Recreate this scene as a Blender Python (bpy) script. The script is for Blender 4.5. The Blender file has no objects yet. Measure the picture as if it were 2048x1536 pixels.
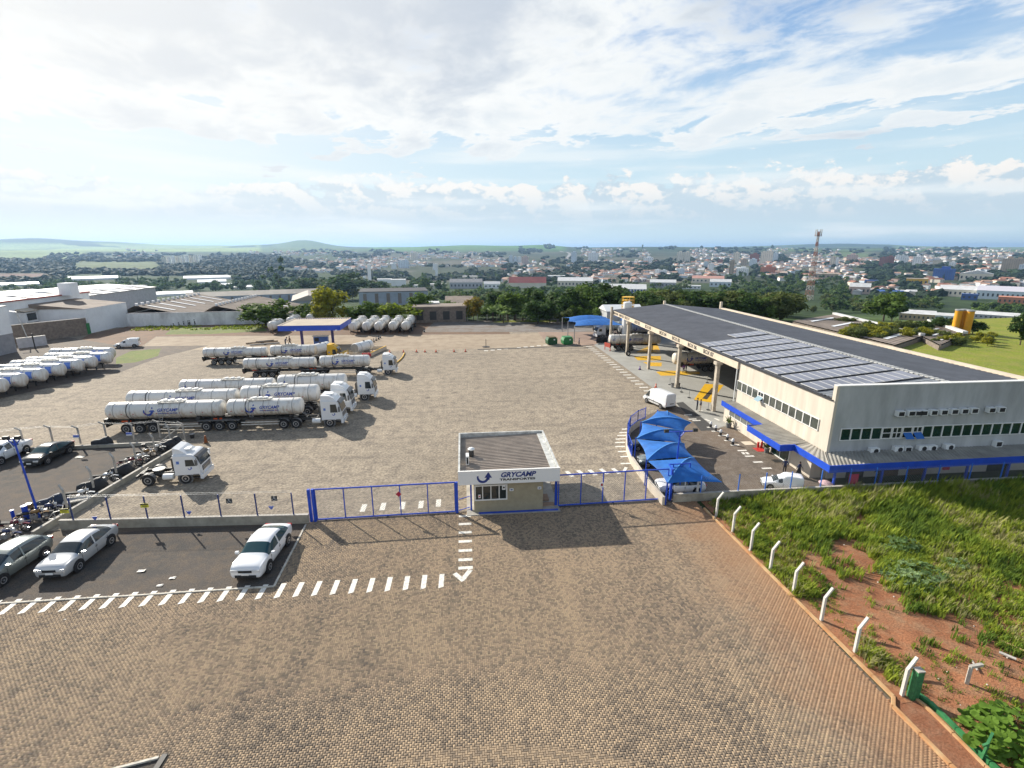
import bpy, math, random
import numpy as np
from mathutils import Vector, Matrix, Quaternion
R = math.radians
rng = random.Random(7)
nrs = np.random.RandomState(11)
scene = bpy.context.scene
COL = scene.collection

# ------------------------------------------------------------------ camera, light, exposure
CAM_H, PITCH, YAW, F_PX = 18.0, 15.1, 5.5, 1009.0
cam_data = bpy.data.cameras.new('camera')
cam_data.sensor_width = 36.0
cam_data.lens = F_PX / 2048 * 36.0
cam_data.clip_start = 0.2
cam_data.clip_end = 60000
cam = bpy.data.objects.new('camera', cam_data)
COL.objects.link(cam)
cam.location = (0, 0, CAM_H)
cam.rotation_euler = (R(90 - PITCH), 0, R(-YAW))
scene.camera = cam

SUN_DIR = Vector((-1.17, 1.33, 1.02)).normalized()
SUN_EL = math.asin(SUN_DIR.z)
SUN_AZ = math.atan2(SUN_DIR.x, SUN_DIR.y)
sun_data = bpy.data.lights.new('sun', 'SUN')
sun_data.energy = 5.0
sun_data.angle = R(0.55)
sun_data.color = (1.0, 0.93, 0.82)
sun = bpy.data.objects.new('sun', sun_data)
COL.objects.link(sun)
sun.rotation_euler = SUN_DIR.to_track_quat('Z', 'Y').to_euler()
sun.location = (-60, 70, 90)

world = bpy.data.worlds.new('World')
scene.world = world
world.use_nodes = True

def build_sky():
 nt = world.node_tree
 nt.nodes.clear()
 N, L = nt.nodes.new, nt.links.new

 def math_(op, a, b=None, c=None, clamp=False):
  n = N('ShaderNodeMath'); n.operation = op; n.use_clamp = clamp
  for i, v in enumerate((a, b, c)):
   if v is None: continue
   if isinstance(v, (int, float)): n.inputs[i].default_value = v
   else: L(v, n.inputs[i])
  return n.outputs[0]

 def ramp(v, lo, hi, a=0.0, b=1.0, smooth=True):
  n = N('ShaderNodeMapRange'); n.interpolation_type = 'SMOOTHSTEP' if smooth else 'LINEAR'
  L(v, n.inputs['Value'])
  n.inputs['From Min'].default_value = lo; n.inputs['From Max'].default_value = hi
  n.inputs['To Min'].default_value = a; n.inputs['To Max'].default_value = b
  return n.outputs['Result']

 def comb(x, y, z):
  n = N('ShaderNodeCombineXYZ')
  for i, v in enumerate((x, y, z)):
   if isinstance(v, (int, float)): n.inputs[i].default_value = v
   else: L(v, n.inputs[i])
  return n.outputs[0]

 def noise(vec, scale, detail, rough=0.55, dist=0.0):
  n = N('ShaderNodeTexNoise')
  L(vec, n.inputs['Vector']); n.inputs['Scale'].default_value = scale
  n.inputs['Detail'].default_value = detail; n.inputs['Roughness'].default_value = rough
  n.inputs['Distortion'].default_value = dist
  return n.outputs['Fac']

 def mix(f, a, b):
  n = N('ShaderNodeMix'); n.data_type = 'RGBA'
  if isinstance(f, (int, float)): n.inputs[0].default_value = f
  else: L(f, n.inputs[0])
  for i, v in ((6, a), (7, b)):
   if isinstance(v, tuple): n.inputs[i].default_value = (*v, 1)
   else: L(v, n.inputs[i])
  return n.outputs[2]

 tc = N('ShaderNodeTexCoord')
 sp = N('ShaderNodeSeparateXYZ'); L(tc.outputs['Generated'], sp.inputs[0])
 dx, dy, dz = sp.outputs
 up = math_('MAXIMUM', dz, 0.0)
 el = math_('MULTIPLY', math_('ARCSINE', dz), 57.2958)          # degrees
 az = math_('MULTIPLY', math_('ARCTAN2', dx, dy), 57.2958)      # degrees from +Y towards +X

 sky = N('ShaderNodeTexSky'); sky.sky_type = 'NISHITA'; sky.sun_disc = False
 sky.sun_elevation = SUN_EL; sky.sun_rotation = SUN_AZ
 sky.air_density = 1.0; sky.dust_density = 1.6; sky.ozone_density = 1.5; sky.altitude = 600
 inv = math_('DIVIDE', 1.0, math_('ADD', up, 0.10))
 px, py = math_('MULTIPLY', dx, inv), math_('MULTIPLY', dy, inv)
 plane = comb(math_('ADD', math_('MULTIPLY', px, 0.86), math_('MULTIPLY', py, 0.5)),
                 math_('SUBTRACT', math_('MULTIPLY', py, 0.62), math_('MULTIPLY', px, 0.36)), 3.7)
 n1 = noise(plane, 0.62, 9, 0.56, 0.3)
 n2 = noise(plane, 3.0, 9, 0.62, 0.3)
 n3 = noise(plane, 0.55, 5, 0.55, 0.4)
 cover = math_('ADD', ramp(az, -30, 40, 0.165, 0.078), ramp(el, 27, 50, 0.0, -0.18))
 low = ramp(math_('ADD', el, math_('MULTIPLY', math_('SUBTRACT', n2, 0.5), 16.0)), 7.5, 11.5, -0.36, 0.0)
 dens = math_('ADD', math_('ADD', math_('MULTIPLY', n1, 0.50), math_('MULTIPLY', n2, 0.52)), math_('ADD', cover, low))
 sheet = ramp(dens, 0.47, 0.60)
 streak = noise(comb(math_('MULTIPLY', az, 0.030), math_('MULTIPLY', el, 0.30), 1.3), 1.6, 6, 0.55)
 veil = math_('MULTIPLY', ramp(streak, 0.46, 0.70), ramp(el, 3, 24, 0.85, 0.0))
 nb = noise(comb(math_('MULTIPLY', az, 0.05), 0.0, 8.1), 1.0, 3, 0.5)
 nf = noise(comb(math_('MULTIPLY', az, 0.20), math_('MULTIPLY', el, 0.34), 2.2), 1.5, 8, 0.62)
 top = math_('ADD', math_('ADD', math_('MULTIPLY', nb, 4.0), math_('MULTIPLY', math_('SUBTRACT', nf, 0.5), 9.0)), ramp(az, -45, 5, 3.4, 5.0))
 inside = math_('SUBTRACT', top, el)
 heap = math_('MULTIPLY', ramp(inside, 0.0, 0.55), ramp(el, 1.0, 3.4, 0.15, 1.0))
 nf2 = noise(comb(math_('MULTIPLY', math_('ADD', az, 1.2), 0.20), math_('MULTIPLY', math_('ADD', el, 0.7), 0.34), 2.2), 1.5, 7, 0.62)
 lit = ramp(math_('SUBTRACT', nf, nf2), -0.05, 0.07)
 thick = math_('MULTIPLY', ramp(math_('ADD', math_('MULTIPLY', n3, 0.62), math_('ADD', math_('ADD', math_('MULTIPLY', n1, 0.25), math_('MULTIPLY', n2, 0.25)), math_('ADD', ramp(az, -35, 25, 0.045, -0.05), ramp(el, 10, 20, -0.04, 0.05)))), 0.51, 0.62), ramp(el, 8, 16, 0.45, 1.0))
 tosun = N('ShaderNodeVectorMath'); tosun.operation = 'DOT_PRODUCT'
 L(tc.outputs['Generated'], tosun.inputs[0]); tosun.inputs[1].default_value = tuple(SUN_DIR)
 glow = math_('POWER', math_('MAXIMUM', tosun.outputs['Value'], 0.0), 5.0)
 c_in = mix(ramp(math_('ADD', n2, math_('MULTIPLY', n1, 0.5)), 0.66, 0.95), (0.66, 0.675, 0.675), (0.55, 0.595, 0.625))
 c_sheet = mix(thick, c_in, (0.34, 0.395, 0.475))
 c_heap = mix(math_('MULTIPLY', lit, ramp(el, 2.0, 6.5)), (0.44, 0.535, 0.60), (0.72, 0.70, 0.67))
 base = N('ShaderNodeBackground'); L(sky.outputs[0], base.inputs['Color']); base.inputs['Strength'].default_value = 0.055
 cyan = mix(ramp(el, 5, 26), (0.50, 0.645, 0.71), (0.15, 0.33, 0.66))
 air = N('ShaderNodeBackground'); L(cyan, air.inputs['Color']); air.inputs['Strength'].default_value = 0.9
 m0 = N('ShaderNodeMixShader'); L(ramp(el, 8, 45, 0.85, 0.25), m0.inputs[0]); L(base.outputs[0], m0.inputs[1]); L(air.outputs[0], m0.inputs[2])
 b_heap = N('ShaderNodeBackground'); L(c_heap, b_heap.inputs['Color']); b_heap.inputs['Strength'].default_value = 0.9
 m1 = N('ShaderNodeMixShader'); L(heap, m1.inputs[0]); L(m0.outputs[0], m1.inputs[1]); L(b_heap.outputs[0], m1.inputs[2])
 b_veil = N('ShaderNodeBackground'); b_veil.inputs['Color'].default_value = (0.62, 0.66, 0.67, 1); b_veil.inputs['Strength'].default_value = 0.95
 m2 = N('ShaderNodeMixShader'); L(veil, m2.inputs[0]); L(m1.outputs[0], m2.inputs[1]); L(b_veil.outputs[0], m2.inputs[2])
 b_sheet = N('ShaderNodeBackground'); L(c_sheet, b_sheet.inputs['Color']); b_sheet.inputs['Strength'].default_value = 0.95
 m3 = N('ShaderNodeMixShader'); L(sheet, m3.inputs[0]); L(m2.outputs[0], m3.inputs[1]); L(b_sheet.outputs[0], m3.inputs[2])
 b_glow = N('ShaderNodeBackground'); b_glow.inputs['Color'].default_value = (1.0, 0.98, 0.93, 1); b_glow.inputs['Strength'].default_value = 0.72
 m4 = N('ShaderNodeMixShader'); L(math_('MULTIPLY', glow, 0.8), m4.inputs[0]); L(m3.outputs[0], m4.inputs[1]); L(b_glow.outputs[0], m4.inputs[2])
 out = N('ShaderNodeOutputWorld'); L(m4.outputs[0], out.inputs['Surface'])

build_sky()
vs = scene.view_settings
vs.view_transform = 'Standard'
vs.look = 'None'
vs.gamma = 1.0
vs.use_curve_mapping = False
vs.exposure = 0.62
scene.cycles.use_denoising = True
scene.cycles.max_bounces = 6
scene.cycles.transparent_max_bounces = 12
scene.cycles.volume_bounces = 0
scene.cycles.sample_clamp_indirect = 6.0

# ------------------------------------------------------------------ helpers
_p, _y = R(PITCH), R(YAW)
FWD = np.array([math.sin(_y) * math.cos(_p), math.cos(_y) * math.cos(_p), -math.sin(_p)])
RGT = np.array([math.cos(_y), -math.sin(_y), 0.0])
UPV = np.cross(RGT, FWD)

def ray(px, py):
 return FWD + RGT * ((px - 1024) / F_PX) - UPV * ((py - 768) / F_PX)

def G(px, py, z=0.0):
 """where the photograph's pixel meets the level z"""
 d = ray(px, py)
 t = (z - CAM_H) / d[2]
 return np.array([d[0] * t, d[1] * t, z])

def G2(px, py, z=0.0):
 a = G(px, py, z)
 return (float(a[0]), float(a[1]))

def at(px, py, Y):
 d = ray(px, py)
 t = Y / d[1]
 return np.array([d[0] * t, Y, CAM_H + d[2] * t])

def smooth(x, a, b):
 t = np.clip((x - a) / (b - a), 0, 1)
 return t * t * (3 - 2 * t)

def vnoise(x, y, seed=0):
 """smooth value noise on arrays, 0..1"""
 x = np.asarray(x, float); y = np.asarray(y, float)
 xi, yi = np.floor(x).astype(np.int64), np.floor(y).astype(np.int64)
 fx, fy = x - xi, y - yi
 fx, fy = fx * fx * (3 - 2 * fx), fy * fy * (3 - 2 * fy)

 def h(a, b):
  v = (a * 374761393 + b * 668265263 + seed * 1442695041) & 0x7fffffff
  v = ((v ^ (v >> 13)) * 1274126177) & 0x7fffffff
  return ((v ^ (v >> 16)) & 0xffff) / 65535.0
 return (h(xi, yi) * (1 - fx) + h(xi + 1, yi) * fx) * (1 - fy) + (h(xi, yi + 1) * (1 - fx) + h(xi + 1, yi + 1) * fx) * fy

_prof_r = np.array([0, 150, 200, 280, 400, 550, 700, 950, 1250, 2000, 3500, 6000, 9000, 14000, 40000.])
_prof_z = np.array([0, 0, -4, -13, -27, -36, -42, -48, -51, -47, -24, 2, 15, 22, 24.])

def terrain(x, y):
 x = np.asarray(x, float); y = np.asarray(y, float)
 r = np.hypot(x, y)
 azd = np.degrees(np.arctan2(x, y))
 z = np.interp(r, _prof_r, _prof_z)
 n = vnoise(x / 900 + 5, y / 900, 3) - 0.5 + 0.5 * (vnoise(x / 330, y / 330 + 9, 4) - 0.5)
 z = z + n * (smooth(r, 300, 1500) * 9 + smooth(r, 2500, 6500) * 16)

 def hill(a0, wa, r0, wr, h):
  return h * np.exp(-((azd - a0) / wa) ** 2) * np.exp(-((r - r0) / wr) ** 2)
 z = z + hill(-16.0, 2.4, 7500, 900, 84) + hill(-17, 9, 8200, 1200, 40) + hill(-36, 9, 9000, 1200, 95) + hill(-37, 2.0, 8800, 700, 25)
 z = z + hill(3, 10, 5400, 1000, 38) + hill(8.5, 2.5, 5600, 700, 22) + hill(37, 6, 11000, 1500, 75) + hill(22, 9, 5200, 1200, 26)
 return z

def FT(px, py):
 """where the photograph's pixel meets the terrain"""
 d = ray(px, py)
 t = np.geomspace(60, 16000, 900)
 X, Y, Z = d[0] * t, d[1] * t, CAM_H + d[2] * t
 g = Z - terrain(X, Y)
 k = np.argmax(g < 0)
 if not (g < 0).any():
  k = len(t) - 1
 a, b = t[max(k - 1, 0)], t[k]
 for _ in range(18):
  m = 0.5 * (a + b)
  if CAM_H + d[2] * m - terrain(d[0] * m, d[1] * m) < 0: b = m
  else: a = m
 return np.array([d[0] * b, d[1] * b, float(terrain(d[0] * b, d[1] * b))])

def mpp(P):
 """metres one photograph pixel covers at point P"""
 return float((np.asarray(P, float) - np.array([0, 0, CAM_H])) @ FWD) / F_PX

MATS = {}

def mat(name, col, rough=0.7, var=0.0, scale=3.0, col2=None, bump=0.0, bscale=None, metal=0.0, spec=0.5, coat=0.0, isl=0.0,
  detail=6, lo=0.35, hi=0.65, alpha=1.0, emit=0.0, trans=0.0, stretch=None):
 if name in MATS: return MATS[name]
 m = bpy.data.materials.new(name); MATS[name] = m
 m.use_nodes = True
 nt = m.node_tree
 N, L = nt.nodes.new, nt.links.new
 b = nt.nodes['Principled BSDF']
 b.inputs['Base Color'].default_value = (*col, 1)
 b.inputs['Roughness'].default_value = rough
 b.inputs['Metallic'].default_value = metal
 b.inputs['Specular IOR Level'].default_value = spec
 b.inputs['Coat Weight'].default_value = coat
 b.inputs['Alpha'].default_value = alpha
 if trans: b.inputs['Transmission Weight'].default_value = trans
 if emit:
  b.inputs['Emission Color'].default_value = (*col, 1); b.inputs['Emission Strength'].default_value = emit
 m.diffuse_color = (*col, 1)
 vec = None
 if var or bump or col2:
  g = N('ShaderNodeNewGeometry')
  vec = g.outputs['Position']
  if stretch:
   mp = N('ShaderNodeMapping'); mp.inputs['Scale'].default_value = stretch
   L(vec, mp.inputs['Vector']); vec = mp.outputs[0]
  nz = N('ShaderNodeTexNoise'); nz.inputs['Scale'].default_value = scale; nz.inputs['Detail'].default_value = detail
  nz.inputs['Roughness'].default_value = 0.62
  L(vec, nz.inputs['Vector'])
  mr = N('ShaderNodeMapRange'); L(nz.outputs['Fac'], mr.inputs['Value'])
  mr.inputs['From Min'].default_value = lo; mr.inputs['From Max'].default_value = hi
  mx = N('ShaderNodeMix'); mx.data_type = 'RGBA'
  c2 = col2 if col2 else tuple(max(0, c * (1 - var)) for c in col)
  c1 = col if col2 else tuple(min(1, c * (1 + var * 0.5)) for c in col)
  mx.inputs[6].default_value = (*c1, 1); mx.inputs[7].default_value = (*c2, 1)
  L(mr.outputs[0], mx.inputs[0])
  src = mx.outputs[2]
  if isl:
   hs = N('ShaderNodeHueSaturation'); L(src, hs.inputs['Color'])
   r2 = N('ShaderNodeMapRange'); L(g.outputs['Random Per Island'], r2.inputs['Value'])
   r2.inputs['To Min'].default_value = 1 - isl; r2.inputs['To Max'].default_value = 1 + isl
   L(r2.outputs[0], hs.inputs['Value']); src = hs.outputs['Color']
  L(src, b.inputs['Base Color'])
  if bump:
   nb = N('ShaderNodeTexNoise'); nb.inputs['Scale'].default_value = bscale or scale * 6; nb.inputs['Detail'].default_value = 5
   L(vec, nb.inputs['Vector'])
   bp = N('ShaderNodeBump'); bp.inputs['Strength'].default_value = bump; bp.inputs['Distance'].default_value = 0.05
   L(nb.outputs['Fac'], bp.inputs['Height']); L(bp.outputs[0], b.inputs['Normal'])
 return m

def thin(m, f=.42):
 """leaves let some light through"""
 nt = m.node_tree; p = nt.nodes['Principled BSDF']; out = nt.nodes['Material Output']
 t = nt.nodes.new('ShaderNodeBsdfTranslucent'); mx = nt.nodes.new('ShaderNodeMixShader'); mx.inputs[0].default_value = f
 if p.inputs['Base Color'].links: nt.links.new(p.inputs['Base Color'].links[0].from_socket, t.inputs['Color'])
 nt.links.new(p.outputs[0], mx.inputs[1]); nt.links.new(t.outputs[0], mx.inputs[2]); nt.links.new(mx.outputs[0], out.inputs['Surface'])

class MB:
 """collects shapes and builds them as one mesh object"""
 def __init__(s):
  s.v, s.f, s.m = [], [], []

 def add(s, vs_, fs, mi=0):
  o = len(s.v)
  s.v.extend([tuple(map(float, q)) for q in vs_])
  s.f.extend([tuple(i + o for i in q) for q in fs])
  s.m.extend([mi] * len(fs))
  return s

 def box(s, c, d, rz=0.0, mi=0, taper=1.0):
  hx, hy, hz = d[0] / 2, d[1] / 2, d[2] / 2
  q = []
  cs, sn = math.cos(rz), math.sin(rz)
  for z, t in ((-hz, 1.0), (hz, taper)):
   for x, y in ((-hx, -hy), (hx, -hy), (hx, hy), (-hx, hy)):
    x, y = x * t, y * t
    q.append((c[0] + x * cs - y * sn, c[1] + x * sn + y * cs, c[2] + z))
  return s.add(q, [(3, 2, 1, 0), (4, 5, 6, 7), (0, 1, 5, 4), (1, 2, 6, 5), (2, 3, 7, 6), (3, 0, 4, 7)], mi)

 def cyl(s, p, q, r0, r1=None, n=10, mi=0, caps=True):
  p, q = Vector(p), Vector(q)
  r1 = r0 if r1 is None else r1
  d = q - p
  if d.length < 1e-6: return s
  u = d.orthogonal().normalized(); w = d.normalized().cross(u)
  vv = []
  for c, r in ((p, r0), (q, r1)):
   for i in range(n):
    a = 2 * math.pi * i / n
    vv.append(c + u * (r * math.cos(a)) + w * (r * math.sin(a)))
  ff = [(i, (i + 1) % n, n + (i + 1) % n, n + i) for i in range(n)]
  if caps:
   ff += [tuple(range(n - 1, -1, -1)), tuple(range(n, 2 * n))]
  return s.add(vv, ff, mi)

 def bar(s, p, q, w, h=None, mi=0):
  """rectangular bar from p to q"""
  p, q = Vector(p), Vector(q)
  h = h or w
  d = (q - p).normalized()
  side = d.cross(Vector((0, 0, 1)))
  if side.length < 1e-4: side = Vector((1, 0, 0))
  side.normalize(); top = side.cross(d)
  vv = []
  for c in (p, q):
   for a, b in ((-1, -1), (1, -1), (1, 1), (-1, 1)):
    vv.append(c + side * (a * w / 2) + top * (b * h / 2))
  return s.add(vv, [(0, 1, 2, 3), (7, 6, 5, 4), (0, 4, 5, 1), (1, 5, 6, 2), (2, 6, 7, 3), (3, 7, 4, 0)], mi)

 def lathe(s, prof, axis='z', c=(0, 0, 0), n=20, mi=0, sy=1.0, sz=1.0):
  """prof: list of (t, r)"""
  vv, ff = [], []
  for t, r in prof:
   for i in range(n):
    a = 2 * math.pi * i / n
    x, y = r * math.cos(a) * sy, r * math.sin(a) * sz
    if axis == 'z': q = (c[0] + x, c[1] + y, c[2] + t)
    elif axis == 'x': q = (c[0] + t, c[1] + x, c[2] + y)
    else: q = (c[0] + x, c[1] + t, c[2] + y)
    vv.append(q)
  for k in range(len(prof) - 1):
   for i in range(n):
    j = (i + 1) % n
    ff.append((k * n + i, k * n + j, (k + 1) * n + j, (k + 1) * n + i))
  ff += [tuple(range(n - 1, -1, -1)), tuple(range((len(prof) - 1) * n, len(prof) * n))]
  return s.add(vv, ff, mi)

 def prism(s, poly, h0, h1, axis='z', mi=0):
  """polygon (a, b) extruded along axis: z -> (x,y); y -> (x,z); x -> (y,z)"""
  n = len(poly)
  vv = []
  for h in (h0, h1):
   for a, b in poly:
    vv.append((a, b, h) if axis == 'z' else (a, h, b) if axis == 'y' else (h, a, b))
  ff = [tuple(range(n - 1, -1, -1)), tuple(range(n, 2 * n))]
  ff += [(i, (i + 1) % n, n + (i + 1) % n, n + i) for i in range(n)]
  return s.add(vv, ff, mi)

 def quad(s, a, b, c, d, mi=0):
  return s.add([a, b, c, d], [(0, 1, 2, 3)], mi)

 def grid(s, P, mi=0):
  """P: rows of points"""
  r, c = len(P), len(P[0])
  return s.add([q for row in P for q in row], [(i * c + j, i * c + j + 1, (i + 1) * c + j + 1, (i + 1) * c + j) for i in range(r - 1) for j in range(c - 1)], mi)

 def mesh(s, name, mats, sm=None):
  me = bpy.data.meshes.new(name)
  me.from_pydata(s.v, [], s.f)
  for m in (mats if isinstance(mats, (list, tuple)) else [mats]):
   me.materials.append(m)
  if any(s.m):
   me.polygons.foreach_set('material_index', s.m)
  me.validate()
  if sm is not None:
   me.polygons.foreach_set('use_smooth', [True] * len(me.polygons))
   me.set_sharp_from_angle(angle=R(sm))
  me.update()
  return me

 def build(s, name, mats, parent=None, sm=None, fix=True, loc=None):
  me = s.mesh(name, mats, sm)
  if fix:
   import bmesh
   bm = bmesh.new(); bm.from_mesh(me)
   bmesh.ops.recalc_face_normals(bm, faces=bm.faces)
   bm.to_mesh(me); bm.free()
  o = bpy.data.objects.new(name, me)
  COL.objects.link(o)
  if parent is not None: o.parent = parent
  if loc is not None: o.location = loc
  return o

def tag(o, label=None, cat=None, group=None, kind=None):
 if label: o['label'] = label
 if cat: o['category'] = cat
 if group: o['group'] = group
 if kind: o['kind'] = kind
 return o

def thing(name, label, cat, loc=(0, 0, 0), rz=0.0, group=None, kind=None):
 o = bpy.data.objects.new(name, None)
 COL.objects.link(o)
 o.location = loc
 o.rotation_euler = (0, 0, rz)
 o.empty_display_size = 0.3
 return tag(o, label, cat, group, kind)

def link(name, me, parent=None, loc=(0, 0, 0), rot=None, scale=None):
 o = bpy.data.objects.new(name, me)
 COL.objects.link(o)
 o.parent = parent
 o.location = loc
 if rot is not None: o.rotation_euler = rot
 if scale is not None: o.scale = scale if isinstance(scale, (tuple, list)) else (scale,) * 3
 return o

def kids(o):
 return [c for c in KIDS.get(o.name, [])]

KIDS = {}

def refresh_kids():
 KIDS.clear()
 for o in bpy.data.objects:
  if o.parent is not None:
   KIDS.setdefault(o.parent.name, []).append(o)

def dup(root, loc, rz=0.0, label=None, group=None, scale=None, swap=None):
 """copy of a thing with copies of its parts; swap: {material: material}"""
 def cp(o, parent):
  c = o.copy()
  COL.objects.link(c)
  c.parent = parent
  for ch in kids(o): cp(ch, c)
  if swap and c.type == 'MESH':
   for i, sl in enumerate(c.material_slots):
    if sl.material and sl.material.name in swap:
     sl.link = 'OBJECT'
     sl.material = swap[sl.material.name] if False else swap[bpy.data.meshes[c.data.name].materials[i].name]
  return c
 c = cp(root, None)
 c.location = loc
 c.rotation_euler = (0, 0, rz)
 if scale is not None: c.scale = (scale,) * 3 if isinstance(scale, (int, float)) else scale
 if label: c['label'] = label
 if group: c['group'] = group
 return c

_text_cache = {}

def text_mesh(txt, size, shear=0.0, bold=0.0, width=None, align='CENTER'):
 """flat mesh of a line of lettering in the XY plane"""
 key = (txt, size, shear, bold, width, align)
 if key in _text_cache: return _text_cache[key]
 cu = bpy.data.curves.new('lettering', 'FONT')
 cu.body = txt; cu.size = size; cu.shear = shear; cu.offset = bold; cu.align_x = align; cu.align_y = 'CENTER'; cu.resolution_u = 3
 cu.fill_mode = 'FRONT'
 o = bpy.data.objects.new('lettering', cu)
 COL.objects.link(o)
 dg = bpy.context.evaluated_depsgraph_get()
 me0 = o.evaluated_get(dg).to_mesh()
 vs_ = [tuple(v.co) for v in me0.vertices]
 fs = [tuple(p.vertices) for p in me0.polygons]
 o.evaluated_get(dg).to_mesh_clear()
 bpy.data.objects.remove(o); bpy.data.curves.remove(cu)
 xs = [v[0] for v in vs_]
 if width:
  k = width / (max(xs) - min(xs))
  vs_ = [(v[0] * k, v[1], v[2]) for v in vs_]
 _text_cache[key] = (vs_, fs)
 return vs_, fs

def add_text(mb, txt, size, fn, mi=0, **kw):
 """lettering mapped by fn(x, y) -> point"""
 vs_, fs = text_mesh(txt, size, **kw)
 mb.add([fn(v[0], v[1]) for v in vs_], fs, mi)

def swoosh():
 """the crescent-and-arrow emblem, about 1 wide, centred"""
 outer = [(-0.5 + 0.02, 0.42)]
 pts_o, pts_i = [], []
 for i in range(15):
  a = R(165 + (335 - 165) * i / 14)
  pts_o.append((-0.08 + 0.42 * math.cos(a), 0.02 + 0.46 * math.sin(a)))
  k = i / 14
  pts_i.append((-0.03 + (0.36 - 0.14 * k) * math.cos(a), 0.06 + (0.40 - 0.16 * k) * math.sin(a)))
 strip = (pts_o, pts_i)
 head = [(0.02, -0.02), (0.30, 0.46), (0.56, -0.02), (0.40, -0.01), (0.36, -0.2), (0.14, -0.12), (0.18, 0.0)]
 return strip, head

def add_swoosh(mb, size, fn, mi=0):
 (po, pi), head = swoosh()
 n = len(po)
 mb.add([fn(x * size, y * size) for x, y in po + pi], [(i, i + 1, n + i + 1, n + i) for i in range(n - 1)], mi)
 mb.add([fn(x * size, y * size) for x, y in head], [(0, 6, 1), (6, 3, 1), (3, 2, 1), (6, 5, 4), (6, 4, 3)], mi)

def corrugated(mb, p00, p10, p11, p01, pitch, amp, mi=0, per=4):
 """ribbed sheet; ribs run from edge p00-p10 to edge p01-p11"""
 p00, p10, p11, p01 = map(Vector, (p00, p10, p11, p01))
 n = max(4, int((p10 - p00).length / pitch)) * per
 nrm = (p10 - p00).cross(p01 - p00).normalized()
 if nrm.z < 0: nrm = -nrm
 A, B = [], []
 for i in range(n + 1):
  t = i / n
  h = nrm * (amp * (1 if (i % per) in (0, 1) else 0) if per == 4 else amp * (i % 2))
  A.append(p00.lerp(p10, t) + h); B.append(p01.lerp(p11, t) + h)
 mb.grid([A, B], mi)

BLUE = (0.010, 0.070, 0.52)
M_white = mat('white_paint', (0.78, 0.79, 0.78), 0.45, 0.06, 2.0)
M_gloss = mat('gloss_white', (0.78, 0.79, 0.80), 0.22, 0.03, 1.0, coat=0.3)
M_blue = mat('blue_paint', BLUE, 0.45, 0.15, 2.0)
M_navy = mat('navy_lettering', (0.012, 0.035, 0.20), 0.5)
M_black = mat('black_rubber', (0.018, 0.018, 0.020), 0.75, 0.3, 6.0)
M_dark = mat('dark_metal', (0.035, 0.034, 0.033), 0.6, 0.3, 5.0)
M_glass = mat('dark_glass', (0.02, 0.028, 0.03), 0.06, spec=0.8)
M_glass_g = mat('green_glass', (0.015, 0.045, 0.036), 0.08, 0.3, 0.7, spec=0.8)
M_chrome = mat('alloy', (0.55, 0.55, 0.56), 0.3, metal=0.8)
M_rim = mat('wheel_rim', (0.30, 0.29, 0.28), 0.5, 0.2, 8)
M_conc = mat('pale_concrete', (0.40, 0.38, 0.34), 0.85, 0.28, 1.2, bump=0.15)
M_post = mat('cast_concrete', (0.46, 0.43, 0.38), 0.85, 0.25, 3.0, bump=0.2)
M_yellow = mat('yellow_paint', (0.72, 0.42, 0.02), 0.5, 0.15, 2.0)
M_red = mat('red_paint', (0.5, 0.03, 0.025), 0.5, 0.2, 3)
M_orange = mat('orange_plastic', (0.75, 0.10, 0.015), 0.5, 0.15, 3)
M_green = mat('green_paint', (0.02, 0.20, 0.055), 0.5, 0.25, 2)
M_wood = mat('rough_wood', (0.22, 0.15, 0.09), 0.8, 0.4, 4, bump=0.2)
M_galv = mat('galvanised_steel', (0.40, 0.41, 0.41), 0.5, 0.25, 2.0, metal=0.4)
M_yellow_light = mat('yellow_sign_face', (0.75, 0.68, 0.05), 0.5)
M_lens = mat('lamp_lens', (0.65, 0.66, 0.66), 0.15)
M_tail = mat('tail_lamp_lens', (0.45, 0.02, 0.02), 0.2)
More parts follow.
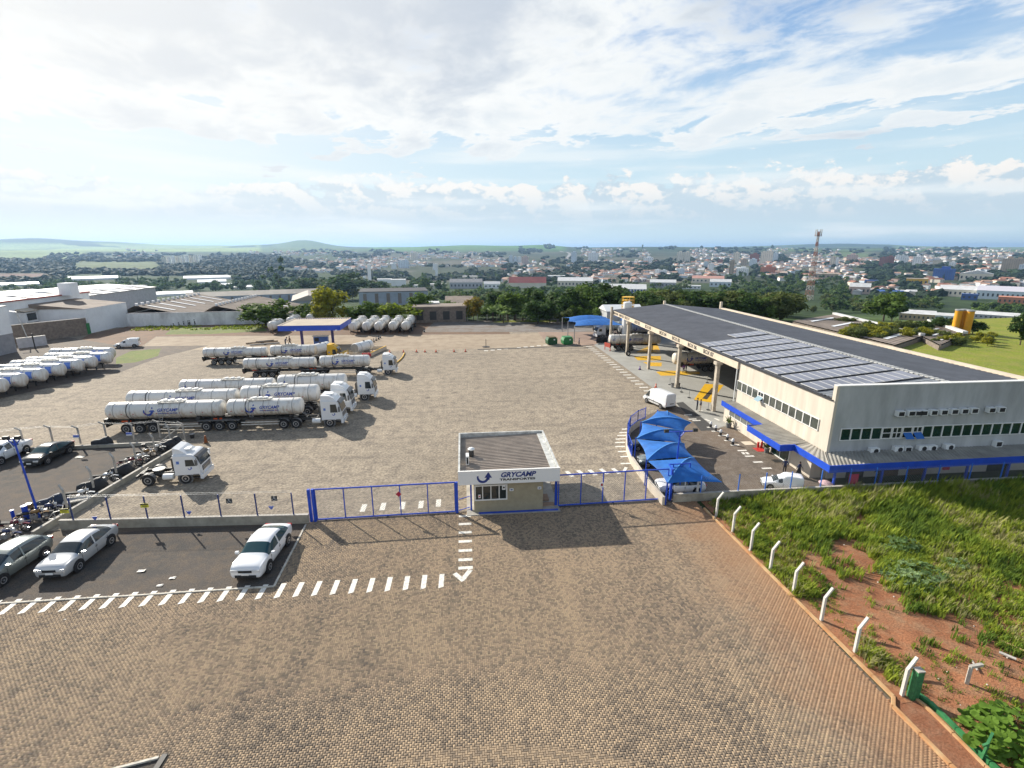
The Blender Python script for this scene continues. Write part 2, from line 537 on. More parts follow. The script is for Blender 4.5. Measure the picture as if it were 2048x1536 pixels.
# ------------------------------------------------------------------ the ground
def gmat(name, c1, c2, c3=None, s1=0.08, s2=0.9, s3=9.0, rough=0.9, bump=0.35, bdist=0.03, m3=0.35, patch=None, lo=0.4, hi=0.62):
 """soil, gravel, worn paving: three sizes of noise mixed, with relief"""
 m = bpy.data.materials.new(name); MATS[name] = m
 m.use_nodes = True
 nt = m.node_tree; N, L = nt.nodes.new, nt.links.new
 b = nt.nodes['Principled BSDF']; b.inputs['Roughness'].default_value = rough; b.inputs['Specular IOR Level'].default_value = 0.25
 g = N('ShaderNodeNewGeometry')

 def nz(sc, d=6, r=0.6):
  n = N('ShaderNodeTexNoise'); n.inputs['Scale'].default_value = sc; n.inputs['Detail'].default_value = d; n.inputs['Roughness'].default_value = r
  L(g.outputs['Position'], n.inputs['Vector']); return n.outputs['Fac']

 def mr(v, a, bb, c=0.0, d=1.0):
  n = N('ShaderNodeMapRange'); L(v, n.inputs['Value'])
  for k, q in (('From Min', a), ('From Max', bb), ('To Min', c), ('To Max', d)): n.inputs[k].default_value = q
  return n.outputs[0]

 def mx(f, a, bb, mode='MIX'):
  n = N('ShaderNodeMix'); n.data_type = 'RGBA'; n.blend_type = mode
  if isinstance(f, float): n.inputs[0].default_value = f
  else: L(f, n.inputs[0])
  for i, v in ((6, a), (7, bb)):
   if isinstance(v, tuple): n.inputs[i].default_value = (*v, 1)
   else: L(v, n.inputs[i])
  return n.outputs[2]
 big, mid, fine = nz(s1, 5), nz(s2, 8, 0.66), nz(s3, 4)
 c = mx(mr(big, lo, hi), c1, c2)
 c = mx(mr(mid, 0.44, 0.66, 0.0, 0.85), c, c3 if c3 else tuple(0.6 * x for x in c2))
 if patch:
  mp = N('ShaderNodeMapping'); mp.inputs['Scale'].default_value = (0.05, 0.5, 1); mp.inputs['Rotation'].default_value = (0, 0, 0.12)
  L(g.outputs['Position'], mp.inputs['Vector'])
  t = N('ShaderNodeTexNoise'); t.inputs['Scale'].default_value = 1.0; t.inputs['Detail'].default_value = 4; t.inputs['Distortion'].default_value = 1.6; L(mp.outputs[0], t.inputs['Vector'])
  c = mx(mr(t.outputs['Fac'], 0.52, 0.72, 0.0, 0.55), c, patch)
  c = mx(mr(nz(0.5, 3, 0.5), 0.66, 0.74, 0.0, 0.5), c, tuple(0.6 * q for q in patch))
 f = mr(fine, 0.3, 0.7, 1 - m3, 1 + m3 * 0.6)
 n = N('ShaderNodeVectorMath'); n.operation = 'SCALE'; L(c, n.inputs[0]); L(f, n.inputs['Scale'])
 L(n.outputs[0], b.inputs['Base Color'])
 h = N('ShaderNodeMath'); h.operation = 'ADD'; L(mid, h.inputs[0]); L(fine, h.inputs[1])
 bp = N('ShaderNodeBump'); bp.inputs['Strength'].default_value = bump; bp.inputs['Distance'].default_value = bdist
 L(h.outputs[0], bp.inputs['Height']); L(bp.outputs[0], b.inputs['Normal'])
 return m

def build_terrain():
 az = np.concatenate([np.arange(-62, 62.01, 0.4), np.arange(66, 298, 4.0)])
 rr = np.concatenate([[0.5, 20, 60, 110, 140], np.geomspace(155, 14000, 150), [18000, 30000]])
 A, Rr = np.meshgrid(np.radians(az), rr)
 X, Y = Rr * np.sin(A), Rr * np.cos(A)
 Z = terrain(X, Y) - 0.05
 n, k = X.shape
 V = np.stack([X, Y, Z], -1).reshape(-1, 3)
 F = []
 idx = np.arange(n * k).reshape(n, k)
 j2 = np.roll(idx, -1, axis=1)
 F = np.stack([idx[:-1], j2[:-1], j2[1:], idx[1:]], -1).reshape(-1, 4)[:, ::-1]
 me = bpy.data.meshes.new('terrain')
 me.from_pydata(V.tolist(), [], F.tolist())
 rel = V - np.array([0, 0, CAM_H])
 d = np.maximum(rel @ FWD, 1e-3)
 px, py = 1024 + F_PX * (rel @ RGT) / d, 768 - F_PX * (rel @ UPV) / d
 rV = np.hypot(V[:, 0], V[:, 1])
 nz = vnoise(V[:, 0] / 260, V[:, 1] / 260, 8) * 0.6 + vnoise(V[:, 0] / 90, V[:, 1] / 90, 9) * 0.4
 nl = vnoise(V[:, 0] / 700, V[:, 1] / 500, 12)
 wood = np.array([0.030, 0.050, 0.022]); field = np.array([0.15, 0.23, 0.060]); dry = np.array([0.26, 0.24, 0.11])
 urban = np.array([0.13, 0.115, 0.095]); soil = np.array([0.24, 0.13, 0.09])
 C = wood + (np.array([0.055, 0.085, 0.030]) - wood) * nz[:, None]

 def paint(mask, col, var=0.25):
  w = np.clip(mask, 0, 1)[:, None]
  C[:] = C * (1 - w) + (np.array(col) * (1 + var * (nz - 0.5) * 2)[:, None]) * w

 def rect(x0, x1, y0, y1, e=6, ey=1.5):
  return smooth(px, x0 - e, x0 + e) * (1 - smooth(px, x1 - e, x1 + e)) * smooth(py, y0 - ey, y0 + ey) * (1 - smooth(py, y1 - ey, y1 + ey))
 far = smooth(rV, 3800, 5200)
 paint(far * (nl > 0.45) * (py < 505), field * 0.7)
 paint(rect(740, 1130, 480, 511) * far, [0.10, 0.21, 0.045], 0.15)
 paint(rect(-200, 520, 488, 503) * (nl > 0.2), [0.25, 0.33, 0.10])
 paint(rect(-200, 170, 503, 518) * 0.9, [0.20, 0.27, 0.10])
 paint(rect(150, 320, 521, 540, 20, 4) * 0.8, [0.15, 0.18, 0.07])
 paint(rect(-300, 95, 547, 559), [0.20, 0.125, 0.095], 0.1)
 paint(rect(1640, 1740, 503, 520, 12, 3), [0.13, 0.20, 0.06])
 paint(rect(1790, 2300, 488, 499, 12, 2), [0.15, 0.21, 0.08])
 paint(rect(720, 2300, 504, 566, 30, 4) * (0.25 + 0.5 * (nz > 0.55)), urban)
 paint(rect(1860, 2300, 655, 690, 10, 3) * 0.9, [0.30, 0.22, 0.16])
 paint(rect(1700, 1900, 632, 662, 10, 4) * 0.7, [0.10, 0.15, 0.05])
 ca = me.color_attributes.new('land', 'FLOAT_COLOR', 'POINT')
 ca.data.foreach_set('color', np.concatenate([C, np.ones((len(C), 1))], 1).ravel().astype(np.float32))
 m = bpy.data.materials.new('land')
 m.use_nodes = True
 nt = m.node_tree; N, L = nt.nodes.new, nt.links.new
 b = nt.nodes['Principled BSDF']; b.inputs['Roughness'].default_value = 0.95; b.inputs['Specular IOR Level'].default_value = 0.1
 a = N('ShaderNodeVertexColor'); a.layer_name = 'land'
 g = N('ShaderNodeNewGeometry')
 t = N('ShaderNodeTexNoise'); t.inputs['Scale'].default_value = 0.035; t.inputs['Detail'].default_value = 8; t.inputs['Roughness'].default_value = 0.7
 L(g.outputs['Position'], t.inputs['Vector'])
 mr = N('ShaderNodeMapRange'); L(t.outputs['Fac'], mr.inputs['Value'])
 for k_, q in (('From Min', 0.35), ('From Max', 0.65), ('To Min', 0.6), ('To Max', 1.3)): mr.inputs[k_].default_value = q
 s = N('ShaderNodeVectorMath'); s.operation = 'SCALE'; L(a.outputs['Color'], s.inputs[0]); L(mr.outputs[0], s.inputs['Scale'])
 L(s.outputs[0], b.inputs['Base Color'])
 me.materials.append(m)
 me.polygons.foreach_set('use_smooth', [True] * len(me.polygons))
 o = bpy.data.objects.new('terrain', me)
 COL.objects.link(o)
 tag(o, kind='structure')

build_terrain()

M_yard = gmat('worn_yard_paving', (0.39, 0.325, 0.243), (0.315, 0.265, 0.20), (0.205, 0.172, 0.137), 0.045, 0.9, 5.0, bump=0.9, bdist=0.08, m3=0.5, patch=(0.19, 0.16, 0.128))
M_sand = gmat('sandy_concrete', (0.386, 0.311, 0.227), (0.344, 0.273, 0.197), (0.260, 0.202, 0.143), 0.1, 0.5, 5, bump=0.1, m3=0.15)
M_gravel = gmat('dark_gravel', (0.083, 0.076, 0.069), (0.113, 0.095, 0.081), (0.147, 0.113, 0.083), 0.2, 1.2, 16, bump=0.6, bdist=0.04, m3=0.5)
M_gravel2 = gmat('brown_gravel', (0.15, 0.125, 0.105), (0.19, 0.15, 0.115), (0.10, 0.09, 0.075), 0.1, 0.9, 10, bump=0.5, m3=0.4)
M_graygravel = gmat('grey_gravel', (0.255, 0.242, 0.230), (0.204, 0.178, 0.153), (0.170, 0.128, 0.093), 0.06, 0.4, 6, bump=0.4, m3=0.3)
M_soil = gmat('red_soil', (0.27, 0.115, 0.060), (0.22, 0.088, 0.045), (0.30, 0.16, 0.095), 0.3, 1.6, 14, bump=0.6, bdist=0.05, m3=0.3)
M_dirt = gmat('brown_dirt', (0.230, 0.140, 0.089), (0.170, 0.106, 0.072), (0.145, 0.111, 0.076), 0.12, 0.9, 8, bump=0.4)
M_turf = gmat('short_turf', (0.15, 0.20, 0.035), (0.10, 0.15, 0.03), (0.22, 0.20, 0.07), 0.15, 0.9, 7, bump=0.6, bdist=0.08, m3=0.4)
M_turf2 = gmat('bright_turf', (0.25, 0.28, 0.03), (0.18, 0.235, 0.025), (0.28, 0.25, 0.07), 0.15, 0.5, 4, bump=0.8, bdist=0.15, m3=0.35)
M_slab = gmat('workshop_concrete', (0.387, 0.383, 0.351), (0.333, 0.329, 0.302), (0.297, 0.288, 0.261), 0.12, 0.5, 5, rough=0.7, bump=0.05, m3=0.08)
M_pink = gmat('pink_concrete', (0.357, 0.255, 0.191), (0.306, 0.221, 0.170), (0.272, 0.196, 0.153), 0.2, 0.6, 5, bump=0.05, m3=0.1)
M_court = gmat('court_paving', (0.180, 0.137, 0.101), (0.137, 0.112, 0.090), (0.223, 0.187, 0.151), 0.12, 1.4, 8, bump=0.5, bdist=0.04)
M_paint = mat('road_paint', (0.64, 0.61, 0.545), 0.7, 0.4, 6.0, lo=0.48, hi=0.72)

def sheet(name, pts, z, m, kind='structure', parent=None, skirt=0.0):
 b = MB()
 P = [(x, y, z) for x, y in pts]
 b.add(P, [tuple(range(len(P)))])
 o = b.build(name, m, parent)
 if o.data.polygons[0].normal.z < 0: o.data.flip_normals()
 return tag(o, kind=kind)

def pxs(*pts, z=0.0):
 return [G2(x, y, z) for x, y in pts]

sheet('yard', [(-150, 32.3), (17.0, 32.3), (28, 33), (34, 50), (34, 106), (40, 126), (-150, 126)], 0.0, M_yard)
sheet('back_road', pxs((286, 694), (312, 674), (560, 672), (1000, 669), (1085, 666), (1160, 690), (960, 697), (800, 702), (640, 707), (410, 701)), 0.004, M_sand)
sheet('side_verge', pxs((240, 745), (285, 727), (330, 712), (418, 691), (290, 692.5), (230, 690), (120, 672), (-200, 740), (-500, 860), (-200, 850), (0, 797)), 0.0065, M_gravel2)
sheet('verge_turf', pxs((232, 716), (262, 702), (322, 697), (316, 712), (270, 725), (232, 728)), 0.008, M_turf)
sheet('dirt_bank', pxs((140, 690), (180, 668), (260, 652), (520, 648), (1010, 640), (1020, 668), (560, 671), (312, 673), (284, 692)), 0.005, M_dirt)
sheet('wall_turf', pxs((330, 669), (345, 656), (480, 653), (520, 650), (535, 662), (420, 668)), 0.009, M_turf)
sheet('gravel_bank', pxs((845, 664), (870, 643), (1010, 640), (1120, 638), (1350, 640), (1330, 664), (1080, 664)), 0.009, M_graygravel)
sheet('bank_turf', pxs((985, 645), (1000, 641), (1115, 639.5), (1112, 644)), 0.013, M_turf2)
sheet('pink_slab', pxs((1076, 664), (1330, 664), (1330, 690), (1196, 692), (1095, 688)), 0.012, M_pink)
sheet('motorcycle_lot', pxs((-300, 920), (0, 902), (375, 883), (182, 992), (60, 1073), (-400, 1120)), 0.006, M_gravel)
sheet('lower_lot', pxs((-500, 1232), (0, 1205), (545, 1172), (612, 1047), (300, 1060), (0, 1085), (-500, 1118)), 0.006, M_gravel)
sheet('workshop_floor', [G2(1188, 690), G2(1212, 707), G2(1300, 772), G2(1345, 806), G2(1425, 860), G2(1470, 846), (29.2, 49.5), (60, 49), (60, 104), (32, 104)], 0.016, M_slab)
sheet('court', pxs((1345, 806), (1425, 861), (1470, 848), (1660, 960), (1660, 985), (1335, 1003), (1262, 900), (1256, 850)), 0.010, M_court)
sheet('side_meadow', [(51.5, 10), (400, 10), (400, 95), (150, 122), (75, 112), (52, 96)], 0.01, M_turf2)
sheet('apron_bed', [(-60, -30), (60, -30), (60, 15), (17.2, 15), (16.7, 32.3), (-60, 32.3)], 0.0, mat('joint_sand', (0.14, 0.11, 0.08), 0.95, 0.3, 8))

def paver_material():
 m = bpy.data.materials.new('paver_concrete')
 m.use_nodes = True
 nt = m.node_tree; N, L = nt.nodes.new, nt.links.new
 b = nt.nodes['Principled BSDF']; b.inputs['Roughness'].default_value = 0.85; b.inputs['Specular IOR Level'].default_value = 0.25
 g = N('ShaderNodeNewGeometry'); oi = N('ShaderNodeObjectInfo')
 ad = N('ShaderNodeMath'); ad.operation = 'ADD'; L(g.outputs['Random Per Island'], ad.inputs[0]); L(oi.outputs['Random'], ad.inputs[1])
 fr = N('ShaderNodeMath'); fr.operation = 'FRACT'; L(ad.outputs[0], fr.inputs[0])

 def nz(sc, d=5, r=0.6):
  n = N('ShaderNodeTexNoise'); n.inputs['Scale'].default_value = sc; n.inputs['Detail'].default_value = d; n.inputs['Roughness'].default_value = r
  L(g.outputs['Position'], n.inputs['Vector']); return n.outputs['Fac']

 def mth(op, a, bb):
  n = N('ShaderNodeMath'); n.operation = op
  for i, v in enumerate((a, bb)):
   if isinstance(v, float): n.inputs[i].default_value = v
   else: L(v, n.inputs[i])
  return n.outputs[0]
 n1, n2 = nz(0.15, 5, 0.6), nz(0.9, 5, 0.65)
 mp = N('ShaderNodeMapping'); mp.inputs['Scale'].default_value = (0.55, 0.07, 1); mp.inputs['Rotation'].default_value = (0, 0, -0.12); L(g.outputs['Position'], mp.inputs['Vector'])
 tn = N('ShaderNodeTexNoise'); tn.inputs['Scale'].default_value = 1.0; tn.inputs['Detail'].default_value = 4; tn.inputs['Distortion'].default_value = 0.8; L(mp.outputs[0], tn.inputs['Vector']); trk = tn.outputs['Fac']
 key = mth('ADD', mth('MULTIPLY', fr.outputs[0], 0.36), mth('MULTIPLY', mth('ADD', mth('ADD', mth('MULTIPLY', n1, 0.42), mth('MULTIPLY', trk, 0.36)), mth('MULTIPLY', n2, 0.24)), 1.08))
 cr = N('ShaderNodeValToRGB'); L(key, cr.inputs[0])
 e = cr.color_ramp.elements
 e[0].position = 0.40; e[0].color = (0.424, 0.316, 0.203, 1)
 e[1].position = 1.0; e[1].color = (0.136, 0.110, 0.086, 1)
 for p_, c_ in ((0.58, (0.379, 0.283, 0.186)), (0.70, (0.322, 0.242, 0.164)), (0.80, (0.254, 0.195, 0.137)), (0.90, (0.186, 0.147, 0.109))):
  x = e.new(p_); x.color = (*c_, 1)
 sx = N('ShaderNodeSeparateXYZ'); L(g.outputs['Position'], sx.inputs[0])
 mr = N('ShaderNodeMapRange'); mr.interpolation_type = 'SMOOTHSTEP'; L(mth('ADD', sx.outputs[0], mth('MULTIPLY', nz(0.35, 6, 0.65), 9.0)), mr.inputs['Value'])
 mr.inputs['From Min'].default_value = 16.0; mr.inputs['From Max'].default_value = 22.5; mr.inputs['To Max'].default_value = 0.72
 mx = N('ShaderNodeMix'); mx.data_type = 'RGBA'; L(mr.outputs[0], mx.inputs[0]); L(cr.outputs[0], mx.inputs[6]); mx.inputs[7].default_value = (0.36, 0.195, 0.10, 1)
 s = N('ShaderNodeVectorMath'); s.operation = 'SCALE'; L(mx.outputs[2], s.inputs[0])
 f = N('ShaderNodeMapRange'); L(nz(14, 3), f.inputs['Value'])
 for k_, q in (('From Min', 0.3), ('From Max', 0.7), ('To Min', 0.86), ('To Max', 1.12)): f.inputs[k_].default_value = q
 L(f.outputs[0], s.inputs['Scale']); L(s.outputs[0], b.inputs['Base Color'])
 bp = N('ShaderNodeBump'); bp.inputs['Strength'].default_value = 0.3; bp.inputs['Distance'].default_value = 0.01
 L(nz(40, 3), bp.inputs['Height']); L(bp.outputs[0], b.inputs['Normal'])
 return m

M_paver = paver_material()
PAVE = thing('paved_apron', None, None, kind='structure')

def build_pavers():
 w = 0.09
 x0, x1, y0, y1 = -34.0, 17.1, 9.5, 32.25
 nx, ny = int((x1 - x0) / w), int((y1 - y0) / w)
 ix, iy = np.meshgrid(np.arange(nx), np.arange(ny))
 k = (ix - iy) % 4
 hor, ver = k == 0, k == 2
 recs = []
 cx = np.concatenate([x0 + (ix[hor] + 1.0) * w, x0 + (ix[ver] + 0.5) * w])
 cy = np.concatenate([y0 + (iy[hor] + 0.5) * w, y0 + (iy[ver]) * w])
 ori = np.concatenate([np.zeros(hor.sum()), np.ones(ver.sum())])
 rel = np.stack([cx, cy, -CAM_H + 0 * cx], -1)
 d = rel @ FWD
 px, py = 1024 + F_PX * (rel @ RGT) / d, 768 - F_PX * (rel @ UPV) / d
 a, bq, c, dq = G2(545, 1172), G2(612, 1047), G2(0, 1205), G2(-500, 1232)
 lot = (cx < a[0] + (bq[0] - a[0]) * (cy - a[1]) / (bq[1] - a[1])) & (cy > a[1] + (c[1] - a[1]) * (cx - a[0]) / (c[0] - a[0]))
 pit = pit_mask(cx, cy)
 gutter = (cy < 15.3) & (cx > 17.1 - 0.0)
 keep = (px > -260) & (px < 2300) & (py < 1850) & ~lot & ~pit & ~gutter & (cx < 16.72 + (31 - cy) * 0.037)
 cx, cy, ori, px, py = cx[keep], cy[keep], ori[keep], px[keep], py[keep]
 inside = (px > 8) & (px < 2040) & (py < 1528)
 order = np.argsort(np.where(inside, np.hypot(cx, cy), 1e9))
 single = np.zeros(len(cx), bool); single[order[:300]] = True
 hl, hw, ch, zt = w - 0.005, w / 2 - 0.0045, 0.007, 0.018
 base = np.array([[-hl, -hw, 0], [hl, -hw, 0], [hl, hw, 0], [-hl, hw, 0],
                     [-hl + ch, -hw + ch, zt], [hl - ch, -hw + ch, zt], [hl - ch, hw - ch, zt], [-hl + ch, hw - ch, zt]])
 quads = np.array([[4, 5, 6, 7], [0, 1, 5, 4], [1, 2, 6, 5], [2, 3, 7, 6], [3, 0, 4, 7]])
 me1 = bpy.data.meshes.new('paver'); me1.from_pydata(base.tolist(), [], quads.tolist()); me1.materials.append(M_paver)
 for i in np.nonzero(single)[0]:
  o = link('paver', me1, PAVE, (cx[i], cy[i], nrs.uniform(-0.003, 0.002)), (nrs.normal(0, 0.012), nrs.normal(0, 0.012), ori[i] * math.pi / 2 + nrs.normal(0, 0.008)))
 r = ~single
 n = r.sum()
 ang = ori[r] * np.pi / 2 + nrs.normal(0, 0.008, n)
 cs, sn = np.cos(ang)[:, None], np.sin(ang)[:, None]
 tx, ty = nrs.normal(0, 0.012, n)[:, None], nrs.normal(0, 0.012, n)[:, None]
 B = base[None]
 X = B[..., 0] * cs - B[..., 1] * sn + cx[r][:, None]
 Y = B[..., 0] * sn + B[..., 1] * cs + cy[r][:, None]
 Z = B[..., 2] + B[..., 0] * tx + B[..., 1] * ty + nrs.uniform(-0.003, 0.002, n)[:, None]
 V = np.stack([X, Y, Z], -1).reshape(-1, 3)
 Fq = (quads[None] + (np.arange(n) * 8)[:, None, None]).reshape(-1, 4)
 me = bpy.data.meshes.new('paver_field')
 me.vertices.add(len(V)); me.vertices.foreach_set('co', V.ravel())
 me.loops.add(Fq.size); me.loops.foreach_set('vertex_index', Fq.ravel())
 me.polygons.add(len(Fq)); me.polygons.foreach_set('loop_start', np.arange(len(Fq)) * 4)
 me.update(calc_edges=True)
 me.materials.append(M_paver)
 o = link('paver_field', me, PAVE)
 tag(o, kind='stuff')

PIT = [(150, 1700), (195, 1549), (316, 1519), (331, 1513), (322, 1532), (300, 1700)]

def pit_mask(x, y):
 P = [G2(*p) for p in PIT]
 inside = np.zeros(len(x), bool)
 j = len(P) - 1
 for i in range(len(P)):
  xi, yi = P[i]; xj, yj = P[j]
  c = ((yi > y) != (yj > y)) & (x < (xj - xi) * (y - yi) / (yj - yi + 1e-9) + xi)
  inside ^= c
  j = i
 return inside

build_pavers()

sheet('drain_channel', pxs((955, 698.5), (1165, 691), (1187, 689), (1187, 690.2), (1165, 692.2), (955, 700)), 0.0125, MATS['pit_dark'] if 'pit_dark' in MATS else mat('pit_dark', (.05, .045, .04), .9))
def stripe_obj(parent, pts, z):
 b = MB(); b.add([(x, y, z) for x, y in pts], [(0, 1, 2, 3)])
 o = b.build('painted_stripe', M_paint, parent)
 if o.data.polygons[0].normal.z < 0: o.data.flip_normals()
 return o

for i in range(25):                                       # crossing along the lot
 x = -24.9 + i * 0.965
 stripe_obj(PAVE, [(x, 24.0), (x + 0.28, 24.1), (x + 0.30, 25.25), (x + 0.02, 25.25)], 0.030)
for y in (31.6, 30.55, 29.5, 28.45, 27.45, 26.5, 25.7):    # column of bars to the pedestrian gate
 stripe_obj(PAVE, [(-0.66, y - .14), (0.18, y - .14), (0.18, y + .14), (-0.66, y + .14)], 0.031)
for cxy, an in (((918, 1155), 35), ((934, 1149), -28)):
 p = G(*cxy); a = R(an)
 u, v = np.array([math.cos(a), math.sin(a)]), np.array([-math.sin(a), math.cos(a)])
 stripe_obj(PAVE, [tuple(p[:2] + u * sx * .14 + v * sy * .45) for sx, sy in ((-1, -1), (1, -1), (1, 1), (-1, 1))], 0.032)

YARD = bpy.data.objects['yard']
COURT = bpy.data.objects['court']
SLAB = bpy.data.objects['workshop_floor']

def px_bar(parent, c, L_, W_, an, z):
 p = G(*c); a = R(an)
 u, v = np.array([math.cos(a), math.sin(a)]), np.array([-math.sin(a), math.cos(a)])
 stripe_obj(parent, [tuple(p[:2] + u * sx * L_ / 2 + v * sy * W_ / 2) for sx, sy in ((-1, -1), (1, -1), (1, 1), (-1, 1))], z)

for c in ((727, 1016), (766, 1013), (805, 1011), (842, 1009), (877, 1006)): px_bar(YARD, c, 0.36, 1.1, 0, 0.006)
for c in ((1139, 948), (1162, 946), (1185, 945), (1208, 943), (1232, 942)): px_bar(YARD, c, 0.36, 1.1, 15, 0.006)
for c, an in (((1250, 939), 60), ((1252, 927), -4), ((1251, 913), 0), ((1246, 903), 0), ((1240, 893), 0), ((1240, 885), 0), ((1241, 878), 0), ((1244, 871), 0), ((1248, 865), 0), ((1253, 858), 4)):
 px_bar(YARD, c, 0.95, 0.26, an, 0.006)
for i in range(20):                                       # ticks along the edge of the workshop slab
 t = i / 19
 a, b_ = G(1186, 693), G(1318, 789)
 x, y = a[0] + (b_[0] - a[0]) * t - 0.75, a[1] + (b_[1] - a[1]) * t
 stripe_obj(YARD, [(x - .6, y - .2), (x + .6, y - .2), (x + .6, y + .2), (x - .6, y + .2)], 0.020)
for i in range(14):                                       # row of pale marks at the back of the yard
 px_bar(YARD, (972 + i * 13.2, 701.5 - i * 1.25), 0.75, 0.55, 0, 0.008)
for u, v, an in ((465, 425, 0), (520, 470, 0), (595, 520, 0), (665, 575, 0), (740, 628, 0), (820, 690, 0), (835, 722, 80), (880, 722, 80), (905, 755, 0), (1000, 822, 0), (1100, 893, 0)):
 px_bar(COURT, (1340 + u / 5.69, 780 + v / 5.69), 0.85 if an == 0 else 0.5, 0.26, an, 0.022)
for u, v in ((425, 345), (535, 337), (645, 322)): px_bar(COURT, (1340 + u / 5.69, 780 + v / 5.69), 0.3, 0.8, 12, 0.030)
for u, v in ((205, 285), (255, 333), (300, 350), (330, 240)): px_bar(COURT, (1340 + u / 5.69, 780 + v / 5.69), 0.9, 0.26, 0, 0.026)
sheet('court_bare_strip', pxs((1352, 806), (1366, 804), (1424, 852), (1430, 861), (1402, 862)), 0.018, mat('dark_asphalt', (0.06, 0.058, 0.055), 0.9, 0.3, 5), parent=None)
def yellow(pts, z=0.021):
 sheet('painted_floor_panel', pxs(*pts), z, M_yellow, parent=SLAB, kind=None)
z8 = lambda u, v: (1240 + u / 9.309, 690 + v / 9.309)
yellow([z8(255, 215), z8(760, 205), z8(765, 290), z8(330, 285)])
yellow([z8(425, 320), z8(780, 330), z8(770, 400), z8(560, 395)])
yellow([z8(670, 500), z8(900, 480), z8(1480, 500), z8(1490, 545), z8(1000, 570), z8(760, 575)])
yellow([z8(1580, 725), z8(1930, 745), z8(1690, 1075), z8(1375, 1020)])
yellow([z8(560, 0), z8(700, 0), z8(760, 140), z8(300, 140)])
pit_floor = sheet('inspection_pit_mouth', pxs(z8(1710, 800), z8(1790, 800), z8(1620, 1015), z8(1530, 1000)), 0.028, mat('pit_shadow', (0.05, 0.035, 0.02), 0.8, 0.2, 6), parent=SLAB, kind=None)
M_kerb = mat('kerb_concrete', (0.60, 0.56, 0.48), 0.85, 0.3, 3, bump=0.2)
M_kerb_o = mat('soil_stained_kerb', (0.52, 0.36, 0.19), 0.85, 0.3, 1.5, col2=(0.45, 0.22, 0.09), bump=0.2)

def kerb(name, pts, w, h, m, step=1.0):
 root = thing(name, None, None, kind='structure')
 for a, b in zip(pts[:-1], pts[1:]):
  a, b = Vector((*a, 0)), Vector((*b, 0))
  n = max(1, round((b - a).length / step))
  for i in range(n):
   p, q = a.lerp(b, i / n), a.lerp(b, (i + 1) / n)
   g = (q - p).normalized() * 0.012
   mb = MB()
   dz = rng.uniform(-0.012, 0.012)
   mb.bar(p + g + Vector((0, 0, h / 2 + dz)), q - g + Vector((0, 0, h / 2 + dz)), w, h)
   mb.build('kerb_stone', m, root)
 return root

kerb('plot_kerb', [G2(1408, 1018), G2(1500, 1110), G2(1640, 1250), G2(1786, 1396), G2(1786, 1416), G2(1900, 1532), G2(2010, 1640)], 0.13, 0.13, M_kerb_o)
kerb('lot_kerb', [(-32, 24.55), G2(0, 1208), G2(300, 1190), G2(548, 1174), G2(612, 1050)], 0.10, 0.07, M_kerb)
kerb('drive_kerb', [G2(1826, 1397), G2(1852, 1417), G2(1905, 1470), G2(1970, 1536), G2(2060, 1625)], 0.10, 0.13, M_kerb_o)
gk = kerb('green_kerb', [G2(1835, 1394), G2(1858, 1410), G2(1912, 1464), G2(1980, 1532), G2(2070, 1618)], 0.16, 0.22, mat('green_kerb_paint', (0.035, 0.20, 0.065), 0.7, 0.3, 4, bump=0.1), 0.9)
sheet('gutter', [G2(1787, 1398), G2(1828, 1398), G2(1906, 1472), G2(2060, 1627), G2(2010, 1642), G2(1786, 1418)], 0.034, M_soil)
sheet('drain_pit_bottom', pxs(*PIT), 0.003, M_gravel)
fr = thing('drain_frame', 'weathered steel frame round a gravel pit in the paving', 'frame')
for nm, a, b in (('frame_bar', (195, 1549), (318, 1517)), ('end_bar', (331, 1511), (300, 1560))):
 p, q = G(*a), G(*b)
 mb = MB(); mb.bar((p[0], p[1], .05), (q[0], q[1], .05), 0.09 if nm == 'frame_bar' else 0.2, 0.07)
 mb.build(nm, M_kerb if nm == 'frame_bar' else M_dark, fr)
# ------------------------------------------------------------------ main building
M_cream = mat('cream_render', (0.60, 0.535, 0.445), 0.85, 0.16, 0.9, bump=0.08, bscale=8, stretch=(1, 1.6, .22))
M_greywall = mat('pale_grey_render', (0.44, 0.45, 0.45), 0.85, 0.22, 0.8, bump=0.08, bscale=8, stretch=(1, 1, .25))
M_beam = mat('beam_paint', (0.62, 0.53, 0.41), 0.8, 0.12, 0.8)
M_pillar = mat('pillar_concrete', (0.45, 0.395, 0.32), 0.85, 0.3, 1.5, bump=0.15)
M_roof = mat('dark_roof_sheet', (0.10, 0.104, 0.118), 0.55, 0.25, 0.5)
M_flash = mat('ridge_flashing', (0.50, 0.50, 0.48), 0.6, 0.3, 3)
M_solar = mat('solar_glass', (0.20, 0.205, 0.25), 0.3, 0.3, 0.25, spec=0.7)
M_glass_l = mat('grey_glass', (0.075, 0.085, 0.075), 0.08, 0.4, 0.8, spec=0.8)
M_solarframe = mat('panel_frame', (0.5, 0.5, 0.5), 0.5)
M_frame = mat('white_window_frame', (0.74, 0.73, 0.70), 0.5)
M_sheet = mat('canopy_sheet', (0.36, 0.345, 0.31), 0.5, 0.25, 0.8, metal=0.3)
M_whitewall = mat('white_ground_floor', (0.62, 0.60, 0.56), 0.8, 0.1, 1)
BX0, BX1, BY0, BY1 = 28.55, 50.0, 34.9, 94.2          # building outline; the north part is open on the yard side
HALL = thing('workshop_building', 'long cream workshop and office building with dark roof and blue canopies', 'building')
WT, RIDGE_X, RIDGE_Z = 6.45, 38.6, 7.55
H0 = 48.8                                               # where the closed office block ends

def roof_z(x):
 return 6.5 + (RIDGE_Z - 6.5) * (1 - abs(x - RIDGE_X) / (RIDGE_X - BX0)) if x < RIDGE_X else RIDGE_Z - (x - RIDGE_X) * (1.05 / 11.0)

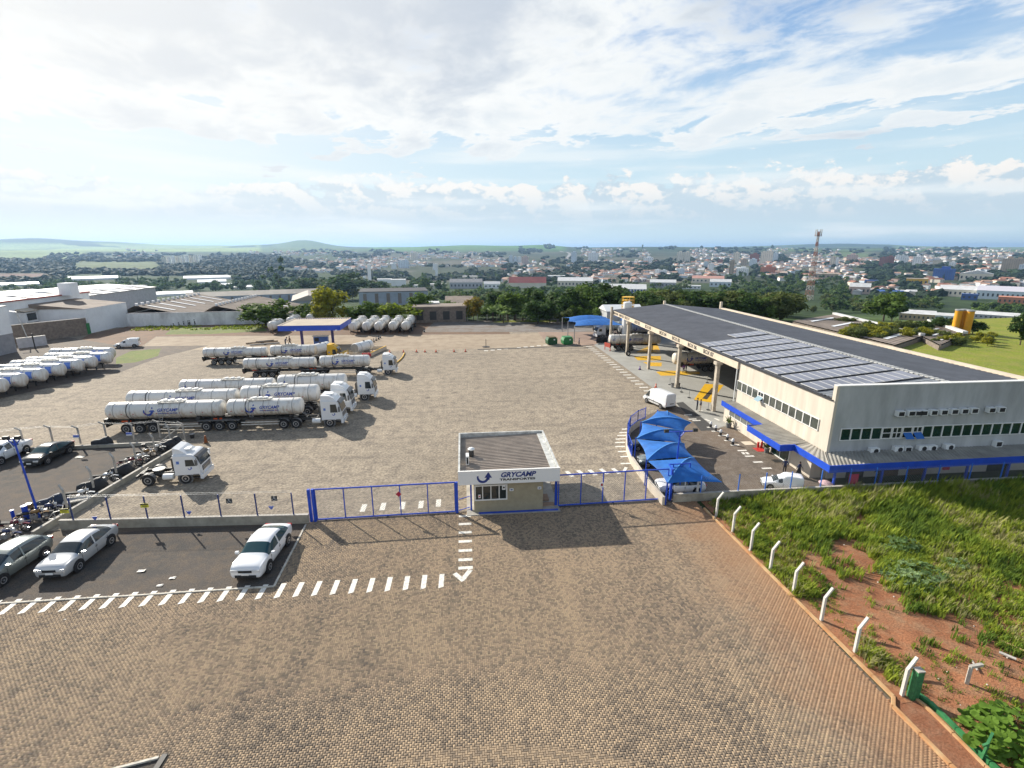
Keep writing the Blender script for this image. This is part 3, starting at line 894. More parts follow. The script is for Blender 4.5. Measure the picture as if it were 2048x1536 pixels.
b = MB()   # office walls
b.prism([(BX0, BY0), (BX0, H0), (BX0 + 0.3, H0), (BX0 + 0.3, BY0)], 0, WT, mi=0)
b.build('side_wall', M_cream, HALL)
b = MB(); b.prism([(BX0 + .003, BY0 - 0.02), (BX0 + .003, BY0 + .30), (BX1, BY0 + .30), (BX1, BY0 - 0.02)], 0, 7.68)
b.build('front_wall', M_greywall, HALL)
b = MB(); b.box((BX0 + 0.10, BY0 + 0.13, 3.85), (0.24, 0.36, 7.75)); b.build('corner_pier', M_cream, HALL)
b = MB(); b.box((BX0 + (BX1 - BX0) / 2, BY0 + 0.14, 7.72), (BX1 - BX0, 0.42, 0.08)); b.build('parapet_cap', M_frame, HALL)
b = MB(); b.box(((BX0 + BX1) / 2, H0 - .15, 3.1), (BX1 - BX0 - .65, 0.3, 6.2)); b.build('partition_wall', M_cream, HALL)
b = MB(); b.box((BX1 + .15, (BY0 + BY1) / 2, 3.2), (0.3, BY1 - BY0, 6.4)); b.build('rear_wall', M_cream, HALL)
b = MB(); b.box((BX0 + 0.02, (H0 + BY1) / 2, 6.13), (0.42, BY1 - H0 - .02, 0.72)); BEAM = b.build('eaves_beam', M_beam, HALL)
b = MB(); b.box((BX0 + 0.10, (BY0 + BY1) / 2, 6.53), (0.50, BY1 - BY0 - .2, 0.06)); b.build('gutter_edge', M_dark, HALL)
b = MB()
corrugated(b, (BX0 + .05, BY0 + .35, 6.55), (BX0 + .05, BY1 + .3, 6.55), (RIDGE_X, BY1 + .3, RIDGE_Z), (RIDGE_X, BY0 + .35, RIDGE_Z), 0.55, 0.045)
b.build('roof', M_roof, HALL)
b = MB()
corrugated(b, (RIDGE_X, BY0 + .35, RIDGE_Z), (RIDGE_X, BY1 + .3, RIDGE_Z), (BX1, BY1 + .3, 6.5), (BX1, BY0 + .35, 6.5), 0.55, 0.045)
b.build('roof', M_roof, HALL)
b = MB()
n = 120
for i in range(n):
 y = BY0 + .4 + (BY1 - BY0) * i / n
 b.box((RIDGE_X, y, RIDGE_Z + 0.06), (0.55, (BY1 - BY0) / n * 0.62, 0.07))
b.box((RIDGE_X, (BY0 + BY1) / 2 + .2, RIDGE_Z + 0.02), (0.42, BY1 - BY0 - .1, 0.06))
b.build('ridge_flashing', M_flash, HALL)
b = MB(); b.box((BX1 + 0.05, (BY0 + BY1) / 2, 6.62), (0.6, BY1 - BY0, 0.30)); b.build('parapet', M_beam, HALL)
for x, y, z0, z1 in ((RIDGE_X - .1, BY1 + .1, 6.5, 8.2), (BX1 - .1, BY1 + .1, 6.0, 7.9)):
 b = MB(); b.box((x, y, (z0 + z1) / 2), (0.4, 0.4, z1 - z0)); b.build('pillar_head', M_beam, HALL)
for y in (52.4, 62.55, 73.2, 83.75, 94.0):
 b = MB()
 b.box((28.12, y, 2.9 if y < 90 else 3.6), (0.36, 0.48, 5.8 if y < 90 else 7.2))
 if y < 90: b.box((28.12, y, 5.62), (0.72, 0.70, 0.36))
 b.build('pillar', M_pillar, HALL)
for y in (62.55, 73.2, 83.75, 94.0):
 b = MB(); b.box((48.9, y, 3.1), (0.5, 0.6, 6.2)); b.build('pillar', M_pillar, HALL)
y_box = {7: 55.35, 6: 59.65, 5: 64.6, 4: 69.2, 3: 75.2, 2: 80.2, 1: 85.4}

def on_beam(y0):
 return lambda x, y: (BX0 - 0.205, y0 - x, 6.13 + y)

for k, y in y_box.items():
 b = MB(); add_text(b, f'BOX 0{k}', 0.66, on_beam(y), bold=0.018, width=2.5); b.build('lettering', M_black, HALL, fix=False)
for t, y, wd in (('BORRACHARIA', 92.2, 3.0), ('LUBRIFICAÇÃO', 88.7, 2.9)):
 b = MB(); add_text(b, t, 0.55, on_beam(y), bold=0.012, width=wd); b.build('lettering', M_black, HALL, fix=False)

def window(c, w, h, axis, parent, glass=M_glass, cols=1, rows=1, fr=0.07, name='window'):
 """framed window; axis 'x': in a wall facing -X, 'y': facing -Y. The frame stands proud, the panes lie back."""
 f = MB()
 d = 0.10
 def bx(mb, u, z, su, sz, dep, off):
  if axis == 'y': mb.box((c[0] + u, c[1] - off, c[2] + z), (su, dep, sz))
  else: mb.box((c[0] - off, c[1] + u, c[2] + z), (dep, su, sz))
 for s in (-1, 1):
  bx(f, s * (w / 2 - fr / 2), 0, fr, h, d, 0.02)
  bx(f, 0, s * (h / 2 - fr / 2), w - 2 * fr, fr, d, 0.02)
 for i in range(1, cols): bx(f, -w / 2 + w * i / cols, 0, fr * .7, h - 2 * fr, d * .9, 0.02)
 for i in range(1, rows): bx(f, 0, -h / 2 + h * i / rows, w - 2 * fr, fr * .7, d * .8, 0.02)
 o = f.build(name, M_frame, parent)
 for i in range(cols):
  for j in range(rows):
   p = MB()
   bx(p, -w / 2 + w * (i + .5) / cols, -h / 2 + h * (j + .5) / rows, w / cols - fr, h / rows - fr, 0.012, 0.015)
   p.build('pane', glass, o)
 return o

ys = np.linspace(48.75, 36.15, 14)
for i, y in enumerate(ys[:-1]):
 yc = (y + ys[i + 1]) / 2
 wdt = 0.965
 if i == 4:
  w_ = window((BX0 - .01, yc, 4.09), wdt, 0.92, 'x', HALL, rows=2, cols=2)
  s = MB(); s.quad((BX0 - .06, yc - .42, 4.05), (BX0 - .06, yc + .42, 4.05), (BX0 - .52, yc + .42, 3.68), (BX0 - .52, yc - .42, 3.68))
  s.build('open_sash', mat('sky_lit_glass', (0.25, 0.36, 0.42), 0.1), w_)
 else:
  window((BX0 - .01, yc, 4.09), wdt, 1.0, 'x', HALL, glass=M_glass_l, fr=.05)
xs = np.linspace(29.45, 47.9, 22)
zwin = 3.72
for i, x in enumerate(xs[:-1]):
 xc = (x + xs[i + 1]) / 2
 if i in (4, 5, 6, 7):
  w_ = window((xc, BY0 - .03, zwin), 0.84, 0.98, 'y', HALL, rows=2, cols=1 + (i % 2))
  if i in (6, 7):
   s = MB(); s.quad((xc - .36, BY0 - .08, zwin), (xc + .36, BY0 - .08, zwin), (xc + .36, BY0 - .52, zwin - .42), (xc - .36, BY0 - .52, zwin - .42))
   s.build('open_sash', mat('blue_sash_glass', (0.03, 0.13, 0.42), 0.15), w_)
 else:
  window((xc, BY0 - .03, zwin), 0.875, 1.02, 'y', HALL, glass=M_glass_g, fr=.05)
def on_roof(u, y, lift):
 """u metres up the slope from the eaves"""
 t = u / (RIDGE_X - BX0)
 return (BX0 + u, y, 6.55 + (RIDGE_Z - 6.55) * t + lift)

rows = [(37.3 + 2.72 * i, 0.0) for i in range(8)] + [(59.3, 5.0)]
for y, u0 in rows:
 u = 0.25 + u0
 while u < 9.2:
  b = MB()
  P = [on_roof(u, y, .16), on_roof(u + .80, y, .16), on_roof(u + .80, y + 2.15, .16), on_roof(u, y + 2.15, .16)]
  Q = [(p[0], p[1], p[2] - .05) for p in P]
  b.add(P + Q, [(0, 1, 2, 3), (0, 4, 5, 1), (1, 5, 6, 2), (2, 6, 7, 3), (3, 7, 4, 0)], 1)
  for y0_, y1_ in ((.05, 1.055), (1.085, 2.10)):
   b.add([on_roof(u + .05, y + y0_, .166), on_roof(u + .75, y + y0_, .166), on_roof(u + .75, y + y1_, .166), on_roof(u + .05, y + y1_, .166)], [(0, 1, 2, 3)], 0)
  b.build('solar_panel', [M_solar, M_solarframe], HALL)
  u += 0.835
b = MB()
corrugated(b, on_roof(.1, 35.3, .06), on_roof(.1, 36.9, .06), on_roof(9.6, 36.9, .06), on_roof(9.6, 35.3, .06), 0.4, 0.06)
b.build('roof_sheet', M_galv, HALL)
def canopy(name, outline_in, outline_out, z_in, z_out, fascia, parent, m=M_sheet):
 b = MB()
 for k in range(len(outline_in) - 1):
  a, c = outline_in[k], outline_in[k + 1]
  p, q = outline_out[k], outline_out[k + 1]
  corrugated(b, (*a, z_in), (*c, z_in), (*q, z_out), (*p, z_out), 0.30, 0.045)
 o = b.build(name, m, parent)
 f = MB()
 pts = outline_out
 for k in range(len(pts) - 1):
  p, q = Vector((*pts[k], z_out - fascia / 2 + .12)), Vector((*pts[k + 1], z_out - fascia / 2 + .12))
  d = (q - p).normalized() * 0.03
  f.bar(p - d, q + d, 0.07, fascia)
 f.build('blue_fascia', M_blue, o)
 return o

canopy('canopy', [(28.5, 49.3), (28.5, 41.8)], [(27.35, 49.3), (27.35, 41.8)], 2.24, 2.10, 0.52, HALL)
canopy('canopy', [(28.5, 41.8), (28.5, 36.9)], [(25.95, 41.75), (25.95, 36.85)], 2.24, 2.06, 0.55, HALL)
canopy('canopy', [(28.5, 36.9), (28.5, 35.0)], [(27.2, 36.9), (27.15, 32.6)], 2.23, 2.07, 0.55, HALL)
canopy('canopy', [(28.5, 34.9), (52, 34.9)], [(27.15, 32.55), (52, 32.95)], 2.25, 2.07, 0.58, HALL)
for xa, xb, y in ((25.95, 27.35, 41.78), (25.95, 27.2, 36.82)):
 b = MB(); b.box(((xa + xb) / 2, y, 1.92), (xb - xa + .06, 0.07, 0.55)); b.build('blue_fascia', M_blue, HALL)
b = MB(); b.box((28.0, 42.0, 1.02), (0.9, 14.0, 2.04)); b.build('ground_floor_wall', M_cream, HALL)
b = MB(); b.box((39.9, 34.80, 1.02), (22.2, 0.14, 2.0)); b.build('ground_floor_wall', M_whitewall, HALL)
for x, w_, m_ in ((31.2, 1.5, M_dark), (34.2, 1.6, mat('brown_door', (0.14, 0.08, 0.045), 0.6, 0.2, 2)), (36.6, 1.6, MATS['brown_door']), (44.0, 2.0, M_glass)):
 b = MB(); b.box((x, 34.70, 0.9), (w_, 0.06, 1.7)); b.build('door', m_, HALL)
for x in (28.0, 31.9, 35.5, 39.1, 42.7, 46.3, 49.9):
 b = MB(); b.box((x, 32.95, 0.95), (0.14, 0.14, 1.9)); b.build('canopy_post', M_blue, HALL)
for x in (40.6, 41.5, 46.9): window((x, 34.70, 1.05), 0.7, 0.9, 'y', HALL, glass=mat('frosted_glass', (0.35, 0.38, 0.40), 0.2))
window((27.54, 45.6, 1.35), 4.6, 0.7, 'x', HALL, glass=mat('lit_glass', (0.16, 0.17, 0.16), 0.1), cols=4)
window((27.54, 38.95, 0.95), 2.6, 1.8, 'x', HALL, cols=2, glass=M_glass_g, name='glass_door')
b = MB(); b.cyl((28.4, 48.9, 0), (28.4, 48.9, 5.8), 0.06); b.build('downpipe', M_white, HALL)

# ------------------------------------------------------------------ air conditioners on the front wall
def ac_unit(loc, label, w=0.72, h=0.46, fan=True):
 t = thing('air_conditioner', label, 'air conditioner', loc, 0, 'air conditioners on the grey wall')
 b = MB(); b.box((0, -.2, 0), (w, 0.34, h)); b.build('casing', M_white, t)
 b = MB()
 if fan: b.cyl((w * .12, -.371, 0), (w * .12, -.385, 0), h * .40, n=16)
 else: b.box((0, -.378, 0), (w * .74, .016, h * .74))
 b.build('grille', M_black, t)
 b = MB()
 for s in (-1, 1): b.box((s * w * .36, -.17, -h / 2 - .03), (0.04, 0.38, 0.05))
 b.build('bracket', M_galv, t)
 return t

z3 = lambda u, v: (1420 + u / 3.261, 720 + v / 3.261)
top_names = ['first', 'second', 'third', 'fourth', 'fifth', 'sixth', 'seventh', 'eighth', 'ninth', 'tenth', 'eleventh']
for k, (u, v) in enumerate(((1238, 348), (1306, 345), (1350, 344), (1386, 343), (1452, 340), (1518, 338), (1586, 334), (1652, 331), (1716, 328), (1828, 324), (1892, 321))):
 p = at(*z3(u, v), BY0 - .2)
 ac_unit((p[0], BY0 - .02, p[2]), f'{top_names[k]} boxed cooler from the cream corner, upper row above the windows', 0.62, 0.44, fan=False)
low = [(1065, 590, True, 'fan condenser alone nearest the cream corner, just above the canopy roof'), (1222, 580, True, 'fan condenser with a tilted box beside it above the canopy'),
       (1283, 580, False, 'tilted white condenser turned sideways beside a fan unit above the canopy'), (1378, 574, True, 'near one of two fan condensers side by side above the canopy'),
       (1440, 572, True, 'far one of two fan condensers side by side above the canopy'), (1552, 566, True, 'fan condenser with a loose bracket beside it above the canopy'),
       (1872, 544, False, 'lone dark-fronted condenser farthest along above the canopy')]
for u, v, fan, lab in low:
 p = at(*z3(u, v), BY0 - .2)
 ac_unit((p[0], BY0 - .02, p[2]), lab, 0.78 if fan else .6, 0.5, fan)

# ------------------------------------------------------------------ gatehouse
HUT = thing('gatehouse', 'small gatehouse with ribbed roof and white sign over its window', 'gatehouse')
M_khaki = mat('khaki_render', (0.36, 0.315, 0.215), 0.85, 0.12, 2.5, bump=0.1)
M_hutroof = mat('hut_roof_sheet', (0.36, 0.295, 0.235), 0.6, 0.2, 0.9)
M_parapet = mat('weathered_white', (0.52, 0.53, 0.51), 0.8, 0.35, 2.2)
M_sign = mat('sign_white', (0.80, 0.81, 0.80), 0.4)
b = MB(); b.box((2.85, 34.6, 1.25), (4.85, 5.2, 2.5)); b.build('wall', M_khaki, HUT)
b = MB(); b.box((3.2, 34.3, -0.02), (6.6, 5.4, 0.16)); b.build('plinth', M_conc, HUT)
sx0, sx1, fy, byy = -0.63, 6.36, 31.55, 39.1
b = MB()
for p, q in (((sx0 + .07, fy + .12), (sx0 + .07, byy)), ((sx1 - .07, fy + .12), (sx1 - .07, byy)), ((sx0 + .14, byy - .07), (sx1 - .14, byy - .07))):
 b.bar((*p, 2.9), (*q, 2.9), 0.13, 0.92)
b.build('parapet', M_parapet, HUT)
b = MB(); b.box(((sx0 + sx1) / 2, fy + .03, 2.885), (sx1 - sx0, 0.13, 0.95)); SIGN = b.build('sign_board', M_sign, HUT)
b = MB(); b.box(((sx0 + sx1) / 2, fy + .05, 3.385), (sx1 - sx0 + .02, 0.17, 0.035)); b.build('sign_cap', M_frame, HUT)
b = MB(); corrugated(b, (sx0 + .15, fy + .12, 2.92), (sx0 + .15, byy - .15, 2.92), (sx1 - .15, byy - .15, 3.12), (sx1 - .15, fy + .12, 3.12), 0.27, 0.06)
b.build('roof', M_hutroof, HUT)
b = MB(); b.box((sx1 - .36, (fy + byy) / 2, 3.17), (0.42, byy - fy - .5, 0.05)); b.build('roof_flashing', M_parapet, HUT)
b = MB(); b.box(((sx0 + sx1) / 2, (fy + byy) / 2 + .05, 2.5), (sx1 - sx0 - .3, byy - fy - .3, 0.04)); b.build('soffit', M_white, HUT)
yl = fy - .042
b = MB(); add_swoosh(b, 0.98, lambda x, y: (1.12 + x, yl, 2.90 + y * .92)); b.build('emblem', M_navy, HUT, fix=False)
b = MB(); add_text(b, 'GRYCAMP', 0.50, lambda x, y: (3.42 + x, yl, 3.04 + y), shear=0.28, bold=0.02, width=2.42); b.build('lettering', M_navy, HUT, fix=False)
b = MB(); add_text(b, 'TRANSPORTES', 0.21, lambda x, y: (3.42 + x, yl, 2.70 + y), bold=0.009, width=2.46); b.build('lettering', M_black, HUT, fix=False)
window((1.60, 31.97, 1.56), 2.3, 1.18, 'y', HUT, cols=4, fr=0.09)
for x, z, w_, h_, m_ in ((0.80, 1.32, .16, .26, M_sign), (2.50, 1.92, .24, .34, M_sign), (3.05, 1.68, .28, .20, M_sign), (5.02, 1.72, .26, .20, M_sign)):
 b = MB(); b.box((x, 31.90 if x < 2.7 else 31.985, z), (w_, 0.02, h_)); o = b.build('notice', m_, HUT)
 b = MB(); b.box((x, 31.886 if x < 2.7 else 31.971, z), (w_ * .55, 0.006, h_ * .4)); b.build('notice_print', M_red if x < 1 else M_dark if x < 2.7 else M_navy, o)
b = MB(); b.box((6.30, 32.5, 1.25), (0.17, 0.17, 2.5)); b.build('blue_post', M_blue, HUT)
b = MB(); b.box((3.55, 31.82, .02), (5.6, .22, .12)); b.build('blue_step', M_blue, HUT)
t = thing('roof_condenser', 'upright white condenser box standing on the gatehouse roof', 'air conditioner', (0.03, 33.75, 3.0))
b = MB(); b.box((0, 0, .36), (0.22, 0.66, 0.66)); b.build('casing', M_white, t)
b = MB(); b.box((0.0, -.336, .36), (0.12, 0.012, 0.5)); b.build('grille', M_black, t)
t = thing('roof_vent', 'round capped vent with dark drum on the gatehouse roof', 'vent', (0.33, 35.1, 2.97))
b = MB(); b.cyl((0, 0, 0), (0, 0, .55), .19, n=16); b.build('drum', M_dark, t)
b = MB(); b.lathe([(0.55, .25), (.62, .25), (.70, .12), (.71, .02)], n=16); b.build('vent_cap', M_white, t)
t = thing('step_mat', 'pale concrete step beside the gatehouse door', 'step')
b = MB(); b.box((5.62, 33.6, .09), (0.62, .9, .16)); b.build('step', M_pink, t); b = MB(); b.box((5.7, 32.6, .06), (1.0, .5, .12)); b.build('sill', M_pink, t)

# ------------------------------------------------------------------ gates and fences
M_mesh = mat('chain_link_wire', (0.32, 0.32, 0.31), 0.5, metal=0.5)

def wire_mesh(mb, p, q, z0, z1, pitch=0.16, r=0.006):
 """diagonal woven wire between two posts"""
 p, q = Vector((*p, 0)), Vector((*q, 0))
 L_ = (q - p).length; d = (q - p).normalized(); h = z1 - z0
 n = int((L_ + h) / pitch)
 for i in range(n + 1):
  s = i * pitch
  for sg in (0, 1):
   a0, b0 = (s, 0.0) if s <= L_ else (L_, s - L_)
   a1, b1 = (s - h, h) if s - h >= 0 else (0.0, s)
   if sg: a0, a1 = L_ - a0, L_ - a1
   A, B = p + d * a0 + Vector((0, 0, z0 + b0)), p + d * a1 + Vector((0, 0, z0 + b1))
   if (A - B).length > 0.05:
    nrm = d.cross(Vector((0, 0, 1))) * r
    tv = Vector((0, 0, r))
    mb.add([A + tv, B + tv, B - tv - nrm, A - tv - nrm], [(0, 1, 2, 3)])
    mb.add([A + tv, B + tv, B - tv + nrm, A - tv + nrm], [(3, 2, 1, 0)])

def gate(name, label, p, q, h, nposts, z0=0.12):
 t = thing(name, label, 'gate', group=None)
 p3, q3 = Vector((*p, 0)), Vector((*q, 0))
 b = MB()
 for z in (z0, h): b.bar(p3 + Vector((0, 0, z)), q3 + Vector((0, 0, z)), 0.07, 0.08)
 b.build('rail', M_blue, t)
 for i in range(nposts):
  c = p3.lerp(q3, i / (nposts - 1))
  b = MB(); b.box((c.x, c.y, (z0 + h) / 2), (0.065, 0.065, h - z0)); b.build('upright', M_blue, t)
 b = MB(); wire_mesh(b, p, q, z0, h, 0.17); o = b.build('wire_mesh', M_mesh, t); tag(o, kind='stuff')
 b = MB()
 for i in range(3):
  c = p3.lerp(q3, 0.06 + .44 * i); b.cyl((c.x, c.y - .03, .06), (c.x, c.y + .03, .06), .06)
 b.build('roller', M_dark, t)
 b = MB(); b.bar(p3 + Vector((0, 0, 0.015)), q3 + Vector((0, 0, 0.015)), 0.05, 0.03); b.build('ground_track', M_dark, t)
 return t

GL = gate('sliding_gate', 'long blue sliding gate with a red diamond plate', (-10.25, 31.95), (-0.9, 32.15), 2.35, 6)
b = MB(); b.prism([(0, -.2), (.2, 0), (0, .2), (-.2, 0)], -.01, .01, 'y'); b.build('diamond_plate', mat('crimson_plate', (0.45, 0.02, 0.06), 0.5), GL, loc=(-4.72, 31.98, 1.72))
GR = gate('sliding_gate', 'blue sliding gate beyond the gatehouse reaching to the tent court', (6.45, 32.3), (14.6, 32.55), 2.48, 6)
b = MB(); b.box((9.6, 32.33, 1.55), (.26, .02, .36)); b.build('notice', M_sign, GR)
b = MB(); b.box((9.6, 32.315, 1.58), (.14, .01, .18)); b.build('notice_print', M_red, GR)
t = thing('pedestrian_gate', 'narrow blue gate left ajar beside the gatehouse', 'gate')
for nm, x, y, w_ in (('gate_post', -0.78, 32.15, .2), ('gate_post', 0.22, 32.35, .12)):
 b = MB(); b.box((x, y, 1.18), (w_, .14, 2.36)); b.build(nm, M_blue, t)
b = MB()
for z in (.15, 1.0, 2.1): b.bar((-.64, 32.2, z), (.12, 32.6, z), .04)
b.build('gate_leaf', M_blue, t)
t = thing('gate_post_pair', 'thick double blue post where the sliding gate meets the low wall', 'post')
for dx in (-.13, .13):
 b = MB(); b.box((-10.5 + dx, 31.92, 1.2), (.17, .2, 2.4)); b.build('post', M_blue, t)
t = thing('gate_stop_frame', 'open blue frame at the end of the far gate beside the first tent', 'frame')
for x, y in ((14.85, 32.5), (15.25, 33.3), (16.55, 33.3), (15.9, 33.3)):
 b = MB(); b.box((x, y, 1.25), (.16 if x < 15 else .08, .16 if x < 15 else .08, 2.5)); b.build('post', M_blue, t)
for p_, q_ in (((14.9, 33.3, 2.5), (16.6, 33.3, 2.5)), ((14.85, 32.5, 2.46), (14.9, 33.26, 2.5)), ((14.9, 33.3, .4), (16.6, 33.3, .4))):
 b = MB(); b.bar(p_, q_, .07); b.build('rail', M_blue, t)

M_lowwall = mat('low_wall_render', (0.40, 0.37, 0.30), 0.9, 0.25, 1.5, bump=0.15)

def wall_fence(name, label, pts, wall_h, post_px, post_h, m_post, cant=None, mesh=True, wt=0.16, pw=0.07, m_wall=None, wire_top=True):
 t = thing(name, label, 'fence')
 for a, c in zip(pts[:-1], pts[1:]):
  b = MB(); b.bar((*a, wall_h / 2), (*c, wall_h / 2), wt, wall_h); b.build('low_wall', m_wall or M_lowwall, t)
  b = MB(); b.bar((*a, wall_h + .02), (*c, wall_h + .02), wt + .05, 0.045); b.build('coping', M_post, t)
 for (x, y) in post_px:
  b = MB(); b.bar((x, y, wall_h), (x, y, post_h), pw)
  if cant:
   b.bar((x, y, post_h - .02), (x + cant[0], y + cant[1], post_h + cant[2]), pw)
  b.build('post', m_post, t)
 if mesh:
  b = MB()
  for a, c in zip(post_px[:-1], post_px[1:]): wire_mesh(b, a, c, wall_h + .05, post_h - .05, 0.2, 0.005)
  o = b.build('wire_mesh', M_mesh, t); tag(o, kind='stuff')
 if wire_top:
  b = MB()
  for z, k in ((post_h + .05, .3), (post_h + .15, .8)):
   off = cant or (0, 0, .3)
   for a, c in zip(post_px[:-1], post_px[1:]):
    b.bar((a[0] + off[0] * k, a[1] + off[1] * k, z), (c[0] + off[0] * k, c[1] + off[1] * k, z), .012)
  b.build('barbed_wire', M_galv, t)
 return t

gpx = lambda z: [G2(x, y, z) for x, y in ((103, 1052), (184, 1046), (262, 1045), (337, 1040), (411, 1036), (485, 1031), (556, 1027))]
F1 = wall_fence('street_fence', 'low khaki wall with thin blue posts and wire facing the paved apron', [(-26.9, 32.55), (-10.75, 31.75)], 0.62, [(-26.0 + i * 2.38, 32.5 - i * .115) for i in range(7)], 2.25, mat('dull_blue_post', (.02, .045, .19), .5))
def plate(px, py, w, h, m, label, shape='rect', Y=None, fig=None, mf=None):
 Y = Y or 32.2
 p = at(px, py, Y)
 t = thing('fence_sign', label, 'sign', (p[0], Y - .06, p[2]), group='small signs hung on the street fence')
 b = MB()
 if shape == 'rect': b.box((0, 0, 0), (w, .02, h))
 else: b.prism([(-w / 2, h / 2), (w / 2, h / 2), (w * .28, -h * .1), (0, -h / 2), (-w * .28, -h * .1)], -.01, .01, 'y')
 b.build('plate', m, t)
 if fig == 'chair':
  f = MB(); f.cyl((0.0, -.012, .12), (0.0, -.018, .12), .035, n=10)
  f.bar((0, -.015, .1), (0.0, -.015, -.02), .03, .012); f.bar((0, -.015, -.02), (.1, -.015, -.02), .03, .012); f.bar((.1, -.015, -.02), (.14, -.015, -.12), .03, .012)
  for i in range(10):
   a0, a1 = R(100 + 24 * i), R(124 + 24 * i)
   f.bar((-.01 + .1 * math.cos(a0), -.015, -.06 + .1 * math.sin(a0)), (-.01 + .1 * math.cos(a1), -.015, -.06 + .1 * math.sin(a1)), .025, .012)
  f.build('wheelchair_symbol', M_sign, t)
 if fig == 'lines':
  f = MB(); f.box((0, -.014, h * .32), (w * .98, .006, h * .3)); f.build('plate_heading', M_dark, t)
  f = MB()
  for k in range(2): f.box((0, -.014, -h * .05 - h * .2 * k), (w * .6, .006, h * .07))
  f.build('plate_print', M_dark, t)
 return t

plate(130, 1021, .52, .32, M_yellow_light, 'yellow warning plate nearest the motorcycles on the street fence', fig='lines')
plate(290, 1010, .50, .30, M_yellow_light, 'yellow warning plate between the third and fourth blue fence posts', fig='lines')
plate(191, 1036, .36, .26, mat('shield_blue', (0.10, 0.16, 0.55), 0.5), 'small blue shield plate low on the wire nearest the motorcycles', shape='shield')
plate(379, 1025, .36, .26, MATS['shield_blue'], 'small blue shield plate below the parked tractor shadow', shape='shield')
plate(543, 1015, .36, .26, MATS['shield_blue'], 'small blue shield plate under the last wheelchair sign by the gate', shape='shield')
plate(459, 1001, .38, .36, M_black, 'black wheelchair sign on the wire, the one farther from the gate', fig='chair')
plate(549, 996, .38, .36, M_black, 'black wheelchair sign on the last post before the gate', fig='chair')

D0, D1, D2 = G2(68, 1076), G2(372, 892), G2(-60, 918)
cpx = [G2(137, 1026), G2(190, 985), G2(235, 955), G2(275, 932), G2(312, 911), G2(343, 890)]
wall_fence('diagonal_fence', 'diagonal low wall with cranked concrete posts behind the row of motorcycles', [D0, D1], 0.42, cpx, 1.75, M_post, cant=(-.42, .30, .28), mesh=False, pw=.11, wire_top=False)
c2 = [G2(-60, 905), G2(50, 887), G2(108, 888), G2(165, 892), G2(215, 884), G2(270, 886), G2(322, 884), G2(374, 884)]
t = wall_fence('rear_lot_fence', 'line of cranked concrete posts on a low kerb beside the road trains', [G2(-60, 908), G2(372, 887)], 0.28, [G2(-8, 905), G2(50, 897), G2(108, 892), G2(163, 893), G2(215, 884), G2(270, 886), G2(322, 880), G2(371, 884)], 1.85, M_post, cant=(-.45, .0, .22), mesh=False, pw=.11)
p0_, p1_ = G(371, 884), G(325, 882)
b = MB(); b.bar((p0_[0], p0_[1], 1.7), (p1_[0], p1_[1], 1.7), .09); b.bar((p0_[0], p0_[1], 1.2), (p1_[0], p1_[1], 1.2), .07)
b.bar((p0_[0] - .05, p0_[1], 1.75), (p0_[0] - 1.9, p0_[1] - .6, .3), .1); b.build('brace', M_post, t)
for (px, py) in ((152, 873), (258, 868)):
 p = at(px, py, 46.4)
 s = thing('fence_notice', 'small blue and white notice hanging on the rear fence wire' + (' beside the covered motorcycles' if px < 200 else ' before the tanker wheels'), 'sign', (p[0], 46.4, p[2]), group='notices on the rear lot fence')
 b = MB(); b.box((0, 0, 0), (.5, .02, .3)); b.build('plate', MATS['shield_blue'], s); b = MB(); b.box((0, -.013, -.09), (.48, .006, .1)); b.build('plate_print', M_sign, s)

wall_fence('office_fence', 'low rendered wall with blue angle posts in front of the office', [(14.95, 32.2), (52, 32.35)], 0.62, [(x, 32.2 + (x - 14.95) * .15 / 37) for x in (17.0, 19.9, 22.0, 24.0, 26.4, 28.7, 30.8, 33.3, 36.0, 38.7, 41.4, 44.1)], 2.0, mat('bright_blue_post', (0.03, 0.16, 0.62), 0.5), mesh=True, pw=.06, m_wall=mat('stained_wall', (0.42, 0.38, 0.30), 0.9, 0.35, 1.2, bump=0.15), wire_top=False)
curve = [G2(x, y, .3) for x, y in ((1327, 1003), (1302, 974), (1280, 945), (1263, 920), (1255, 898), (1254, 876), (1260, 860), (1275, 848), (1290, 842))]
cw = thing('planter_wall', 'curved cream wall edging the tent court', 'wall')
for a, c in zip(curve[:-1], curve[1:]):
 b = MB(); b.bar((*a, .33), (*c, .33), .2, .66); b.build('wall_segment', M_cream, cw)
cf = thing('court_railing', 'blue mesh railing panels standing on the curved wall', 'railing')
for a, c in list(zip(curve[:-1], curve[1:]))[3:]:
 b = MB()
 for z in (.7, 1.75): b.bar((*a, z), (*c, z), .05)
 b.bar((*a, .66), (*a, 1.85), .06); b.bar((*c, .66), (*c, 1.85), .06)
 A, C_ = Vector((*a, 0)), Vector((*c, 0))
 for k in range(1, 9):
  m_ = A.lerp(C_, k / 9); b.bar((m_.x, m_.y, .7), (m_.x, m_.y, 1.75), .02)
 b.build('railing_panel', M_blue, cf)

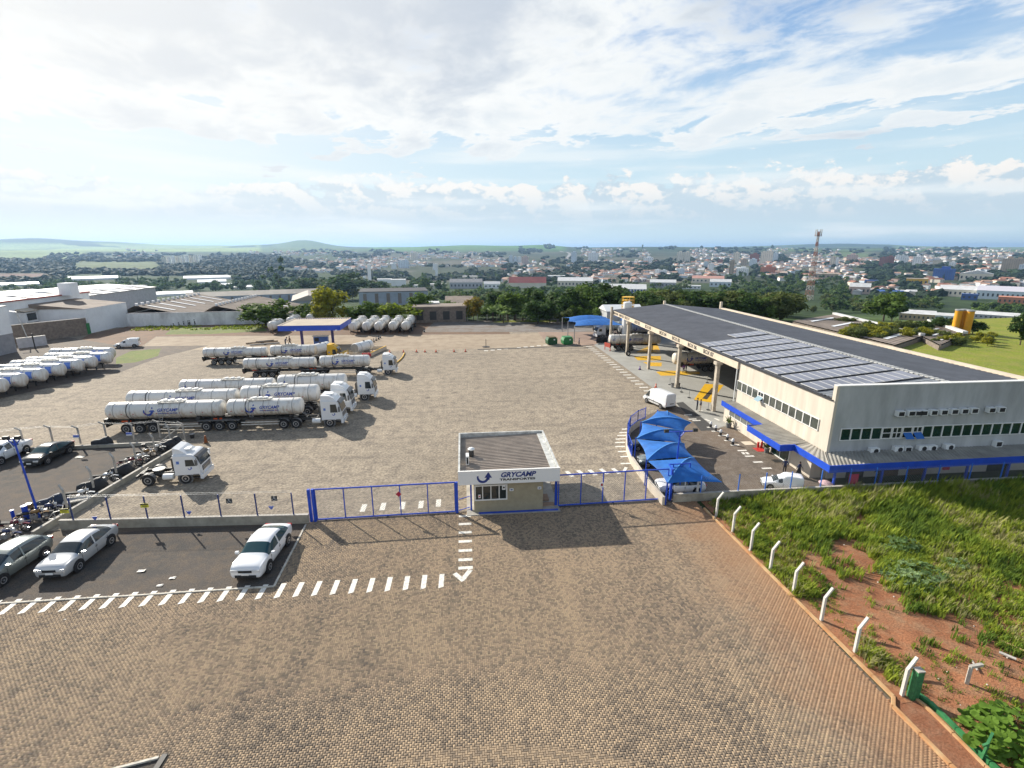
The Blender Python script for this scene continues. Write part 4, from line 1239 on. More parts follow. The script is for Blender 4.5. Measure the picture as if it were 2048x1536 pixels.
posts = [((1393, 999), (1408, 925)), ((1432, 1034), (1448, 984)), ((1465, 1065), (1481, 1012)), ((1501, 1101), (1518, 1045)), ((1540, 1141), (1563, 1082)), ((1586, 1187), (1610, 1128)), ((1642, 1242), (1672, 1176)), ((1709, 1306), (1742, 1234)), ((1803, 1392), (1838, 1308))]
ordn = ['at the corner by the office wall, pale and tall', 'first along the plot kerb after the wall corner', 'second along the plot kerb', 'third along the plot kerb', 'fourth along the plot kerb', 'fifth along the plot kerb', 'sixth along the plot kerb', 'seventh along the plot kerb, long pale top', 'last along the plot kerb, touching the green post']
for (bs, tp), w_ in zip(posts, ordn):
 x, y = G2(*bs)
 t = thing('concrete_post', 'cranked concrete post ' + w_, 'post', (x, y, 0), group='cranked posts along the red soil plot')
 b = MB(); b.bar((0, 0, -.1), (0, 0, 1.38), .12); b.bar((-.02, 0, 1.34), (.42, .12, 1.80), .11)
 b.build('shaft', mat('whitewashed_post', (0.62, 0.60, 0.55), 0.8, 0.15, 3), t)
 b = MB(); b.box((0, 0, .01), (.24, .24, .06)); b.build('footing', M_post, t)
x, y = G2(1606, 1412 - 0)
t = thing('green_gatepost', 'thick green brick post leaning over the gutter', 'post', (*G2(1822, 1400), 0))
M_gbrick = mat('green_brick_paint', (0.045, 0.22, 0.085), 0.7, 0.35, 9, bump=0.4, bscale=18)
for k in range(12):
 b = MB(); b.box((.10, .06, .06 + k * .118), (.30, .27, .110), rz=rng.uniform(-.04, .04)); b.build('brick_course', M_gbrick, t)
b = MB(); b.box((.10, .06, 1.45), (.31, .28, .05)); b.build('cap', M_post, t)
t = thing('stump_post', 'grey concrete post bent level at the top beside the leafy bush', 'post', (*G2(1932, 1372), 0))
b = MB(); b.bar((0, 0, -.05), (.05, .05, .95), .13); b.bar((0.0, .05, .95), (.62, .1, .95), .12); b.build('shaft', M_post, t); b = MB(); b.box((0, 0, .02), (.3, .3, .08)); b.build('footing', M_post, t)
t = thing('green_bent_post', 'green cranked post below the leafy bush', 'post', (*G2(1962, 1521), 0))
b = MB(); b.bar((0, 0, 0), (.08, 0, .75), .08); b.bar((.05, 0, .74), (.42, .2, 1.0), .08); b.build('shaft', MATS['green_kerb_paint'], t)
b = MB(); b.bar((-.12, 0, .7), (.08, 0, .78), .07); b.build('stub', MATS['green_kerb_paint'], t)
# ------------------------------------------------------------------ tank trailers and tractors
def tank_paint(name, col, dirt, amt):
 m = bpy.data.materials.new(name); MATS[name] = m
 m.use_nodes = True
 nt = m.node_tree; N, L = nt.nodes.new, nt.links.new
 b = nt.nodes['Principled BSDF']; b.inputs['Roughness'].default_value = 0.38; b.inputs['Coat Weight'].default_value = 0.15
 tc = N('ShaderNodeTexCoord')
 mp = N('ShaderNodeMapping'); mp.inputs['Scale'].default_value = (1.4, 1.4, 0.25); L(tc.outputs['Object'], mp.inputs['Vector'])
 n = N('ShaderNodeTexNoise'); n.inputs['Scale'].default_value = 2.2; n.inputs['Detail'].default_value = 7; n.inputs['Roughness'].default_value = 0.65; L(mp.outputs[0], n.inputs['Vector'])
 sp = N('ShaderNodeSeparateXYZ'); L(tc.outputs['Object'], sp.inputs[0])
 hm = N('ShaderNodeMapRange'); L(sp.outputs[2], hm.inputs['Value']); hm.inputs['From Min'].default_value = 1.2; hm.inputs['From Max'].default_value = 2.5; hm.inputs['To Min'].default_value = 0.22; hm.inputs['To Max'].default_value = -0.02
 a = N('ShaderNodeMath'); a.operation = 'ADD'; L(n.outputs['Fac'], a.inputs[0]); L(hm.outputs[0], a.inputs[1])
 mr = N('ShaderNodeMapRange'); L(a.outputs[0], mr.inputs['Value']); mr.inputs['From Min'].default_value = 0.5; mr.inputs['From Max'].default_value = 0.85; mr.inputs['To Max'].default_value = amt
 mx = N('ShaderNodeMix'); mx.data_type = 'RGBA'; L(mr.outputs[0], mx.inputs[0]); mx.inputs[6].default_value = (*col, 1); mx.inputs[7].default_value = (*dirt, 1)
 L(mx.outputs[2], b.inputs['Base Color'])
 return m

M_tank = tank_paint('tank_white', (0.70, 0.69, 0.66), (0.36, 0.28, 0.19), 0.9)
M_tankd = tank_paint('tank_grimy_white', (0.72, 0.70, 0.65), (0.33, 0.22, 0.12), 0.9)
M_band = mat('tank_band', (0.30, 0.30, 0.30), 0.5, 0.3, 3)
M_logo = mat('emblem_blue', (0.03, 0.075, 0.36), 0.5)
M_panel = mat('tank_panel_blue', (0.10, 0.20, 0.55), 0.5, 0.1, 2)
M_cat = mat('catwalk_paint', (0.60, 0.58, 0.53), 0.6, 0.3, 4)
M_fend = mat('grey_mudguard', (0.13, 0.13, 0.13), 0.6, 0.3, 4)

def wheel(parent, x, y, r=0.5, w=0.26, rim=None, name='wheel', side=-1):
 b = MB(); b.lathe([(-w / 2, r * .62), (-w / 2, r * .93), (-w * .36, r), (w * .36, r), (w / 2, r * .93), (w / 2, r * .62)], 'y', (x, y, r), 18)
 o = b.build(name, M_black, parent, sm=40)
 b = MB()
 yy = y + side * (w / 2 - .03)
 b.lathe([(-.03, r * .61), (.03, r * .61), (.035, r * .45), (.0, r * .36)], 'y', (x, yy, r), 14) if side > 0 else b.lathe([(-.0, r * .36), (-.035, r * .45), (-.03, r * .61), (.03, r * .61)], 'y', (x, yy, r), 14)
 b.cyl((x, yy, r), (x, yy + side * .06, r), r * .17, n=10)
 b.build('rim', rim or M_rim, o, sm=40)
 return o

def tank_trailer(L, axles, label, group=None, r=0.87, zc=2.13, m=M_tank, emblem=(4.3, 6.05), walk=(5.0, 7.5), panels=False, badge=False, chassis=(0.2, 10.4), dirty_end=False):
 """origin on the ground under the rear end of the tank; +x points forward"""
 t = thing('tank_trailer', label, 'tank trailer', group=group)
 prof = [(0.0, .02), (.03, r * .55), (.12, r * .86), (.25, r * .97), (.36, r)]
 bands = [x for x in np.linspace(.9, L - .9, 7 if L > 9 else 5)]
 for x in bands: prof += [(x - .05, r), (x - .035, r + .022), (x + .035, r + .022), (x + .05, r)]
 prof += [(L - .36, r), (L - .25, r * .97), (L - .12, r * .86), (L - .03, r * .55), (L, .02)]
 b = MB(); b.lathe(prof, 'x', (0, 0, zc), 26); b.build('tank', m, t, sm=35)
 for x in bands:
  b = MB(); b.lathe([(-.025, r + .005), (-.025, r + .034), (.025, r + .034), (.025, r + .005)], 'x', (x + .01, 0, zc), 26); b.build('tank_band', M_band, t, sm=35)
 for x in (bands[1],):
  b = MB(); b.lathe([(-.03, r + .01), (-.03, r + .035), (.03, r + .035), (.03, r + .01)], 'x', (x - .3, 0, zc), 26); b.build('dark_band', M_dark, t, sm=35)
 b = MB(); w0, w1 = walk; zt = zc + r
 for y in (-.42, .42): b.box(((w0 + w1) / 2, y, zt - .02), (w1 - w0, .2, .07))
 for x in (w0 + .15, w1 - .15): b.box((x, 0, zt + .02), (.3, .95, .07))
 b.box(((w0 + w1) / 2, 0, zt + .03), (.9, .55, .12))
 b.build('catwalk', M_cat, t)
 b = MB()
 for x in (w0 + .55, (w0 + w1) / 2, w1 - .55): b.cyl((x, 0, zt - .03), (x, 0, zt + .19), .22, n=14)
 b.build('hatch', M_white, t, sm=40)
 b = MB(); b.bar((w0 - .4, -.5, zt + .15), (w1 + .3, -.5, zt + .15), .06); b.bar((w0 - .4, -.5, zt - .2), (w0 - .4, -.5, zt + .15), .03); b.bar((w1 + .3, -.5, zt - .2), (w1 + .3, -.5, zt + .15), .03)
 b.bar((w0 + .4, -.5, zt - .2), (w0 + .4, -.5, zt + .15), .03)
 b.build('handrail', M_galv, t)
 b = MB(); xl = w0 + .35
 for s in (-.16, .16): b.bar((xl + s, -r - .06, zc - r * .9), (xl + s, -r * .62, zt - .1), .03)
 for k in range(6):
  f = k / 5; b.bar((xl - .16, -r - .06 + f * (r * .38 + .06), zc - r * .9 + f * (r * 1.9 - .1)), (xl + .16, -r - .06 + f * (r * .38 + .06), zc - r * .9 + f * (r * 1.9 - .1)), .022)
 b.build('ladder', M_galv, t)
 R1 = r + .028
 def wrap(xo, zo, s=-1):
  def f(x, y):
   a = (zo + y) / r
   return (xo + x * (1 if s < 0 else -1), s * R1 * math.cos(a), zc + R1 * math.sin(a))
  return f
 if emblem:
  for s in (-1, 1):
   b = MB(); add_swoosh(b, 1.05, wrap(emblem[0] if s < 0 else L - emblem[0], .05, s)); b.build('emblem', M_logo, t, fix=False)
   b = MB(); add_text(b, 'GRYCAMP', 0.44, wrap(emblem[1] if s < 0 else L - emblem[1], .15, s), shear=.25, bold=.012, width=1.95)
   b.build('lettering', M_logo, t, fix=False)
   b = MB(); add_text(b, 'TRANSPORTES', 0.17, wrap(emblem[1] if s < 0 else L - emblem[1], -.17, s), bold=.006, width=1.9); b.build('lettering', M_logo, t, fix=False)
 if badge:
  b = MB(); add_swoosh(b, .5, wrap(.8, .2)); add_text(b, 'GRYCAMP', .12, wrap(.8, -.1), bold=.004, width=.55); b.build('emblem', M_logo, t, fix=False)
 if panels:
  for s in (-1, 1):
   for x0 in (L - 1.9, L - 3.0 if L > 6 else L - 2.6):
    b = MB()
    P = [[wrap(x0 + (0.85 * i), -.35 + .2 * j, s)(0, 0) for i in (0, 1)] for j in range(6)]
    b.grid(P); b.build('side_panel', M_panel, t, fix=False)
 b = MB()
 for k in range(int(L / 1.1)): b.box((.6 + k * 1.1, -R1 * .985, zc - .16), (.14, .02, .05))
 b.build('marker', M_red, t)
 b = MB(); a, c = chassis
 for y in (-.42, .42): b.box(((a + c) / 2, y, .98), (c - a, .14, .24))
 for x in np.linspace(a + .3, c - .3, 7): b.box((x, 0, 1.12), (.14, 1.3, .3))
 b.box((a + .02, 0, .86), (.12, 2.1, .3)); b.box((a - .05, 0, 1.25), (.35, 1.9, .55))
 b.build('frame', M_dark, t)
 for x in axles:
  for s in (-1, 1): wheel(t, x, s * .98, side=s)
  b = MB(); b.cyl((x, -.8, .5), (x, .8, .5), .08, n=8); b.build('axle', M_dark, t)
 b = MB(); xm = sum(axles) / len(axles)
 for s in (-1, 1): b.box((xm, s * .98, 1.1), (len(axles) * 1.28 + .2, .34, .06))
 b.build('mudguard', M_fend, t)
 f0, f1 = max(axles) + .9, c - 1.0
 if f1 - f0 > .8:
  for z in (.55, .8):
   b = MB(); b.box(((f0 + f1) / 2, -1.0, z), (f1 - f0, .05, .09)); b.build('side_guard', M_cat, t)
  b = MB(); b.box((f1 - .1, -.75, .5), (.14, .14, .9)); b.box((f1 - .1, .75, .5), (.14, .14, .9)); b.build('landing_leg', M_dark, t)
 b = MB(); b.box((a - .12, -.7, .85), (.06, .4, .16)); b.box((a - .12, .7, .85), (.06, .4, .16)); b.build('tail_lamp', M_tail, t)
 b = MB(); b.box((a + 1.6, -.5, 1.08), (.9, .04, .22)); b.build('hazard_plate', M_orange, t)
 return t

def tractor(label, body, axles=3, group=None, tall=True, name='tractor_unit'):
 """origin on the ground below the front bumper; +x forward"""
 t = thing(name, label, 'truck', group=group)
 H = 3.05 if tall else 2.75
 W = 1.08
 b = MB()   # cab shell: rounded side profile
 prof = [(-2.15, .75), (-.05, .75), (0.0, 1.0), (-.04, 1.62), (-.30, H - .42), (-.48, H - .22), (-.75, H - .12), (-2.15, H - .12)]
 b.prism(prof, -W, W, 'y')
 o = b.build('cab', body, t)
 import bmesh
 bm = bmesh.new(); bm.from_mesh(o.data)
 bmesh.ops.bevel(bm, geom=[e for e in bm.edges if abs((e.verts[0].co.y) - (e.verts[1].co.y)) < .01], offset=.09, segments=2, affect='EDGES')
 bm.to_mesh(o.data); bm.free()
 o.data.polygons.foreach_set('use_smooth', [True] * len(o.data.polygons)); o.data.set_sharp_from_angle(angle=R(35))
 b = MB(); zt = H - .14
 if tall: b.prism([(-2.15, zt), (-.62, zt), (-.78, zt + .22), (-1.25, zt + .48), (-2.1, zt + .52)], -.93, .93, 'y')
 else: b.prism([(-2.15, zt), (-1.0, zt), (-1.6, zt + .45), (-2.1, zt + .62)], -.85, .85, 'y')
 b.build('roof_fairing', body, t)
 b = MB(); b.box((-1.35, 0, H + (.36 if tall else .12)), (.7, .7, .1)); b.build('roof_vent', M_white if body is not M_yellow else body, t)
 b = MB(); b.prism([(-.03, 1.66), (-.285, H - .45), (-.255, H - .43), (0.0, 1.66)], -.93, .93, 'y'); b.build('windscreen', M_glass, t)
 b = MB(); b.prism([(-.20, H - .44), (-.44, H - .22), (-.22, H - .30), (-.06, H - .50)], -.95, .95, 'y'); b.build('sun_visor', mat('visor_smoke', (.05, .05, .055), .3), t)
 for s in (-1, 1):
  b = MB(); b.prism([(-.42, 1.62), (-.56, H - .55), (-1.15, H - .55), (-1.18, 1.62)], s * (W + .004), s * (W + .016), 'y'); b.build('side_window', M_glass, t)
  b = MB(); b.box((-.22, s * 1.28, 2.0), (.14, .2, .5)); b.bar((-.3, s * 1.0, 2.25), (-.22, s * 1.28, 2.2), .04); b.build('mirror', body if s > 0 else M_fend, t)
  b = MB(); b.box((.0, s * .78, .95), (.06, .36, .2)); b.build('headlamp', M_lens, t)
  b = MB(); b.box((-.45, s * .98, .55), (.5, .22, .05)); b.box((-.45, s * 1.0, .85), (.45, .2, .05)); b.build('step', M_dark, t)
  b = MB(); b.lathe([(-.02, .62), (.05, .62)], 'y', (-1.35, s * (W - .05), .52), 18); b.build('wheel_arch', M_fend, t)
 b = MB(); b.box((.0, 0, 1.28), (.05, 1.5, .42)); o = b.build('grille', mat('grille_grey', (.10, .10, .105), .5), t)
 for k in range(3):
  b = MB(); b.box((.03, 0, 1.15 + .13 * k), (.02, 1.4, .03)); b.build('grille_bar', M_chrome, o)
 b = MB(); b.box((-.02, 0, .62), (.24, 2.2, .38)); b.build('bumper', body, t)
 b = MB(); b.box((.105, 0, .56), (.012, .5, .16)); b.build('number_plate', M_sign, t)
 b = MB(); add_swoosh(b, .34, lambda x, y: (-.85 + x, -W - .012, 1.42 + y)); b.build('emblem', M_logo, t, fix=False)
 b = MB(); b.box((-1.75, -W - .006, 1.98), (.22, .012, .26)); b.build('badge', M_panel, t)
 back = -6.6 if axles == 3 else -5.2
 b = MB()
 for y in (-.42, .42): b.box((back / 2 - .5, y, .82), (-back - 1.0, .12, .26))
 b.box((back, 0, .8), (.12, 1.9, .22))
 for x in (-2.8, -3.9, -5.0): b.box((x, 0, .85), (.12, .9, .2))
 b.build('frame', M_dark, t)
 b = MB(); b.cyl((back + 1.35, 0, 1.02), (back + 1.35, 0, 1.12), .48, n=16); b.build('fifth_wheel', mat('greased_steel', (.22, .22, .21), .4, .3, 4), t)
 b = MB(); b.cyl((-3.1, -.92, .72), (-2.3, -.92, .72), .26, n=14); b.build('fuel_tank', M_white, t, sm=40)
 b = MB(); b.box((-2.7, .9, .75), (.8, .4, .45)); b.build('battery_box', M_dark, t)
 b = MB(); b.box((-2.5, 0, 1.6), (.1, 1.0, 1.2)); b.build('rear_rack', M_dark, t)
 ax = [-1.35] + ([back + .55, back + 1.8] if axles == 3 else [back + .9])
 for i, x in enumerate(ax):
  for s in (-1, 1):
   wheel(t, x, s * (.93 if i else .92), r=.5, w=.3 if i == 0 else .36, rim=M_chrome if (i == 0 and body is not M_tankd) else M_rim, side=s)
  if i:
   for s in (-1, 1):
    b = MB()
    P = [(x + .6 * math.cos(R(a)), .5 + .6 * math.sin(R(a))) for a in range(10, 171, 20)]
    b.grid([[(p[0], s * .74, p[1]) for p in P], [(p[0], s * 1.12, p[1]) for p in P]])
    b.build('mudguard', M_fend, t, fix=False)
 return t

rearP = tank_trailer(11.2, [2.0, 3.28, 4.56], 'x')
rearD = tank_trailer(11.2, [2.0, 3.28, 4.56], 'x', m=M_tankd)
frontP = tank_trailer(7.5, [-1.9, -.65, .6], 'x', emblem=(2.5, 4.35), walk=(2.2, 4.4), chassis=(-2.6, 6.6))
frontD = tank_trailer(7.5, [-1.9, -.65, .6], 'x', emblem=(2.5, 4.35), walk=(2.2, 4.4), chassis=(-2.6, 6.6), m=M_tankd)
rearB = tank_trailer(11.2, [2.0, 3.28, 4.56], 'x', emblem=None, badge=True)
frontB = tank_trailer(7.5, [-1.9, -.65, .6], 'x', emblem=None, badge=True, walk=(2.2, 4.4), chassis=(-2.6, 6.6))
cabP = tractor('x', M_gloss)
cabY = tractor('x', M_yellow)
cabS = tractor('x', M_gloss, axles=2, tall=False)
refresh_kids()
used = set()

def put(root, loc, rz, label, group, scale=1.0):
 if root.name not in used:
  used.add(root.name)
  root.location = loc; root.rotation_euler = (0, 0, rz); root.scale = (scale,) * 3
  root['label'] = label; root['group'] = group
  return root
 return dup(root, loc, rz, label, group, scale)

TR, TT = 'tank trailers of the parked road trains', 'tractor units of the parked road trains'
trains = [(51.0, -35.87, -24.68, -24.34, -16.86, -12.76, rearD, frontD, cabP, 'nearest road train, most grimy of all'),
          (55.0, -36.34, -24.91, -24.59, -16.25, -12.65, rearP, frontP, cabP, 'second road train, half hidden behind the nearest'),
          (60.3, -33.66, -22.86, -22.47, -14.40, -10.96, rearB, frontB, cabP, 'third road train, tanks with only a small badge'),
          (73.2, -31.60, -21.51, -20.99, -13.82, -10.01, rearP, frontP, cabP, 'fourth road train, standing alone in mid yard'),
          (82.4, -41.38, -31.56, -31.11, -23.94, -20.22, rearP, frontD, cabY, 'farthest road train by the fuel canopy')]
for y0, a, b_, c, d, cf_, pr, pf, pc, lab in trains:
 s = (b_ - a) / 11.2
 put(pr, (a, y0 + 1.12 * s, 0), 0, 'long rear tank trailer of the ' + lab, TR, s)
 put(pf, (c, y0 + 1.12 * s, 0), 0, 'short front tank trailer of the ' + lab, TR, (d - c) / 7.5)
 put(pc, (cf_, y0 + 1.12 * s, 0), 0, ('yellow' if pc is cabY else 'white') + ' tractor cab of the ' + lab, TT, s * .98)
put(cabS, G2(432, 925) + (0,), R(5), 'white two-axle tractor unit without trailer beside the diagonal wall', 'tractor units without trailers', .92)
cabS.location = (-20.9, 39.75, 0); cabS.rotation_euler = (0, 0, R(3))

M_tankp = tank_paint('tank_parked_white', (0.68, 0.68, 0.66), (0.34, 0.26, 0.18), 0.8)
parkL = tank_trailer(10.0, [1.6, 2.8, 4.0], 'x', emblem=None, panels=True, r=.95, zc=1.85, walk=(4.6, 7.0), chassis=(.3, 9.0), m=M_tankp)
KIDS.clear(); refresh_kids()
z5 = lambda u, v: (u / 4.876, 640 + v / 4.876)
rows_l = [(1108, 318, 1.0, 'backmost'), (1083, 365, 1.0, 'seventh'), (930, 405, 1.0, 'sixth'), (800, 437, 1.0, 'fifth'), (620, 480, 1.0, 'fourth'), (440, 530, 1.0, 'third'), (240, 580, 1.0, 'second'), (50, 632, 1.0, 'nearest')]
for i, (u, v, s, w_) in enumerate(rows_l):
 P = G(*z5(u, v), 1.75)
 put(parkL, (P[0] - 10.0 * .93, P[1], 0), 0, f'{w_} white tank trailer, counted from the street, in the row with blue side panels', 'parked tank trailers with blue panels', .93)

pairF = tank_trailer(5.9, [1.0, 2.0], 'x', emblem=None, r=.95, zc=1.75, walk=(2.0, 3.8), chassis=(.3, 5.5))
KIDS.clear(); refresh_kids()
z2b = lambda u, v: (500 + u / 2.926, 450 + v / 2.926)
names_b = ['at the end of the row nearest the shed', 'next to the end one', 'in the middle of the row', 'fourth from the shed', 'fifth from the shed, half under the fuel canopy']
for i, (u, v, u2) in enumerate(((903, 600, 940), (830, 598, 865), (752, 594, 800), (680, 596, 735), (600, 598, 665))):
 P = G(*z2b(u, v), 1.6)
 y = 109.6
 for k in (0, 1):
  put(pairF, (P[0] + .12 + .15 * k, y + 6.3 * k + 5.9, 0), R(-90), ('front' if k == 0 else 'rear') + ' tank trailer of the pair ' + names_b[i], 'tank trailers backed against the trees', 1.0)
for k, (dx, dy) in enumerate(((0, 0), (1.6, 7), (4.6, 12))):
 P = G(*z2b(125, 595), 1.6)
 put(pairF, (P[0] + .1 + dx, 112.4 + 5.9 + dy, 0), R(-90), ['white tanker end showing beyond the fuel canopy, nearest', 'white tank trailer second in line behind the fuel canopy roof', 'white tank trailer third in line behind the fuel canopy roof'][k], 'tank trailers behind the fuel canopy', 1.0)

# ------------------------------------------------------------------ cars and vans
def car(kind, label, body, group=None, glass=M_glass, name='parked_car', cat='car'):
 """origin on the ground at mid wheelbase; +x forward"""
 t = thing(name, label, cat, group=group)
 T = {
  'sedan': (2.62, 0.335, [(-2.22, .40, .86, .88, .76, .62), (-2.16, .30, 1.00, 1.05, .86, .72), (-1.66, .22, 1.00, 1.10, .89, .72), (-.98, .20, .92, 1.44, .90, .64), (-.1, .20, .90, 1.51, .90, .66), (.45, .20, .90, 1.45, .90, .66), (1.14, .20, .93, 1.02, .89, .74), (1.62, .22, .93, .99, .88, .74), (2.02, .22, .88, .92, .86, .72), (2.17, .24, .78, .82, .82, .68), (2.22, .30, .58, .62, .76, .62)], (2, 3), (5, 6), (2, 6)),
  'hatch': (2.6, 0.32, [(-2.12, .40, .90, .92, .72, .60), (-2.02, .30, 1.02, 1.06, .85, .68), (-1.72, .22, 1.02, 1.34, .88, .58), (-1.0, .20, .93, 1.50, .89, .62), (-.1, .20, .92, 1.54, .89, .64), (.42, .20, .92, 1.47, .89, .64), (1.15, .20, .95, 1.02, .88, .66), (1.72, .22, .88, .93, .86, .66), (2.04, .28, .74, .78, .78, .6), (2.18, .36, .56, .60, .62, .5)], (1, 2), (5, 6), (2, 5)),
  'suv': (2.75, 0.37, [(-2.4, .50, 1.0, 1.02, .84, .72), (-2.3, .38, 1.12, 1.15, .92, .76), (-1.25, .30, 1.12, 1.17, .94, .70), (-.95, .28, 1.10, 1.66, .94, .62), (-.1, .28, 1.08, 1.72, .94, .62), (.42, .28, 1.07, 1.64, .94, .62), (1.05, .28, 1.06, 1.14, .93, .72), (1.75, .30, 1.02, 1.08, .91, .72), (2.15, .36, .9, .94, .86, .68), (2.34, .46, .66, .7, .74, .6)], (2, 3), (5, 6), (3, 5)),
  'panel': (2.55, 0.31, [(-2.05, .40, 1.0, 1.62, .78, .70), (-1.98, .30, 1.0, 1.74, .82, .76), (-.9, .22, .98, 1.80, .84, .76), (-.1, .20, .96, 1.80, .84, .74), (.0, .20, .95, 1.52, .84, .62), (.5, .20, .94, 1.46, .84, .58), (1.05, .20, .93, .98, .84, .66), (1.6, .22, .86, .90, .82, .66), (1.95, .28, .72, .76, .76, .6), (2.1, .36, .56, .60, .62, .5)], None, (5, 6), (4, 5)),
  'van': (3.3, 0.36, [(-2.75, .45, 1.1, 2.36, .90, .80), (-2.70, .36, 1.1, 2.44, .95, .84), (-1.2, .30, 1.1, 2.48, .97, .85), (.5, .28, 1.1, 2.48, .97, .85), (1.15, .28, 1.1, 2.40, .97, .82), (1.45, .28, 1.12, 2.2, .97, .78), (2.15, .28, 1.14, 1.24, .95, .74), (2.5, .32, .98, 1.04, .92, .70), (2.72, .40, .76, .80, .84, .66), (2.8, .46, .6, .64, .74, .6)], None, (5, 6), (4, 6)),
 }[kind]
 wb, wr, S, rw, ws, sw = T
 secs = []
 for (x, zb, be, tp, w, wt) in S:
  half = [(w * .90, zb), (w, zb + (be - zb) * .35), (w * .995, zb + (be - zb) * .75), (w * .94, be), (wt, tp - .05), (wt * .80, tp), (0, tp + .02)]
  ring = [(x, y, z) for y, z in half] + [(x, -y, z) for y, z in reversed(half[:-1])]
  secs.append(ring)
 nP = len(secs[0]); nS = len(secs)
 allv = [p for r_ in secs for p in r_]
 fs_, fm = [], []
 for i in range(nS - 1):
  for j in range(nP - 1):
   jj = j if j < 6 else nP - 2 - j
   k_ = 0
   if ws and ws[0] <= i < ws[1] and jj in (4, 5): k_ = 1
   elif rw and rw[0] <= i < rw[1] and jj in (4, 5): k_ = 2
   elif sw and sw[0] <= i < sw[1] and jj == 3: k_ = 3 if j < 6 else 4
   fs_.append((i * nP + j, (i + 1) * nP + j, (i + 1) * nP + j + 1, i * nP + j + 1)); fm.append(k_)
  fs_.append(((i + 1) * nP, i * nP, i * nP + nP - 1, (i + 1) * nP + nP - 1)); fm.append(0)
 fs_ += [tuple(range(nP)), tuple((nS - 1) * nP + k for k in reversed(range(nP)))]; fm += [0, 0]
 m0 = bpy.data.meshes.new('shell'); m0.from_pydata(allv, [], fs_)
 for q in range(5): m0.materials.append(None)
 m0.polygons.foreach_set('material_index', fm)
 cr = m0.attributes.new('crease_edge', 'FLOAT', 'EDGE')
 for e_ in m0.edges:
  a_, b_ = (divmod(q, nP) for q in e_.vertices)
  v_ = 0.0
  if a_[1] == b_[1] and a_[1] in (3, nP - 4, 0, nP - 1): v_ = .5
  if a_[0] == b_[0] and kind in ('van', 'panel') and a_[0] < 2: v_ = .55
  if a_[0] == b_[0] and a_[0] in (0, nS - 1): v_ = .35
  cr.data[e_.index].value = v_
 o0 = bpy.data.objects.new('shell', m0); COL.objects.link(o0)
 sb = o0.modifiers.new('s', 'SUBSURF'); sb.levels = 2
 me2 = o0.evaluated_get(bpy.context.evaluated_depsgraph_get()).to_mesh()
 vv_ = [tuple(v.co) for v in me2.vertices]; pl = [(p.material_index, tuple(p.vertices)) for p in me2.polygons]
 o0.to_mesh_clear(); bpy.data.objects.remove(o0)
 for k_, nm in enumerate(('body', 'windscreen', 'rear_window', 'side_window', 'side_window')):
  fl = [f for q, f in pl if q == k_]
  if fl:
   idx = sorted({k for f in fl for k in f}); mp_ = {k: n_ for n_, k in enumerate(idx)}
   g = MB(); g.add([vv_[k] for k in idx], [tuple(mp_[k] for k in f) for f in fl]); g.build(nm, glass if k_ else body, t, sm=60, fix=False)
 xf, xr = S[-1][0], S[0][0]
 w_ = S[4][4]
 b = MB()   # pillars between the side lights
 for s in (-1, 1):
  if kind in ('sedan', 'hatch', 'suv'):
   x = -.15; be, tp, wt = S[4][2], S[4][3], S[4][5]
   b.bar((x, s * (w_ * .94 + .01), be - .02), (x - .05, s * (wt + .01), tp - .06), .07, .03)
 if b.v: b.build('door_pillar', body, t)
 for x in (wb / 2, -wb / 2):
  for s in (-1, 1):
   a = MB(); a.lathe([(-.012, wr + .075), (.012, wr + .075)], 'y', (x, s * (w_ - .005), wr + .01), 18); a.build('wheel_arch', M_black, t)
   wheel(t, x, s * (w_ - .09), r=wr, w=.24, rim=M_chrome, side=s)
 zb = S[-2][1]
 for s in (-1, 1):
  b = MB(); b.box((xf - .13, s * w_ * .64, S[-2][2] - .10), (.30, .40, .13)); b.build('headlight', M_lens, t)
  b = MB(); b.box((xr + .06, s * w_ * .72, S[1][2] - .12 if kind != 'van' else 1.0), (.16, .30, .17 if kind != 'van' else .5)); b.build('tail_light', M_tail, t)
  b = MB(); b.box((S[6][0] - .22, s * (w_ + .10), S[6][2] + .06), (.14, .18, .13)); b.build('mirror', body, t)
  b = MB()
  for x in ((.95, -.15, -1.1) if kind in ('sedan', 'hatch', 'suv') else (1.0, .0)): b.box((x, s * (w_ * .997), S[4][2] * .66), (.012, .012, S[4][2] * .62))
  for x in ((-.3, -1.2) if kind in ('sedan', 'hatch', 'suv') else (-.15,)): b.box((x + .15, s * (w_ + .003), S[4][2] * .80), (.16, .02, .03))
  b.build('door_gap', M_dark, t)
 b = MB(); b.box((xf - .03, 0, S[-2][2] - .14), (.10, w_ * .8, .12)); b.build('grille', M_black, t)
 b = MB(); b.box((xf - .03, 0, .36), (.12, w_ * 1.25, .15)); b.build('lower_grille', M_black, t)
 b = MB(); b.box((xf + .03, 0, .50), (.02, .40, .12)); b.build('number_plate', M_sign, t)
 if kind == 'van':
  for s in (-1, 1):
   b = MB(); b.box((xr - .012, s * .42, 1.45), (.02, .80, 1.75)); b.build('rear_door', mat('van_door_white', (.66, .68, .70), .4), t)
  b = MB(); b.box((xr - .03, -.15, .95), (.03, .7, .1)); b.build('door_trim', M_black, t)
  b = MB(); b.box((xr - .02, 0, .5), (.1, 1.8, .2)); b.build('bumper', M_dark, t)
  b = MB()
  for s in (-1, 1): b.box((-.2, s * (w_ + .004), .75), (3.2, .02, .12))
  b.build('rub_strip', M_dark, t)
 if kind == 'panel':
  for s in (-1, 1):
   b = MB(); b.box((xr - .01, s * .38, 1.32), (.02, .5, .42)); b.build('rear_window', M_glass, t)
  b = MB(); b.box((-1.0, -w_ * .94, 1.3), (.3, .02, .2)); b.build('side_flap', M_dark, t)
